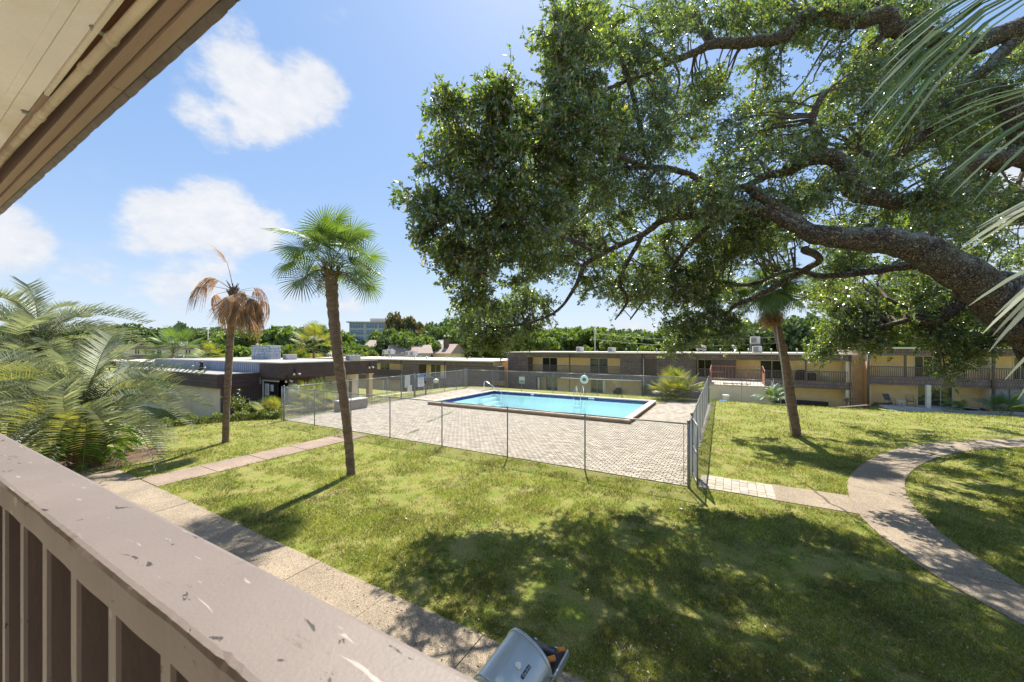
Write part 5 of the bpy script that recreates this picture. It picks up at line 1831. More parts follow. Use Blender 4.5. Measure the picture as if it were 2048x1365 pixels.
def make_fan_palm(name, label, base, top, r0, r1, trunk_pts, fronds, leafm, petm, trunkm='palmtrunk', rings=True, variants=4, vkw=None, group=None, rollv=.35, cat='palm tree'):
    t = thing(name, label, cat, base, 0, group)
    bl = V3(base)
    P = smooth_poly(np.array([[*p, r] for p, r in trunk_pts]), 8)
    b = MB()
    b.tube(P[:, :3] - bl, [r * (1 + .06 * math.sin(i * 2.1) + rng.uniform(-.04, .04)) for i, r in enumerate(P[:, 3])], 14)
    b.build('trunk', M[trunkm], t, True)
    vk = vkw or {}
    protos = []
    for v_ in range(variants):
        pm_, bm_ = fan_frond(v_ * 7 + 3, **vk)
        protos.append((pm_.mesh('stem', M[petm], True), bm_.mesh('frond', M[leafm])))
    crown = V3(top) - bl
    for i, (az, el, sc_, dz) in enumerate(fronds):
        pmesh, bmesh_ = protos[i % variants]
        roll = random.uniform(-rollv, rollv)
        o = link('frond', bmesh_, t, crown + V3((0, 0, dz)), (roll, -R(el), R(az)), (sc_, sc_, sc_))
        link('stem', pmesh, o)
    return t, crown


def sph_fronds(n, emin, emax, sc0, sc1, seed, azc=None, azw=360, dz=.25):
    r_ = random.Random(seed)
    out = []
    for i in range(n):
        az = (i * 137.5 + r_.uniform(-14, 14)) % 360 if azc is None else azc + r_.uniform(-azw / 2, azw / 2)
        el = emax + (emin - emax) * (i / (n - 1)) ** .85 + r_.uniform(-7, 7)
        out.append((az, el, r_.uniform(sc0, sc1), r_.uniform(0, dz)))
    return out


# live cabbage palm
D1_ = 4 / (950 - HZ) * F
tp = [(W(703, 958, D1_), .135), (W(697, 880, D1_), .135), (W(688, 800, D1_), .145), (W(677, 720, D1_), .16), (W(668, 640, D1_), .17), (W(664, 590, D1_), .185), (W(663, 545, D1_), .18)]
base = tuple(W(703, 950, D1_)[:2]) + (0.0,)
live, cr = make_fan_palm('cabbage_palm', 'tall green-crowned cabbage palm with curved trunk on the lawn between the fence and the railing', base, W(663, 542, D1_), .14, .2, tp,
                         sph_fronds(25, -22, 86, 1.0, 1.2, 5), 'palmleaf', 'petiole', rollv=1.0, vkw=dict(pet=.95, blade=.88, nseg=44, spread=152, droop=.22, curl=.12, wseg=.0165, split=.55, hang=38))
# brown fibrous head and fruit stalks
b = MB()
for i in range(46):
    a = i * 2.4
    z0 = rng.uniform(-.28, .22)
    rr = .17
    dl = rng.uniform(.12, .28)
    p0 = cr + V3((rr * .8 * math.cos(a), rr * .8 * math.sin(a), z0))
    b.tube([p0, p0 + V3((dl * .5 * math.cos(a), dl * .5 * math.sin(a), .10)), p0 + V3((dl * math.cos(a), dl * math.sin(a), .26))], [.035, .028, .006], 4)
b.build('leaf_bases', M['boot'], live)
b = MB()
for i in range(7):
    a = YAW + math.pi + rng.uniform(-1.1, 1.1) + (0 if i < 5 else 3.0)
    L = rng.uniform(.7, 1.1)
    dr = V3((math.cos(a), math.sin(a), 0))
    Pm = [cr + dr * L * q + V3((0, 0, .25 * q - .75 * q * q)) for q in (0, .3, .6, .85, 1.0)]
    b.tube(Pm, [.012, .01, .008, .006, .003], 4)
    for k in range(70):
        q = rng.uniform(.35, 1)
        s = cr + dr * L * q + V3((0, 0, .25 * q - .75 * q * q))
        e = s + rng.normal(0, .13, 3) + V3((0, 0, -.10))
        b.tube([s, e], [.004, .006], 3)
b.build('fruit_stalks', M['boot'], live)

# dead palm
D2_ = 4 / (885 - HZ) * F
tp = [(W(451, 890, D2_), .135), (W(453, 820, D2_), .125), (W(457, 740, D2_), .13), (W(461, 670, D2_), .135), (W(464, 610, D2_), .15), (W(466, 575, D2_), .12)]
base = tuple(W(451, 885, D2_)[:2]) + (0.0,)
azL = math.degrees(YAW) + 180
fr = [(azL - 10, 32, .72, .1), (azL + 15, 18, .66, 0), (azL - 40, 5, .6, 0), (azL + 45, -5, .62, 0)]
dead, cr = make_fan_palm('dead_palm', 'dead palm with brown collapsed fronds on the lawn left of the green-crowned palm', base, W(466, 582, D2_), .13, .13, tp, [], 'deadleaf', 'drypet')
pA, bA = fan_frond(11, pet=1.05, blade=.72, nseg=30, spread=95, droop=1.2, split=.1, curl=.6, wseg=.014, fold=.25)
pB, bB = fan_frond(15, pet=.45, blade=.95, nseg=34, spread=60, droop=.6, split=.1, curl=.15, wseg=.015, fold=.35)
pC, bC = fan_frond(21, pet=1.0, blade=.75, nseg=26, spread=100, droop=.2, split=.3, curl=-.15, wseg=.012, fold=.35)
mA, mB_, mC = (pA.mesh('stem', M['drypet'], True), bA.mesh('frond', M['deadleaf'])), (pB.mesh('stem', M['drypet'], True), bB.mesh('frond', M['deadleaf'])), (pC.mesh('stem', M['drypet'], True), bC.mesh('frond', M['deadleaf']))


def place_frond(t, pr, loc, az, el, sc_=1.0, roll=0.0):
    o = link('frond', pr[1], t, loc, (roll, -R(el), R(az)), (sc_, sc_, sc_))
    link('stem', pr[0], o)
    return o


for az, el, s_2 in ((azL - 5, 26, .95), (azL + 12, 6, .95), (azL - 12, -14, .8), (azL + 60, 30, .6)):
    place_frond(dead, mA, cr, az, el, s_2, random.uniform(-.3, .3))
place_frond(dead, mC, cr + V3((0, 0, .1)), azL + 10, 72, 1.15, .3)
for i in range(15):
    az = azL + i * 137.5
    right_ = math.cos(R(az - azL)) < 0
    place_frond(dead, mB_, cr + V3((0, 0, random.uniform(-.5, .05))), az, random.uniform(-78, -60) if not right_ else random.uniform(-62, -10), random.uniform(.78, 1.0) if not right_ else random.uniform(1.0, 1.3), random.uniform(-.5, .5))
for s_2, e_ in ((1.0, -8), (.85, 12), (.95, -25), (1.1, -35), (1.15, -20), (.9, 0)):
    place_frond(dead, mA, cr + V3((0, 0, -.05)), azL + 180 + random.uniform(-35, 35), e_, s_2 * .85, random.uniform(-.6, .6))
for i in range(7):
    place_frond(dead, mB_, cr + V3((0, 0, -.1)), azL + 180 + random.uniform(-60, 60), random.uniform(-40, -8), random.uniform(.9, 1.15), random.uniform(-.8, .8))
b = MB()
for i in range(30):
    a = i * 2.4
    p0 = cr + V3((.12 * math.cos(a), .12 * math.sin(a), rng.uniform(-.4, .25)))
    b.tube([p0, p0 + V3((.12 * math.cos(a), .12 * math.sin(a), .2))], [.03, .008], 4)
b.build('leaf_bases', M['boot'], dead)

# shaded palm under the oak
D3_ = 4 / (873 - HZ) * F
tp = [(W(1594, 880, D3_), .20), (W(1585, 820, D3_), .19), (W(1573, 740, D3_), .185), (W(1560, 680, D3_), .18), (W(1550, 640, D3_), .19), (W(1545, 590, D3_), .19)]
base = tuple(W(1594, 873, D3_)[:2]) + (0.0,)
shp, cr = make_fan_palm('cabbage_palm', 'slim leaning cabbage palm with a brown skirt of dead fronds under the oak branches', base, W(1543, 585, D3_), .19, .19, tp,
                        sph_fronds(34, -55, 85, .9, 1.15, 9), 'palmleaf', 'petiole', vkw=dict(pet=.6, blade=.95, nseg=40, spread=130, droop=.5, curl=.4, wseg=.018))
for i in range(24):
    place_frond(shp, mB_, cr + V3((0, 0, random.uniform(-.45, -.1))), i * 137.5, random.uniform(-84, -68), random.uniform(.75, 1.0), random.uniform(-.5, .5))
cd = MB()
ca, cb = W(1552, 648, D3_ - .3), W(1584, 868, D3_ - .3)
cd.tube([ca, W(1562, 720, D3_ - .3), W(1571, 800, D3_ - .3), cb], .022, 6)
o = cd.build('conduit', M['hvac'], None, True)
tag(o, 'thin pale conduit running down along the leaning palm trunk under the oak', 'conduit')


def fan_clump(name, label, base, n, sc0, sc1, seed, leafm='fanbush', vk=None, cat='palm shrub', emin=5, emax=85, spread_r=.5, group=None):
    t = thing(name, label, cat, base, 0, group)
    protos = []
    for v_ in range(3):
        a, c = fan_frond(v_ * 5 + seed, **(vk or dict(pet=.9, blade=.72, nseg=26, spread=115, droop=.12, curl=.12, wseg=.018)))
        protos.append((a.mesh('stem', M['petiole'], True), c.mesh('frond', M[leafm])))
    r_ = random.Random(seed)
    for i in range(n):
        az = i * 137.5
        el = emax + (emin - emax) * (i / n) ** .8
        rr = spread_r * r_.random() ** .5
        a2 = r_.uniform(0, 6.28)
        pr = protos[i % 3]
        place_frond(t, pr, (rr * math.cos(a2), rr * math.sin(a2), r_.uniform(.0, .6) * sc0), az, el + r_.uniform(-8, 8), r_.uniform(sc0, sc1), r_.uniform(-.4, .4))
    return t


fan_clump('fan_palm_shrub', 'big spiky yellow-green fan palm shrub behind the back pool fence at the right', (XY(1350, 32.3), 32.3, -.1), 62, 1.05, 1.45, 2, spread_r=.8)
fan_clump('fan_palm_shrub', 'spiky yellow-green fan palm shrub at the left corner of the pool fence by the clubhouse', (-23.9, 15.2, -.25), 50, .9, 1.25, 3, spread_r=.8)
fan_clump('fan_palm_shrub', 'smaller yellowing palm clump left of the fence corner post', (-23.7, 12.4, -.2), 26, .6, .85, 4, spread_r=.4, emin=-10)
fan_clump('small_palm', 'small arching palm growing in the grass left of the leaning palm trunk', (XY(1545, 33.5), 33.5, float(terr(3, 33.5))), 16, .75, 1.0, 6, leafm='palmleaf', spread_r=.2, vk=dict(pet=.5, blade=1.0, nseg=12, spread=50, droop=.5, curl=.4, wseg=.03), cat='palm')
fan_clump('small_palm', 'bushy green plant by the downspout in front of the lavender panels', (XY(2015, 46.5), 46.5, float(terr(20, 46.5))), 22, .9, 1.3, 8, leafm='palmleaf', spread_r=.4, cat='palm', emin=15)
fan_clump('small_shrub', 'low weedy shrub growing over the terrace edge of the right block', (XY(1910, 47.4), 47.4, -1.5), 20, .5, .7, 10, leafm='fern', spread_r=.5, cat='shrub')


# feather palms
def feather_frond(seed, L=3.2, n=58, leaf=.52, arch=1.0, wl=.023, vee=38, rach=.02):
    r_ = random.Random(seed)
    pm_, bm_ = MB(), MB()

    def curve(t):
        return V3((L * (t - .16 * arch * t ** 3), .05 * L * math.sin(t * 2) * (seed % 3 - 1), L * (.36 * arch * t - .78 * arch * t ** 2.2)))
    pm_.tube([curve(t) for t in np.linspace(0, 1, 10)], [rach * (1 - .85 * t) for t in np.linspace(0, 1, 10)], 5)
    for i in range(n):
        t = .16 + .84 * i / (n - 1)
        p = curve(t)
        tg = curve(min(1, t + .02)) - curve(t - .02)
        tg /= np.linalg.norm(tg)
        side = np.cross(tg, V3((0, 0, 1)))
        side /= np.linalg.norm(side)
        upv = np.cross(side, tg)
        ll = leaf * (math.sin(math.pi * (.12 + .80 * (t - .1))) ** .6) * r_.uniform(.88, 1.08)
        for s in (-1, 1):
            va = R(vee + r_.uniform(-10, 10))
            d = tg * .38 + (side * s * math.cos(va) + upv * math.sin(va))
            d /= np.linalg.norm(d)
            sag = V3((0, 0, -1))
            pts = [p, p + d * ll * .35, p + d * ll * .7 + sag * ll * .05, p + d * ll + sag * ll * r_.uniform(.08, .26)]
            strip(bm_, pts, [wl * .8, wl, wl * .6, .0015], tg + .2 * upv)
    return pm_, bm_


def feather_palm(label, base, crown, n, seed, L, leaf, leafms=('silverleaf',), emin=-35, emax=80, trunk_r=.22, azs=None, tw=True):
    t = thing('pindo_palm', label, 'palm tree', base)
    bl, cr_ = V3(base), V3(crown)
    MB().tube([V3((0, 0, -.1)), (cr_ - bl) * .5 + V3((.05, 0, 0)), cr_ - bl], [trunk_r, trunk_r * .95, trunk_r * .9], 12).build('trunk', M['boot'], t, True)
    protos = []
    for v_ in range(4):
        a, c = feather_frond(seed + v_, L, 44, leaf, .85 + .22 * v_)
        protos.append((a.mesh('stem', M['petiole'], True), c.mesh('frond', M[leafms[v_ % len(leafms)]])))
    r_ = random.Random(seed)
    for i in range(n):
        az = i * 137.5 + r_.uniform(-10, 10) if azs is None else azs[0] + (azs[1] - azs[0]) * ((i * .618) % 1)
        el = emax + (emin - emax) * (i / (n - 1)) ** .9
        place_frond(t, protos[i % 4], cr_ - bl + V3((0, 0, r_.uniform(-.1, .15))), az, el + r_.uniform(-6, 6), r_.uniform(.85, 1.1), r_.uniform(-.25, .25))
    b = MB()
    H = (cr_ - bl)[2]
    for i in range(70):
        a = i * 2.4
        z = H * (i / 70)
        p0 = (cr_ - bl) * (z / H) + V3((trunk_r * .8 * math.cos(a), trunk_r * .8 * math.sin(a), 0))
        p1 = p0 + V3((.22 * math.cos(a), .22 * math.sin(a), .22))
        b.tube([p0, (p0 + p1) / 2 + V3((.04 * math.cos(a), .04 * math.sin(a), -.02)), p1], [.06, .05, .03], 5)
    b.build('leaf_bases', M['boot'], t)
    return t


p1 = W(175, 945, 12.9)
base1 = (p1[0], p1[1], 0)
fp1 = feather_palm('bushy silver-green pindo palm nearest the railing with ferns around its stubby trunk', base1, W(172, 842, 12.9), 44, 20, 3.25, .66, ('silverleaf', 'silverleaf', 'yellowleaf', 'silverleaf'), emin=-28, emax=78, trunk_r=.33)
p2 = W(55, 900, 17)
feather_palm('taller silver-green pindo palm rising behind the stubby one at the left edge', (p2[0], p2[1], 0), W(75, 705, 16), 42, 31, 3.4, .72, emin=-45, emax=80, trunk_r=.25)
p3 = W(-60, 900, 12)
feather_palm('pindo palm whose fronds enter from beyond the left edge above the railing', (p3[0], p3[1], 0), W(-70, 800, 12), 26, 43, 3.3, .7, emin=-45, emax=60, trunk_r=.3)
# ferns round the trunk
fa, fb = feather_frond(3, .75, 22, .13, 1.2, .02, 12, .006)
fm = (fa.mesh('fern_stem', M['petiole'], True), fb.mesh('fern_leaf', M['fern']))
fern = thing('fern_clump', 'bright green fern clump growing round the base of the stubby pindo palm', 'fern', base1)
for i in range(70):
    az = i * 137.5
    z = random.uniform(.05, 1.25)
    rr = .33
    o = link('fern_leaf', fm[1], fern, (rr * math.cos(R(az)), rr * math.sin(R(az)), z), (random.uniform(-.4, .4), -R(random.uniform(5, 55)), R(az)), (1, 1, 1))
    s_3 = random.uniform(.9, 1.5)
    o.scale = (s_3,) * 3
# planting bed soil patch under the palms
tag(MB().lathe([(1.9, 0), (1.8, .02)], n=24).build('planting_bed', M['soil'], None, loc=(base1[0] - .8, base1[1] + .3, .005)), kind=STR)


# leafy masses (hedge, shrubs) made of small leaf faces
def leaf_cloud(name, pts, size, m, parent=None, loc=(0, 0, 0), up=.6, kind=None, asp=.5, sd=1):
    g = np.random.default_rng(sd)
    pts = np.asarray(pts)
    n_ = len(pts)
    d = g.normal(0, 1, (n_, 3))
    d /= np.linalg.norm(d, axis=1)[:, None]
    u = g.normal(0, 1, (n_, 3)) + np.array([0, 0, up])
    w = np.cross(d, u)
    w /= np.linalg.norm(w, axis=1)[:, None] + 1e-9
    s = size * g.uniform(.6, 1.3, (n_, 1))
    v = np.stack([pts, pts + d * s * .5 + w * s * asp * .5, pts + d * s, pts + d * s * .5 - w * s * asp * .5], 1).reshape(-1, 3)
    o = link(name, np_mesh(name, v, np.arange(n_ * 4).reshape(-1, 4), m), parent, loc)
    return tag(o, kind=kind)


hd = thing('hedge', 'low clipped yellow-green hedge curving in front of the clubhouse', 'hedge', (0, 0, 0))
H0, H1, H2 = np.array([-26.6, 6.6]), np.array([-24.6, 10.6]), np.array([-22.2, 12.3])
pp = []
for _ in range(15000):
    q = rng.uniform()
    c_ = (1 - q) ** 2 * H0 + 2 * q * (1 - q) * H1 + q * q * H2
    hh = .42 + .10 * math.sin(q * 40) + .06 * math.sin(q * 93)
    a = rng.uniform(0, math.pi)
    rr = rng.uniform(.75, 1.0)
    tn = 2 * (1 - q) * (H1 - H0) + 2 * q * (H2 - H1)
    tn /= np.linalg.norm(tn)
    nn_ = np.array([-tn[1], tn[0]])
    xy = c_ + nn_ * math.cos(a) * .42 * rr
    pp.append((xy[0], xy[1], float(0) + hh * math.sin(a) ** .6 * rr))
pp = np.array(pp)
pp[:, 2] += terr(pp[:, 0], pp[:, 1])
leaf_cloud('leaves', pp, .07, M['hedgeleaf'], hd, asp=.6)
b = MB()
for q in np.linspace(.01, .99, 60):
    c_ = (1 - q) ** 2 * H0 + 2 * q * (1 - q) * H1 + q * q * H2
    z = float(terr(*c_))
    b.tube([(c_[0], c_[1], z - .1), (c_[0] + .08, c_[1], z + .35)], [.02, .008], 4)
b.build('stems', M['twig'], hd)
# mulch bed between hedge and clubhouse
bd_ = MB()
pts_ = [(-31.6, 9), (-26.8, 7.2), (-25.2, 10.6), (-22.6, 12.9), (-22.9, 20), (-24.6, 20), (-29.3, 16), (-31.6, 13)]
bd_.add([(x_, y_, float(terr(x_, y_)) + .035) for x_, y_ in pts_], [tuple(range(8))])
tag(bd_.build('planting_bed', M['soil'], None), kind=STR)


def sprig(label, base, h, n, seed, m='hedgeleaf', w=.5):
    r_ = random.Random(seed)
    t = thing('sapling', label, 'sapling', base)
    b = MB()
    pts = []
    for i in range(n):
        a = r_.uniform(0, 6.28)
        z0 = r_.uniform(0, .5) * h
        e = V3((w * math.cos(a) * r_.uniform(.3, 1), w * math.sin(a) * r_.uniform(.3, 1), z0 + r_.uniform(.15, .5) * h)) if i else V3((.05, 0, h))
        s = V3((0, 0, z0 * .6))
        b.tube([s, (s + e) / 2 + V3((0, 0, .1)), e], [.015, .01, .004], 4)
        for k in range(40):
            q = r_.uniform(.2, 1)
            pts.append(s * (1 - q) + e * q + V3([r_.gauss(0, .07) for _ in range(3)]))
    b.build('stems', M['twig'], t)
    leaf_cloud('leaves', pts, .12, M[m], t, asp=.5)


p_ = W(478, 850, 22.5)
sprig('bright green spindly sapling standing behind the hedge beside the dead palm trunk', (p_[0], p_[1], float(terr(*p_[:2]))), 1.75, 18, 3, w=.7)
for (px_, d_, hh, lb) in ((505, 25.5, .9, 'dark low shrub against the clubhouse side wall, nearer the dead palm'), (530, 26, 1.0, 'dark low shrub below the clubhouse entrance window')):
    p_ = W(px_, 830, d_)
    sprig(lb, (p_[0], p_[1], float(terr(*p_[:2]))), hh, 22, int(px_), 'treeleaf1', .8)
p_ = XY(1385, 47)
sprig('dark climbing shrub against the siding behind the big fan palm shrub', (XY(1290, 47.3), 47.3, -2.2), 2.3, 30, 77, 'treeleaf1', .5)


# ------------------------------------------------------------------ background trees
def tree_mesh(seed, lobes, n, card, m, w=1.0, h=1.0, conic=False):
    g = np.random.default_rng(seed)
    pts = []
    cs = []
    for i in range(lobes):
        a = g.uniform(0, 2 * math.pi)
        q = math.sqrt(g.uniform(0, 1)) * .68
        zz = g.uniform(.38, .86)
        if conic: q *= (1.05 - zz)
        wq = math.sin(math.pi * min(1, max(0, (zz - .15) / .95)))
        cs.append((q * math.cos(a) * w * (.5 + .6 * wq), q * math.sin(a) * w * (.5 + .6 * wq), zz * h, g.uniform(.17, .30) * (1 if not conic else .6)))
    for k in range(n):
        c = cs[g.integers(len(cs))]
        d = g.normal(0, 1, 3)
        d /= np.linalg.norm(d)
        if d[2] < -.3: d[2] *= -.6
        r = c[3] * (g.uniform(.72, 1.08)) * (1 + .15 * math.sin(d[0] * 7 + seed) * math.cos(d[1] * 6))
        pts.append((c[0] + d[0] * r, c[1] + d[1] * r, c[2] + d[2] * r * .8))
    pts = np.array(pts)
    u = g.normal(0, 1, (n, 3))
    d = g.normal(0, 1, (n, 3))
    d /= np.linalg.norm(d, axis=1)[:, None]
    w_ = np.cross(d, u)
    w_ /= np.linalg.norm(w_, axis=1)[:, None]
    s = card * g.uniform(.5, 1.4, (n, 1))
    v = np.stack([pts - d * s * .5, pts + w_ * s * .32, pts + d * s * .5, pts - w_ * s * .32], 1).reshape(-1, 3)
    return np_mesh('crown', v, np.arange(n * 4).reshape(-1, 4), m)


def trunk_mesh(seed, w=.03):
    r_ = random.Random(seed)
    b = MB()
    b.tube([(0, 0, 0), (.01, .01, .3), (.0, .02, .6)], [w, w * .7, w * .35], 7)
    for i in range(6):
        a = i * 1.1 + r_.random()
        b.tube([(0, .01, .25 + .05 * i), (.16 * math.cos(a), .16 * math.sin(a), .42 + .06 * i), (.3 * math.cos(a), .3 * math.sin(a), .55 + .06 * i)], [w * .5, w * .3, w * .1], 5)
    return b.mesh('trunk', M['twig'], True)


TV = {}
for i, (k_, sd, lob, nn_, card, mm) in enumerate([('a', 1, 16, 9000, .085, 'treeleaf2'), ('b', 2, 20, 9000, .075, 'treeleaf1'), ('c', 3, 14, 9000, .085, 'treeleaf3'), ('d', 4, 18, 9000, .07, 'treeleaf2'), ('e', 5, 15, 9000, .08, 'treeleaf4'), ('f', 6, 22, 9000, .06, 'treeleaf1')]):
    TV[k_] = (tree_mesh(sd, lob, nn_, card, M[mm]), trunk_mesh(sd))
TV['g'] = (tree_mesh(9, 16, 5000, .06, M['treeleaf1'], .6, 1.0, True), trunk_mesh(9))


def bg_tree(px, ptop, d, v, label, w=None, zb=-4.0, group=None, name='tree'):
    top = W(px, ptop, d)
    H = top[2] - zb
    w = w or H
    t = thing(name, label, 'tree', (top[0], top[1], zb), (px * 1.7) % 6.28, group)
    cm, tm = TV[v]
    link('crown', cm, t, (0, 0, 0), (0, 0, 0), (w, w, H))
    link('trunk', tm, t, (0, 0, 0), (0, 0, 0), (w, w, H))
    return t


# skyline left: woods beyond the far cream building
for i, (px, py, d, v, w) in enumerate([(60, 668, 175, 'b', 20), (130, 660, 170, 'd', 20), (205, 664, 165, 'b', 18), (255, 662, 190, 'f', 22), (300, 652, 185, 'b', 24), (335, 660, 180, 'f', 20), (372, 663, 190, 'b', 20), (405, 660, 190, 'f', 20), (440, 657, 175, 'b', 20), (480, 662, 180, 'f', 20), (520, 663, 200, 'b', 22), (565, 661, 210, 'f', 22)]):
    bg_tree(px, py - 2, d, v, 'broad dark tree in the wooded skyline beyond the far cream building', w, group='trees of the wooded skyline at the left')
bg_tree(359, 645, 150, 'g', 'dark pointed tree standing out above the wooded skyline', 10)
mid = [(505, 664, 110, 'a', 14, 'rounded mid-green tree behind the dead palm trunk'), (560, 657, 105, 'a', 14, 'dense mid-green tree just right of the rock chimney'), (600, 662, 115, 'd', 13, 'green tree between the rock chimney and the live palm trunk'),
       (634, 655, 105, 'a', 12, 'domed green tree close left of the live palm trunk'), (658, 664, 118, 'b', 10, 'dark tree partly behind the live palm trunk'), (704, 696, 100, 'd', 8, 'leafy low tree just right of the live palm trunk, below the office building'),
       (722, 702, 85, 'c', 6, 'bright low tree right of the live palm trunk in front of the tan houses'), (478, 690, 80, 'a', 8, 'bushy green tree beside the end of the far cream building'), (560, 690, 75, 'c', 7, 'yellow-green low tree behind the rock chimney'),
       (786, 658, 125, 'c', 9, 'bright yellow-green tree in front of the office building'), (832, 634, 135, 'e', 11, 'tall rust-tinged tree right of the office building'), (825, 673, 92, 'd', 8.5, 'round dense green tree beside the solar panel roof'),
       (797, 672, 98, 'b', 7, 'dark tree wedged between the bright tree and the round green tree'), (885, 645, 130, 'b', 13, 'dark green tree right of the rust-tinged tree'), (915, 655, 120, 'f', 12, 'dark tree at the left edge of the hanging oak leaves')]
for (px, py, d, v, w, lb) in mid: bg_tree(px, py - 3, d, v, lb, w)
for i, (px, py, d, v, w) in enumerate([(960, 664, 110, 'a', 14), (1010, 666, 115, 'd', 14), (1060, 662, 105, 'a', 14), (1105, 662, 110, 'c', 13), (1160, 660, 110, 'd', 14), (1205, 660, 120, 'b', 15), (1230, 668, 100, 'c', 12), (1275, 663, 110, 'b', 15), (1320, 662, 115, 'a', 14),
                                       (1365, 665, 95, 'b', 12), (1400, 655, 90, 'd', 12), (1450, 645, 88, 'a', 13), (1500, 642, 86, 'b', 14), (1550, 640, 90, 'b', 14), (1600, 640, 84, 'b', 13), (1650, 642, 82, 'a', 13), (1700, 638, 84, 'a', 14), (1750, 640, 82, 'd', 13), (1800, 632, 85, 'a', 14),
                                       (1860, 628, 84, 'd', 14), (1920, 622, 84, 'a', 14), (1980, 618, 82, 'b', 14), (2040, 612, 84, 'a', 14), (2110, 605, 84, 'b', 14), (2190, 600, 84, 'a', 14)]):
    bg_tree(px, py - 3, d, v, 'green tree in the unbroken row behind the long block and the right block', w, group='trees in the row behind the far blocks')
# distant low ridge of woods that closes the horizon
g_ = np.random.default_rng(44)
nn_ = 26000
az_ = g_.uniform(-78, 72, nn_)
dd_ = g_.uniform(250, 420, nn_)
hh_ = g_.uniform(0, 1, nn_) ** .5 * (12 + 3.0 * np.sin(az_ * .9) + 2 * np.sin(az_ * 2.3 + 1)) * (dd_ / 320)
lx_, dx_ = dd_ * np.sin(np.radians(az_)), dd_ * np.cos(np.radians(az_))
pw = FW[None] * dx_[:, None] + RT[None] * lx_[:, None]
pw[:, 2] = hh_ - 4
leaf_cloud('far_woods', pw, 6.5, M['treeleaf1'], None, kind='stuff', asp=.9, sd=5)
# distant fan palms
for (px, py, d, s, lb) in ((346, 712, 62, 2.6, 'small dark fan palm in front of the far cream building'), (628, 700, 70, 2.6, 'yellow-green fan palm above the clubhouse roof left of the live palm trunk'), (420, 718, 60, 1.4, 'small bright palm at the foot of the far cream building')):
    p_ = W(px, py, d)
    t = fan_clump('fan_palm', lb, (p_[0], p_[1], p_[2] - .2), 26, s, s * 1.2, int(px) % 13, leafm='palmleaf' if px == 346 else 'fanbush', cat='palm tree', emin=-30, spread_r=.1)
    MB().tube([(0, 0, 0), (0, 0, -p_[2] - 3.8)], [.25, .3], 8).build('trunk', M['palmtrunk'], t, True)
# brownish undergrowth behind the left palms
bgp = W(-10, 760, 19)
for (px, py, d, mm, sx, lb) in ((20, 700, 20, 'treeleaf4', 4.5, 'rusty brown leafed tree behind the pindo palms at the left edge'), (120, 770, 23, 'treeleaf1', 4, 'dark shrub mass behind the two pindo palms'), (230, 760, 27, 'treeleaf2', 3.6, 'green shrub between the pindo palm and the clubhouse wing')):
    p_ = W(px, py, d)
    zt_ = p_[2]
    t = thing('shrub', lb, 'shrub', (p_[0], p_[1], -1.0))
    H = zt_ + 1.0
    link('crown', tree_mesh(int(px) + 50, 12, 9000, .05, M[mm]), t, (0, 0, 0), (0, 0, 1), (sx, sx, H))
    link('trunk', trunk_mesh(5), t, (0, 0, 0), (0, 0, 0), (sx, sx, H))

# near fan palm beside our balcony, its fronds hang into the right of the picture
nb = W(2440, 1000, 2.3)
np_top = W(2330, 330, 2.25)
tp = [(V3((nb[0], nb[1], -.1)), .17), (V3((nb[0], nb[1], 2.0)), .16), (V3((np_top[0] + .1, np_top[1], 4.2)), .16), (np_top, .15)]
nearp = thing('cabbage_palm', 'fan palm beside the balcony whose blurred green fronds hang in from the right edge', 'palm tree', (nb[0], nb[1], 0))
P = smooth_poly(np.array([[*p, r] for p, r in tp]), 6)
MB().tube(P[:, :3] - np.array([nb[0], nb[1], 0]), list(P[:, 3]), 14).build('trunk', M['palmtrunk'], nearp, True)


def near_frond(hub_px, tips, leafm, w=.011, seed=0, sag=.10):
    """one fan leaf: segments from its hub to each tip"""
    r_ = random.Random(seed)
    hub = W(*hub_px)
    o0 = np.array([nb[0], nb[1], 0])
    b = MB()
    for (tx, ty, td) in tips:
        tip = W(tx, ty, td)
        L = np.linalg.norm(tip - hub)
        pts = [hub + (tip - hub) * q + V3((0, 0, sag * L * (4 * q * (1 - q)))) for q in (0, .25, .5, .75, .92, 1.0)]
        strip(b, pts, [.003, w * .8, w, w * .9, w * .5, .001], V3((r_.uniform(-.5, .5), -1, 1.1 + r_.uniform(-.5, .5))))
    f = MB()
    f2 = b
    o = MB()
    fr_ = link('frond', (lambda mb: (setattr(mb, 'v', [tuple(np.array(v_) - o0) for v_ in mb.v]) or mb.mesh('frond', M[leafm])))(f2), nearp)
    st_ = [np_top - o0, (np_top + hub) / 2 - o0 + V3((0, 0, .12)), hub - o0]
    MB().tube(st_, [.014, .011, .008], 6).build('stem', M['petiole'], fr_, True)


r_ = random.Random(8)
tips = []
for i in range(26):     # upper frond sweeping down-left
    q = i / 25
    tx = 1880 - 175 * math.sin(q * math.pi * .62) + 40 * q + r_.uniform(-14, 14)
    ty = 5 + 330 * q + r_.uniform(-12, 12)
    tips.append((tx - 10, ty, 2.0 + .1 * r_.random()))
near_frond((2200, -60, 2.1), tips, 'palmleaf', .0095, 1, .13)
tips = [(1860 + 36 * math.sin(i) + 5 * i, 190 + 17 * i, 1.9) for i in range(14)]
near_frond((2230, 180, 2.0), tips, 'palmleaf', .008, 2, .08)
tips = [(1915 + 9 * i + r_.uniform(-20, 20), 430 + 14 * i, 1.7) for i in range(6)]
near_frond((2320, 330, 1.9), [(1925, 492, 1.75), (1930, 505, 1.75), (1940, 470, 1.8), (1955, 455, 1.85), (1920, 500, 1.7), (1990, 440, 1.9)], 'silverleaf', .0085, 3, .06)
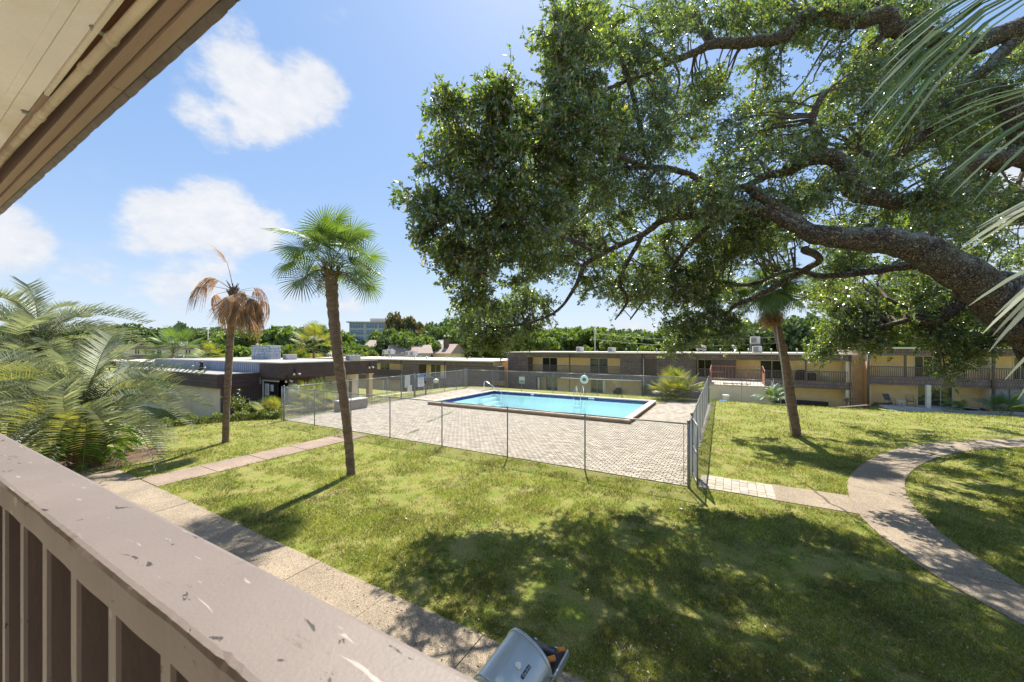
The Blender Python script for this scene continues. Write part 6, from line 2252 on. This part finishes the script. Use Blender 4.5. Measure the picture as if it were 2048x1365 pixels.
near_frond((2230, 480, 1.9), [(1938, 612, 1.7), (1990, 632, 1.7), (1965, 668, 1.65), (1985, 672, 1.65), (1978, 704, 1.6), (2020, 660, 1.75)], 'silverleaf', .0095, 4, .05)
near_frond((2260, 560, 1.9), [(2010, 760, 1.7), (2035, 800, 1.7), (2060, 720, 1.75), (2080, 860, 1.7)], 'silverleaf', .009, 5, .05)

# ------------------------------------------------------------------ grass
def vnoise(x, y, s, seed):
    g = np.random.default_rng(seed)
    T_ = g.uniform(0, 1, (256, 256))
    xi, yi = x * s, y * s
    x0, y0 = np.floor(xi).astype(int), np.floor(yi).astype(int)
    fx, fy = xi - x0, yi - y0
    fx, fy = fx * fx * (3 - 2 * fx), fy * fy * (3 - 2 * fy)
    a, b_, c_, d_ = T_[x0 % 256, y0 % 256], T_[(x0 + 1) % 256, y0 % 256], T_[x0 % 256, (y0 + 1) % 256], T_[(x0 + 1) % 256, (y0 + 1) % 256]
    return (a * (1 - fx) + b_ * fx) * (1 - fy) + (c_ * (1 - fx) + d_ * fx) * fy


def grass_ok(x, y):
    k = np.ones(x.shape, bool)
    edge = .05 * np.sin(x * 3.1) + .04 * np.sin(x * 7.7 + 1)
    k &= ~((y > 2.4) & (y < 4.36 + edge) & (x > -17.7))
    k &= ~((x > -15.58 + .03 * np.sin(y * 9)) & (x < -14.33 + .04 * np.sin(y * 7)) & (y > 4) & (y < 11.9))
    k &= ~inpoly(x, y, path_poly)
    k &= ~((x > -1.1) & (x < 2.85) & (y > 12.0) & (y < 13.45))
    k &= ~((x > -21.8) & (x < -1.0) & (y > 11.88) & (y < 31.1))
    return k


def grass_patch(nb_, dmin, dmax, h, w, seed):
    g = np.random.default_rng(seed)
    # uniform in picture rows so that near ground gets the most
    d = 1 / g.uniform(1 / dmax, 1 / dmin, nb_)
    px = g.uniform(150, 2120, nb_)
    l_ = (px - 1024) / F * d
    x = FW[0] * d + RT[0] * l_
    y = FW[1] * d + RT[1] * l_
    n1 = vnoise(x, y, 1.1, 1) * .5 + vnoise(x, y, 3.3, 2) * .35 + vnoise(x, y, 8, 3) * .25
    k = grass_ok(x, y) & (n1 > .47 + g.uniform(-.14, .14, nb_))
    x, y, d, n1 = x[k], y[k], d[k], n1[k]
    n_ = len(x)
    a = g.uniform(0, 2 * math.pi, n_)
    sc_ = (d / 8) ** .8
    hh = h * g.uniform(.5, 1.3, n_) * sc_ * (.35 + 1.5 * n1)
    ww = w * g.uniform(.6, 1.2, n_) * sc_
    z = terr(x, y)
    lean = g.uniform(.3, 1.4, n_) * hh
    b_ = g.uniform(0, 2 * math.pi, n_)
    v0 = np.stack([x - np.cos(a) * ww, y - np.sin(a) * ww, z], 1)
    v1 = np.stack([x + np.cos(a) * ww, y + np.sin(a) * ww, z], 1)
    v2 = np.stack([x + np.cos(b_) * lean, y + np.sin(b_) * lean, z + hh], 1)
    return np.stack([v0, v1, v2], 1).reshape(-1, 3), n_


va, na = grass_patch(680000, 4.2, 15, .04, .0065, 5)
vb, nb2 = grass_patch(130000, 15, 34, .03, .007, 6)
V = np.concatenate([va, vb])
tag(link('grass', np_mesh('grass', V, np.arange(len(V)).reshape(-1, 3), M['blade'])), 'short green lawn grass with worn dry patches', None, kind='stuff')
print('GRASS', na, nb2)

# weeds creeping through the pavers
g = np.random.default_rng(9)
wv = []
for (pa, pb, n_) in (((818, 868), (838, 862), 60), ((852, 848), (905, 826), 160), ((640, 905 - 40), (700, 880), 30)):
    A_, B_ = G(*pa), G(*pb)
    for _ in range(n_):
        q = g.uniform()
        c_ = A_ * (1 - q) + B_ * q + np.array([g.normal(0, .05), g.normal(0, .05), .03])
        a = g.uniform(0, 6.28)
        h_ = g.uniform(.03, .09)
        wv += [c_ + np.array([.012, 0, 0]), c_ - np.array([.012, 0, 0]), c_ + np.array([.05 * math.cos(a), .05 * math.sin(a), h_])]
tag(link('weeds', np_mesh('weeds', np.array(wv), np.arange(len(wv)).reshape(-1, 3), M['fern'])), 'green weeds creeping up between the pool deck pavers', None, kind='stuff')
# fallen oak leaves scattered over grass and paths
g = np.random.default_rng(10)
n_ = 2300
d_ = 1 / g.uniform(1 / 20, 1 / 4.4, n_)
px_ = g.uniform(650, 2100, n_)
l_ = (px_ - 1024) / F * d_
x_, y_ = FW[0] * d_ + RT[0] * l_, FW[1] * d_ + RT[1] * l_
z_ = terr(x_, y_) + .03 + g.uniform(0, .012, n_)
a_ = g.uniform(0, 6.28, n_)
s_ = g.uniform(.016, .030, n_)
u_ = np.stack([np.cos(a_), np.sin(a_), g.uniform(-.3, .3, n_)], 1) * s_[:, None]
w_ = np.stack([-np.sin(a_), np.cos(a_), g.uniform(-.3, .3, n_)], 1) * s_[:, None] * .4
c_ = np.stack([x_, y_, z_], 1)
fv = np.stack([c_ - u_, c_ + w_, c_ + u_, c_ - w_], 1).reshape(-1, 3)
M['fallen'] = leaf_mat('fallen_leaf', [(.10, .06, .03), (.20, .13, .07), (.36, .28, .17)], (1, .9, .7), .2, .5, gloss=.05)
tag(link('fallen_leaves', np_mesh('fallen_leaves', fv, np.arange(n_ * 4).reshape(-1, 4), M['fallen'])), 'dry fallen oak leaves strewn over lawn and paths', None, kind='stuff')
# ------------------------------------------------------------------ our own balcony: railing and eave
# painted wood with chips
def paint(name, col, chip, scr, stretch=(1, 1, 1)):
    m, n, l, bs = new_mat(name)
    v = pos_vec(n, l, stretch)
    a = noise(n, l, v, 3, 8, .6)
    c = ramp(n, l, a, [(.3, tuple(x * .88 for x in col)), (.7, tuple(min(1, x * 1.1) for x in col))])
    # old paint losses
    ch = noise(n, l, pos_vec(n, l, (9, 16, 9)), 1.0, 7, .62, .8)
    k = ramp(n, l, ch, [(.64, 0), (.67, .7)])
    c = mixrgb(n, l, k, c, chip)
    mps = n.new('ShaderNodeMapping')
    mps.inputs['Rotation'].default_value = (0, 0, .9)
    mps.inputs['Scale'].default_value = (9, 85, 9)
    l.new(pos_vec(n, l), mps.inputs[0])
    sc2 = noise(n, l, mps.outputs[0], 1.0, 2, .5, .6)
    k2 = ramp(n, l, sc2, [(.69, 0), (.73, .75)])
    c = mixrgb(n, l, k2, c, scr)
    dn = noise(n, l, pos_vec(n, l, (16, 34, 16)), 1.0, 4, .6, .5)
    k3 = ramp(n, l, dn, [(.665, 0), (.685, 1)])
    c = mixrgb(n, l, k3, c, (.02, .015, .012))
    l.new(c, bs.inputs['Base Color'])
    bs.inputs['Roughness'].default_value = .55
    f_ = noise(n, l, v, 140, 4, .6)
    inv = n.new('ShaderNodeMath')
    inv.operation = 'MULTIPLY_ADD'
    l.new(k3, inv.inputs[0])
    inv.inputs[1].default_value = -3
    l.new(f_, inv.inputs[2])
    bump(n, l, inv.outputs[0], bs, .35, .002)
    return m


M['handrail'] = paint('taupe_paint_worn', (.150, .122, .110), (.10, .07, .055), (.33, .29, .26))
M['baluster'] = mat('dark_brown_railing', (.075, .05, .042), .7, .25, 3, 60, .3, stretch=(1, 1, .3))
M['soffitm'] = mat('cream_soffit_paint', (.90, .86, .85), .8, .07, 1.2, 70, .25, .004, dirt=(.70, .63, .53))
M['redbrown'] = mat('reddish_primed_board', (.32, .13, .065), .75, .25, 2, 40, .2, stretch=(.3, 3, 3), dirt=(.14, .08, .05))
M['eaveboard'] = mat('brown_painted_eave_board', (.36, .26, .20), .7, .15, 2, 50, .25, stretch=(.25, 3, 3), dirt=(.30, .21, .16))
M['shinglemetal'] = mat('dark_asphalt_shingle', (.16, .13, .115), .6, .35, 8, 60, .5, .004)
M['conduitm'] = mat('cream_painted_pipe', (.62, .52, .40), .5, .15, 3, 40, .15, dirt=(.26, .19, .14))

RH = .42        # drop of the rail top below the eye
ra, rb = .250, .400
th = .166 * RH
rail = thing('balcony_railing', 'worn taupe painted wooden balcony railing with dark brown balusters in the foreground', 'railing', (0, 0, 0), .009)
zt_ = CAMZ - RH
# cross-section lofted along x with a chipped inner edge
xs_ = np.linspace(-7.5, 1.6, 520)
g_ = np.random.default_rng(12)
chips = np.zeros(len(xs_))
for _ in range(46):
    c_ = g_.uniform(-3.2, .6)
    w_ = g_.uniform(.003, .010)
    chips += g_.uniform(.0006, .0028) * np.exp(-((xs_ - c_) / w_) ** 2)
chips += np.abs(g_.normal(0, .0006, len(xs_)))
wob = .0015 * np.sin(xs_ * 7) + .001 * np.sin(xs_ * 23)
vs = []
for i, x_ in enumerate(xs_):
    c_ = chips[i]
    vs += [(x_, ra + .001 + wob[i], zt_ - th), (x_, ra + wob[i] + c_ * .3, zt_ - .008 - c_ * 1.2), (x_, ra + .004 + c_, zt_ - .0015 - c_ * .5), (x_, ra + .012 + c_ * 1.3, zt_),
           (x_, rb - .010, zt_ + wob[i] * .4), (x_, rb - .003, zt_ - .002), (x_, rb, zt_ - .008), (x_, rb, zt_ - th)]
fs_ = []
for i in range(len(xs_) - 1):
    o = i * 8
    for k in range(7): fs_.append((o + k, o + k + 8, o + k + 9, o + k + 1))
    fs_.append((o + 7, o + 15, o + 8, o))
fs_ += [tuple(range(7, -1, -1)), tuple((len(xs_) - 1) * 8 + k for k in range(8))]
MB().add(vs, [tuple(reversed(f)) for f in fs_]).build('handrail', M['handrail'], rail, True)
o = rail.children[0]
me_ = o.data
me_.polygons.foreach_set('use_smooth', [False] * len(me_.polygons))
# balusters: boards set edge-on, taupe front edge, dark sides
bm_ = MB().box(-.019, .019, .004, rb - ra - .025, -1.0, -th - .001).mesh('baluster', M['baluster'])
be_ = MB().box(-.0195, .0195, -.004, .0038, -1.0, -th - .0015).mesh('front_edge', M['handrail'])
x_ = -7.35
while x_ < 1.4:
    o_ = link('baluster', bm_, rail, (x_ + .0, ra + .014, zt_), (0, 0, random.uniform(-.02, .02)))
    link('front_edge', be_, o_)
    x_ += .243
MB().box(-7.5, 1.6, ra + .01, ra + .05, zt_ - 1.06, zt_ - 1.002).build('bottom_rail', M['baluster'], rail)

# eave over the balcony
E = 1.3          # height scale of the ceiling above the eye
own = thing('roof_eave', 'cream soffit and brown boarded eave of our own building overhead at the upper left', 'roof', (0, 0, 0))
e = lambda r_, h_: r_ * h_
XL, XR = -12.0, 2.0


def strip_box(name, r0, r1, h, t, m, x0=XL, x1=XR, n_=1, bevel=0):
    MB().box(x0, x1, r0 * h, r1 * h, CAMZ + h, CAMZ + h + t).build(name, M[m], own, bevel=bevel)


hs = E * 1.03
strip_box('soffit_panel', -2.4, .3005, hs, .05, 'soffitm')
strip_box('soffit_batten', .301, .3265, hs - .006, .05, 'soffitm', bevel=.002)
strip_box('soffit_panel', .327, .372, hs + .001, .05, 'soffitm')
MB().box(-3.1, XR, .373 * hs, .386 * hs, CAMZ + hs - .018, CAMZ + hs + .12).build('soffit_trim', M['cream'], own, bevel=.003)
hb = E * 1.10
MB().box(-3.07, XR, .387 * E * 1.03, .52 * E, CAMZ + hb, CAMZ + hb + .03).build('recess_board', M['redbrown'], own)
MB().box(XL, -3.075, .387 * E * 1.03, .52 * E, CAMZ + hb, CAMZ + hb + .03).build('recess_board', M['eaveboard'], own)
MB().box(XL, -3.12, .373 * hs, .392 * hs, CAMZ + hs - .01, CAMZ + hs + .1).build('recess_trim', M['eaveboard'], own)
hc = E * 1.0
MB().box(XL, XR, .452 * hc, .483 * hc, CAMZ + hc, CAMZ + hc + .12).build('inner_fascia', M['eaveboard'], own, bevel=.003)
hd_ = E * .985
for (x0, x1) in ((XL, -2.62), (-2.615, XR)):
    MB().box(x0, x1, .4835 * hc + .003, .526 * hd_, CAMZ + hd_, CAMZ + hd_ + .16).build('fascia_board', M['eaveboard'], own, bevel=.003)
# conduit slung under the recess with couplings and straps
yc, zc, rc = .446 * E - .022, CAMZ + E * 1.012, .019
py_ = lambda x_: yc + (x_ + 1.81) * .0117 * E
MB().tube([(XL, py_(XL), zc), (XR, py_(XR), zc)], rc, 16).build('conduit', M['conduitm'], own, True)
for x_ in (-2.28, -2.62, -3.4, -1.2, -5.4, .6):
    MB().tube([(x_ - .02, py_(x_), zc), (x_ + .02, py_(x_), zc)], rc * 1.22, 16).build('conduit_coupling', M['conduitm'], own, True)
for x_ in (-2.3, -3.45, -5.0):
    MB().rbox((x_, py_(x_) - .03, zc + .018), (.03, .05, .012)).build('conduit_strap', M['galv'], own, bevel=.003)
    MB().lathe([(.016, 0), (.016, .008), (.006, .012)], (x_, py_(x_) - .045, zc + .022), 10).build('screw', M['galv'], own)
# roof deck edge and shingle tabs
MB().box(XL, XR, -2.5, .527 * hc, CAMZ + hd_ + .165, CAMZ + hd_ + .21).build('roof_deck', M['eaveboard'], own)
MB().box(XL, XR, .527 * hd_, .533 * hd_, CAMZ + hd_ + .01, CAMZ + hd_ + .2).build('drip_edge', M['blackmetal'], own)
x_ = XL
r3 = random.Random(4)
y0s = .534 * hd_
while x_ < 1.6:
    w_ = r3.choice([.09, .12, .16, .2, .26])
    lift = r3.uniform(0, .006)
    ov = r3.uniform(.004, .010)
    b = MB()
    k_ = 5
    vs = []
    for i in range(k_ + 1):
        q = i / k_
        xx = x_ + w_ * q
        sagz = .004 * math.sin(q * 3.1)
        for (dy, dz) in ((0, .022), (ov + .020, .010 - sagz), (ov + .027, -.006 - sagz - lift), (ov + .022, -.014 - sagz - lift), (0, -.004)):
            vs.append((xx, y0s + dy, CAMZ + hd_ + .02 + dz))
    fs_ = []
    for i in range(k_):
        for j in range(4): fs_.append((i * 5 + j, i * 5 + j + 1, (i + 1) * 5 + j + 1, (i + 1) * 5 + j))
        fs_.append((i * 5 + 4, i * 5, (i + 1) * 5, (i + 1) * 5 + 4))
    fs_ += [(4, 3, 2, 1, 0), tuple(k_ * 5 + j for j in range(5))]
    b.add(vs, fs_).build('shingle', M['shinglemetal'], own)
    x_ += w_ + r3.uniform(-.002, .004)
# our building behind the camera: wall and balcony floor (for the light it bounces)
ob = thing('own_building', 'wall and balcony floor of the building the view is taken from', 'building', (0, 0, 0))
MB().box(-14, 12, -1.6, -1.4, 0, CAMZ + hs).build('wall', M['creamstucco'], ob)
MB().box(-14, 12, -1.4, ra + .1, CAMZ - 1.62, CAMZ - 1.45).build('balcony_floor', M['cream'], ob)
MB().box(-14, 12, -9, -1.61, 0, CAMZ + 1.2).build('rear_block', M['creamstucco'], ob)

# ------------------------------------------------------------------ barbecue grill on the sidewalk
bb = thing('gas_grill', 'stainless steel gas grill with closed hood on the sidewalk just below the railing', 'gas grill', (-1.70, 3.02, .02))
# local frame: x = depth (front is +x), y = width
HW0, HW1 = -.36, .31
prof = [(-.24, .84), (-.245, 1.0), (-.225, 1.10), (-.18, 1.155), (-.12, 1.165), (0, 1.13), (.12, 1.06), (.20, .97), (.235, .88), (.24, .84)]
prof = [(p_[0], p_[1]) for p_ in smooth_poly(np.array([[a_, b_, 0] for a_, b_ in prof]), 3)]
vs = [(x_, HW0, z_) for x_, z_ in prof] + [(x_, HW1, z_) for x_, z_ in prof]
k_ = len(prof)
fs_ = [(i, i + 1, k_ + i + 1, k_ + i) for i in range(k_ - 1)] + [tuple(range(k_ - 1, -1, -1)), tuple(range(k_, 2 * k_))]
hood = MB().add(vs, [tuple(reversed(f)) for f in fs_]).build('hood', M['stainless'], bb)
for yy in (HW0 + .035, HW1 - .04):     # pressed rib near each end
    vs = [(x_ * 1.005, yy, z_ + .006) for x_, z_ in prof[1:-1]]
    MB().tube(vs, .006, 6).build('rib', M['stainless'], hood, True)
MB().box(-.27, .27, HW0 - .01, HW1 + .01, .74, .838).build('firebox', M['blackmetal'], bb, bevel=.01)
MB().box(.15, .31, HW0, HW1, .62, .735).build('control_panel', M['stainless'], bb, bevel=.01)
for q in range(4): MB().lathe([(.025, 0), (.022, .03), (.02, .035)], n=12).build('knob', M['blackmetal'], bb, True, loc=(.31, HW0 + .12 + .14 * q, .68), rot=(0, R(90), 0))
MB().tube([(.24, HW0 + .08, .90), (.30, HW0 + .08, .93), (.30, HW1 - .08, .93), (.24, HW1 - .08, .90)], .012, 8).build('handle', M['chrome'], bb, True)
slope = math.atan2(1.13 - 1.06, .12)
th_ = thing  # thermometer
tm_ = MB().lathe([(.034, 0), (.036, .008), (.030, .018), (.026, .018)], n=24).build('thermometer', M['chrome'], bb, True, loc=(.045, -.02, 1.107), rot=(0, slope, 0))
MB().lathe([(.025, .0185), (.024, .020)], n=24).build('dial', M['white'], tm_)
pl = MB().box(-.016, .016, -.075, .075, 0, .006).build('nameplate', M['blackmetal'], bb, loc=(.115, .0, 1.066), rot=(0, slope + .1, 0), bevel=.003)
cu_ = bpy.data.curves.new('lettering', 'FONT')
cu_.body = 'Char-Broil'
cu_.size = .030
cu_.align_x = 'CENTER'
cu_.align_y = 'CENTER'
cu_.extrude = .0006
cu_.materials.append(M['hvac'])
o = text_obj(cu_)
o.parent = pl
o.location = (0, 0, .0068)
o.rotation_euler = (0, 0, R(90))
sh_ = MB().box(-.22, .24, HW1 + .012, HW1 + .36, .80, .825).build('side_shelf', M['blackmetal'], bb, bevel=.004)
MB().box(-.235, -.222, HW1 + .012, HW1 + .36, .79, .85).box(.242, .262, HW1 + .012, HW1 + .37, .77, .85).build('shelf_lip', M['stainless'], sh_, bevel=.003)
b = MB()
for (x_, y_) in ((-.22, HW0 + .03), (.22, HW0 + .03), (-.22, HW1 - .03), (.22, HW1 - .03)): b.box(x_ - .02, x_ + .02, y_ - .02, y_ + .02, .02, .74)
b.build('legs', M['blackmetal'], bb)
MB().box(-.21, .21, HW0 + .05, HW1 - .05, .08, .6).build('cabinet', M['blackmetal'], bb, bevel=.01)
for s in (-1, 1): MB().rbox((.12 * s, HW1 + .2, .75), (.03, .38, .03), 0, R(20)).build('bracket', M['stainless'], bb)
to = thing('grill_tools', 'orange and black tools lying on the side shelf of the gas grill', 'tools', (-1.70, 3.02, .02))
b = MB().tube([(-.14, .42, .862), (.10, .46, .862)], .028, 10)
b.build('body', M['blackmetal'], to, True)
for (x_, y_, r_s) in ((-.17, .39, .030), (.02, .40, .022), (.13, .44, .026), (.17, .60, .02)):
    MB().tube([(x_, y_, .865), (x_ + .05, y_ + .06, .865)], r_s, 10).build('grip', M['orange'], to, True)
MB().tube([(-.05, .56, .85), (.14, .58, .85)], .02, 8).build('cylinder', M['greyfabric'], to, True)

# fallen litter on the lawn
for i, (px, py, s) in enumerate([(1362, 1020, .05), (812, 1040, .04), (905, 925, .05), (640, 950, .04), (1700, 985, .03)]):
    p_ = G(px, py)
    tag(MB().rbox((0, 0, .02), (s, s * .7, .03), i, .3, .2).build('litter', M['litter'], None, loc=p_), 'small scrap of white litter lying on the lawn', 'litter', 'white litter scraps on the lawn')
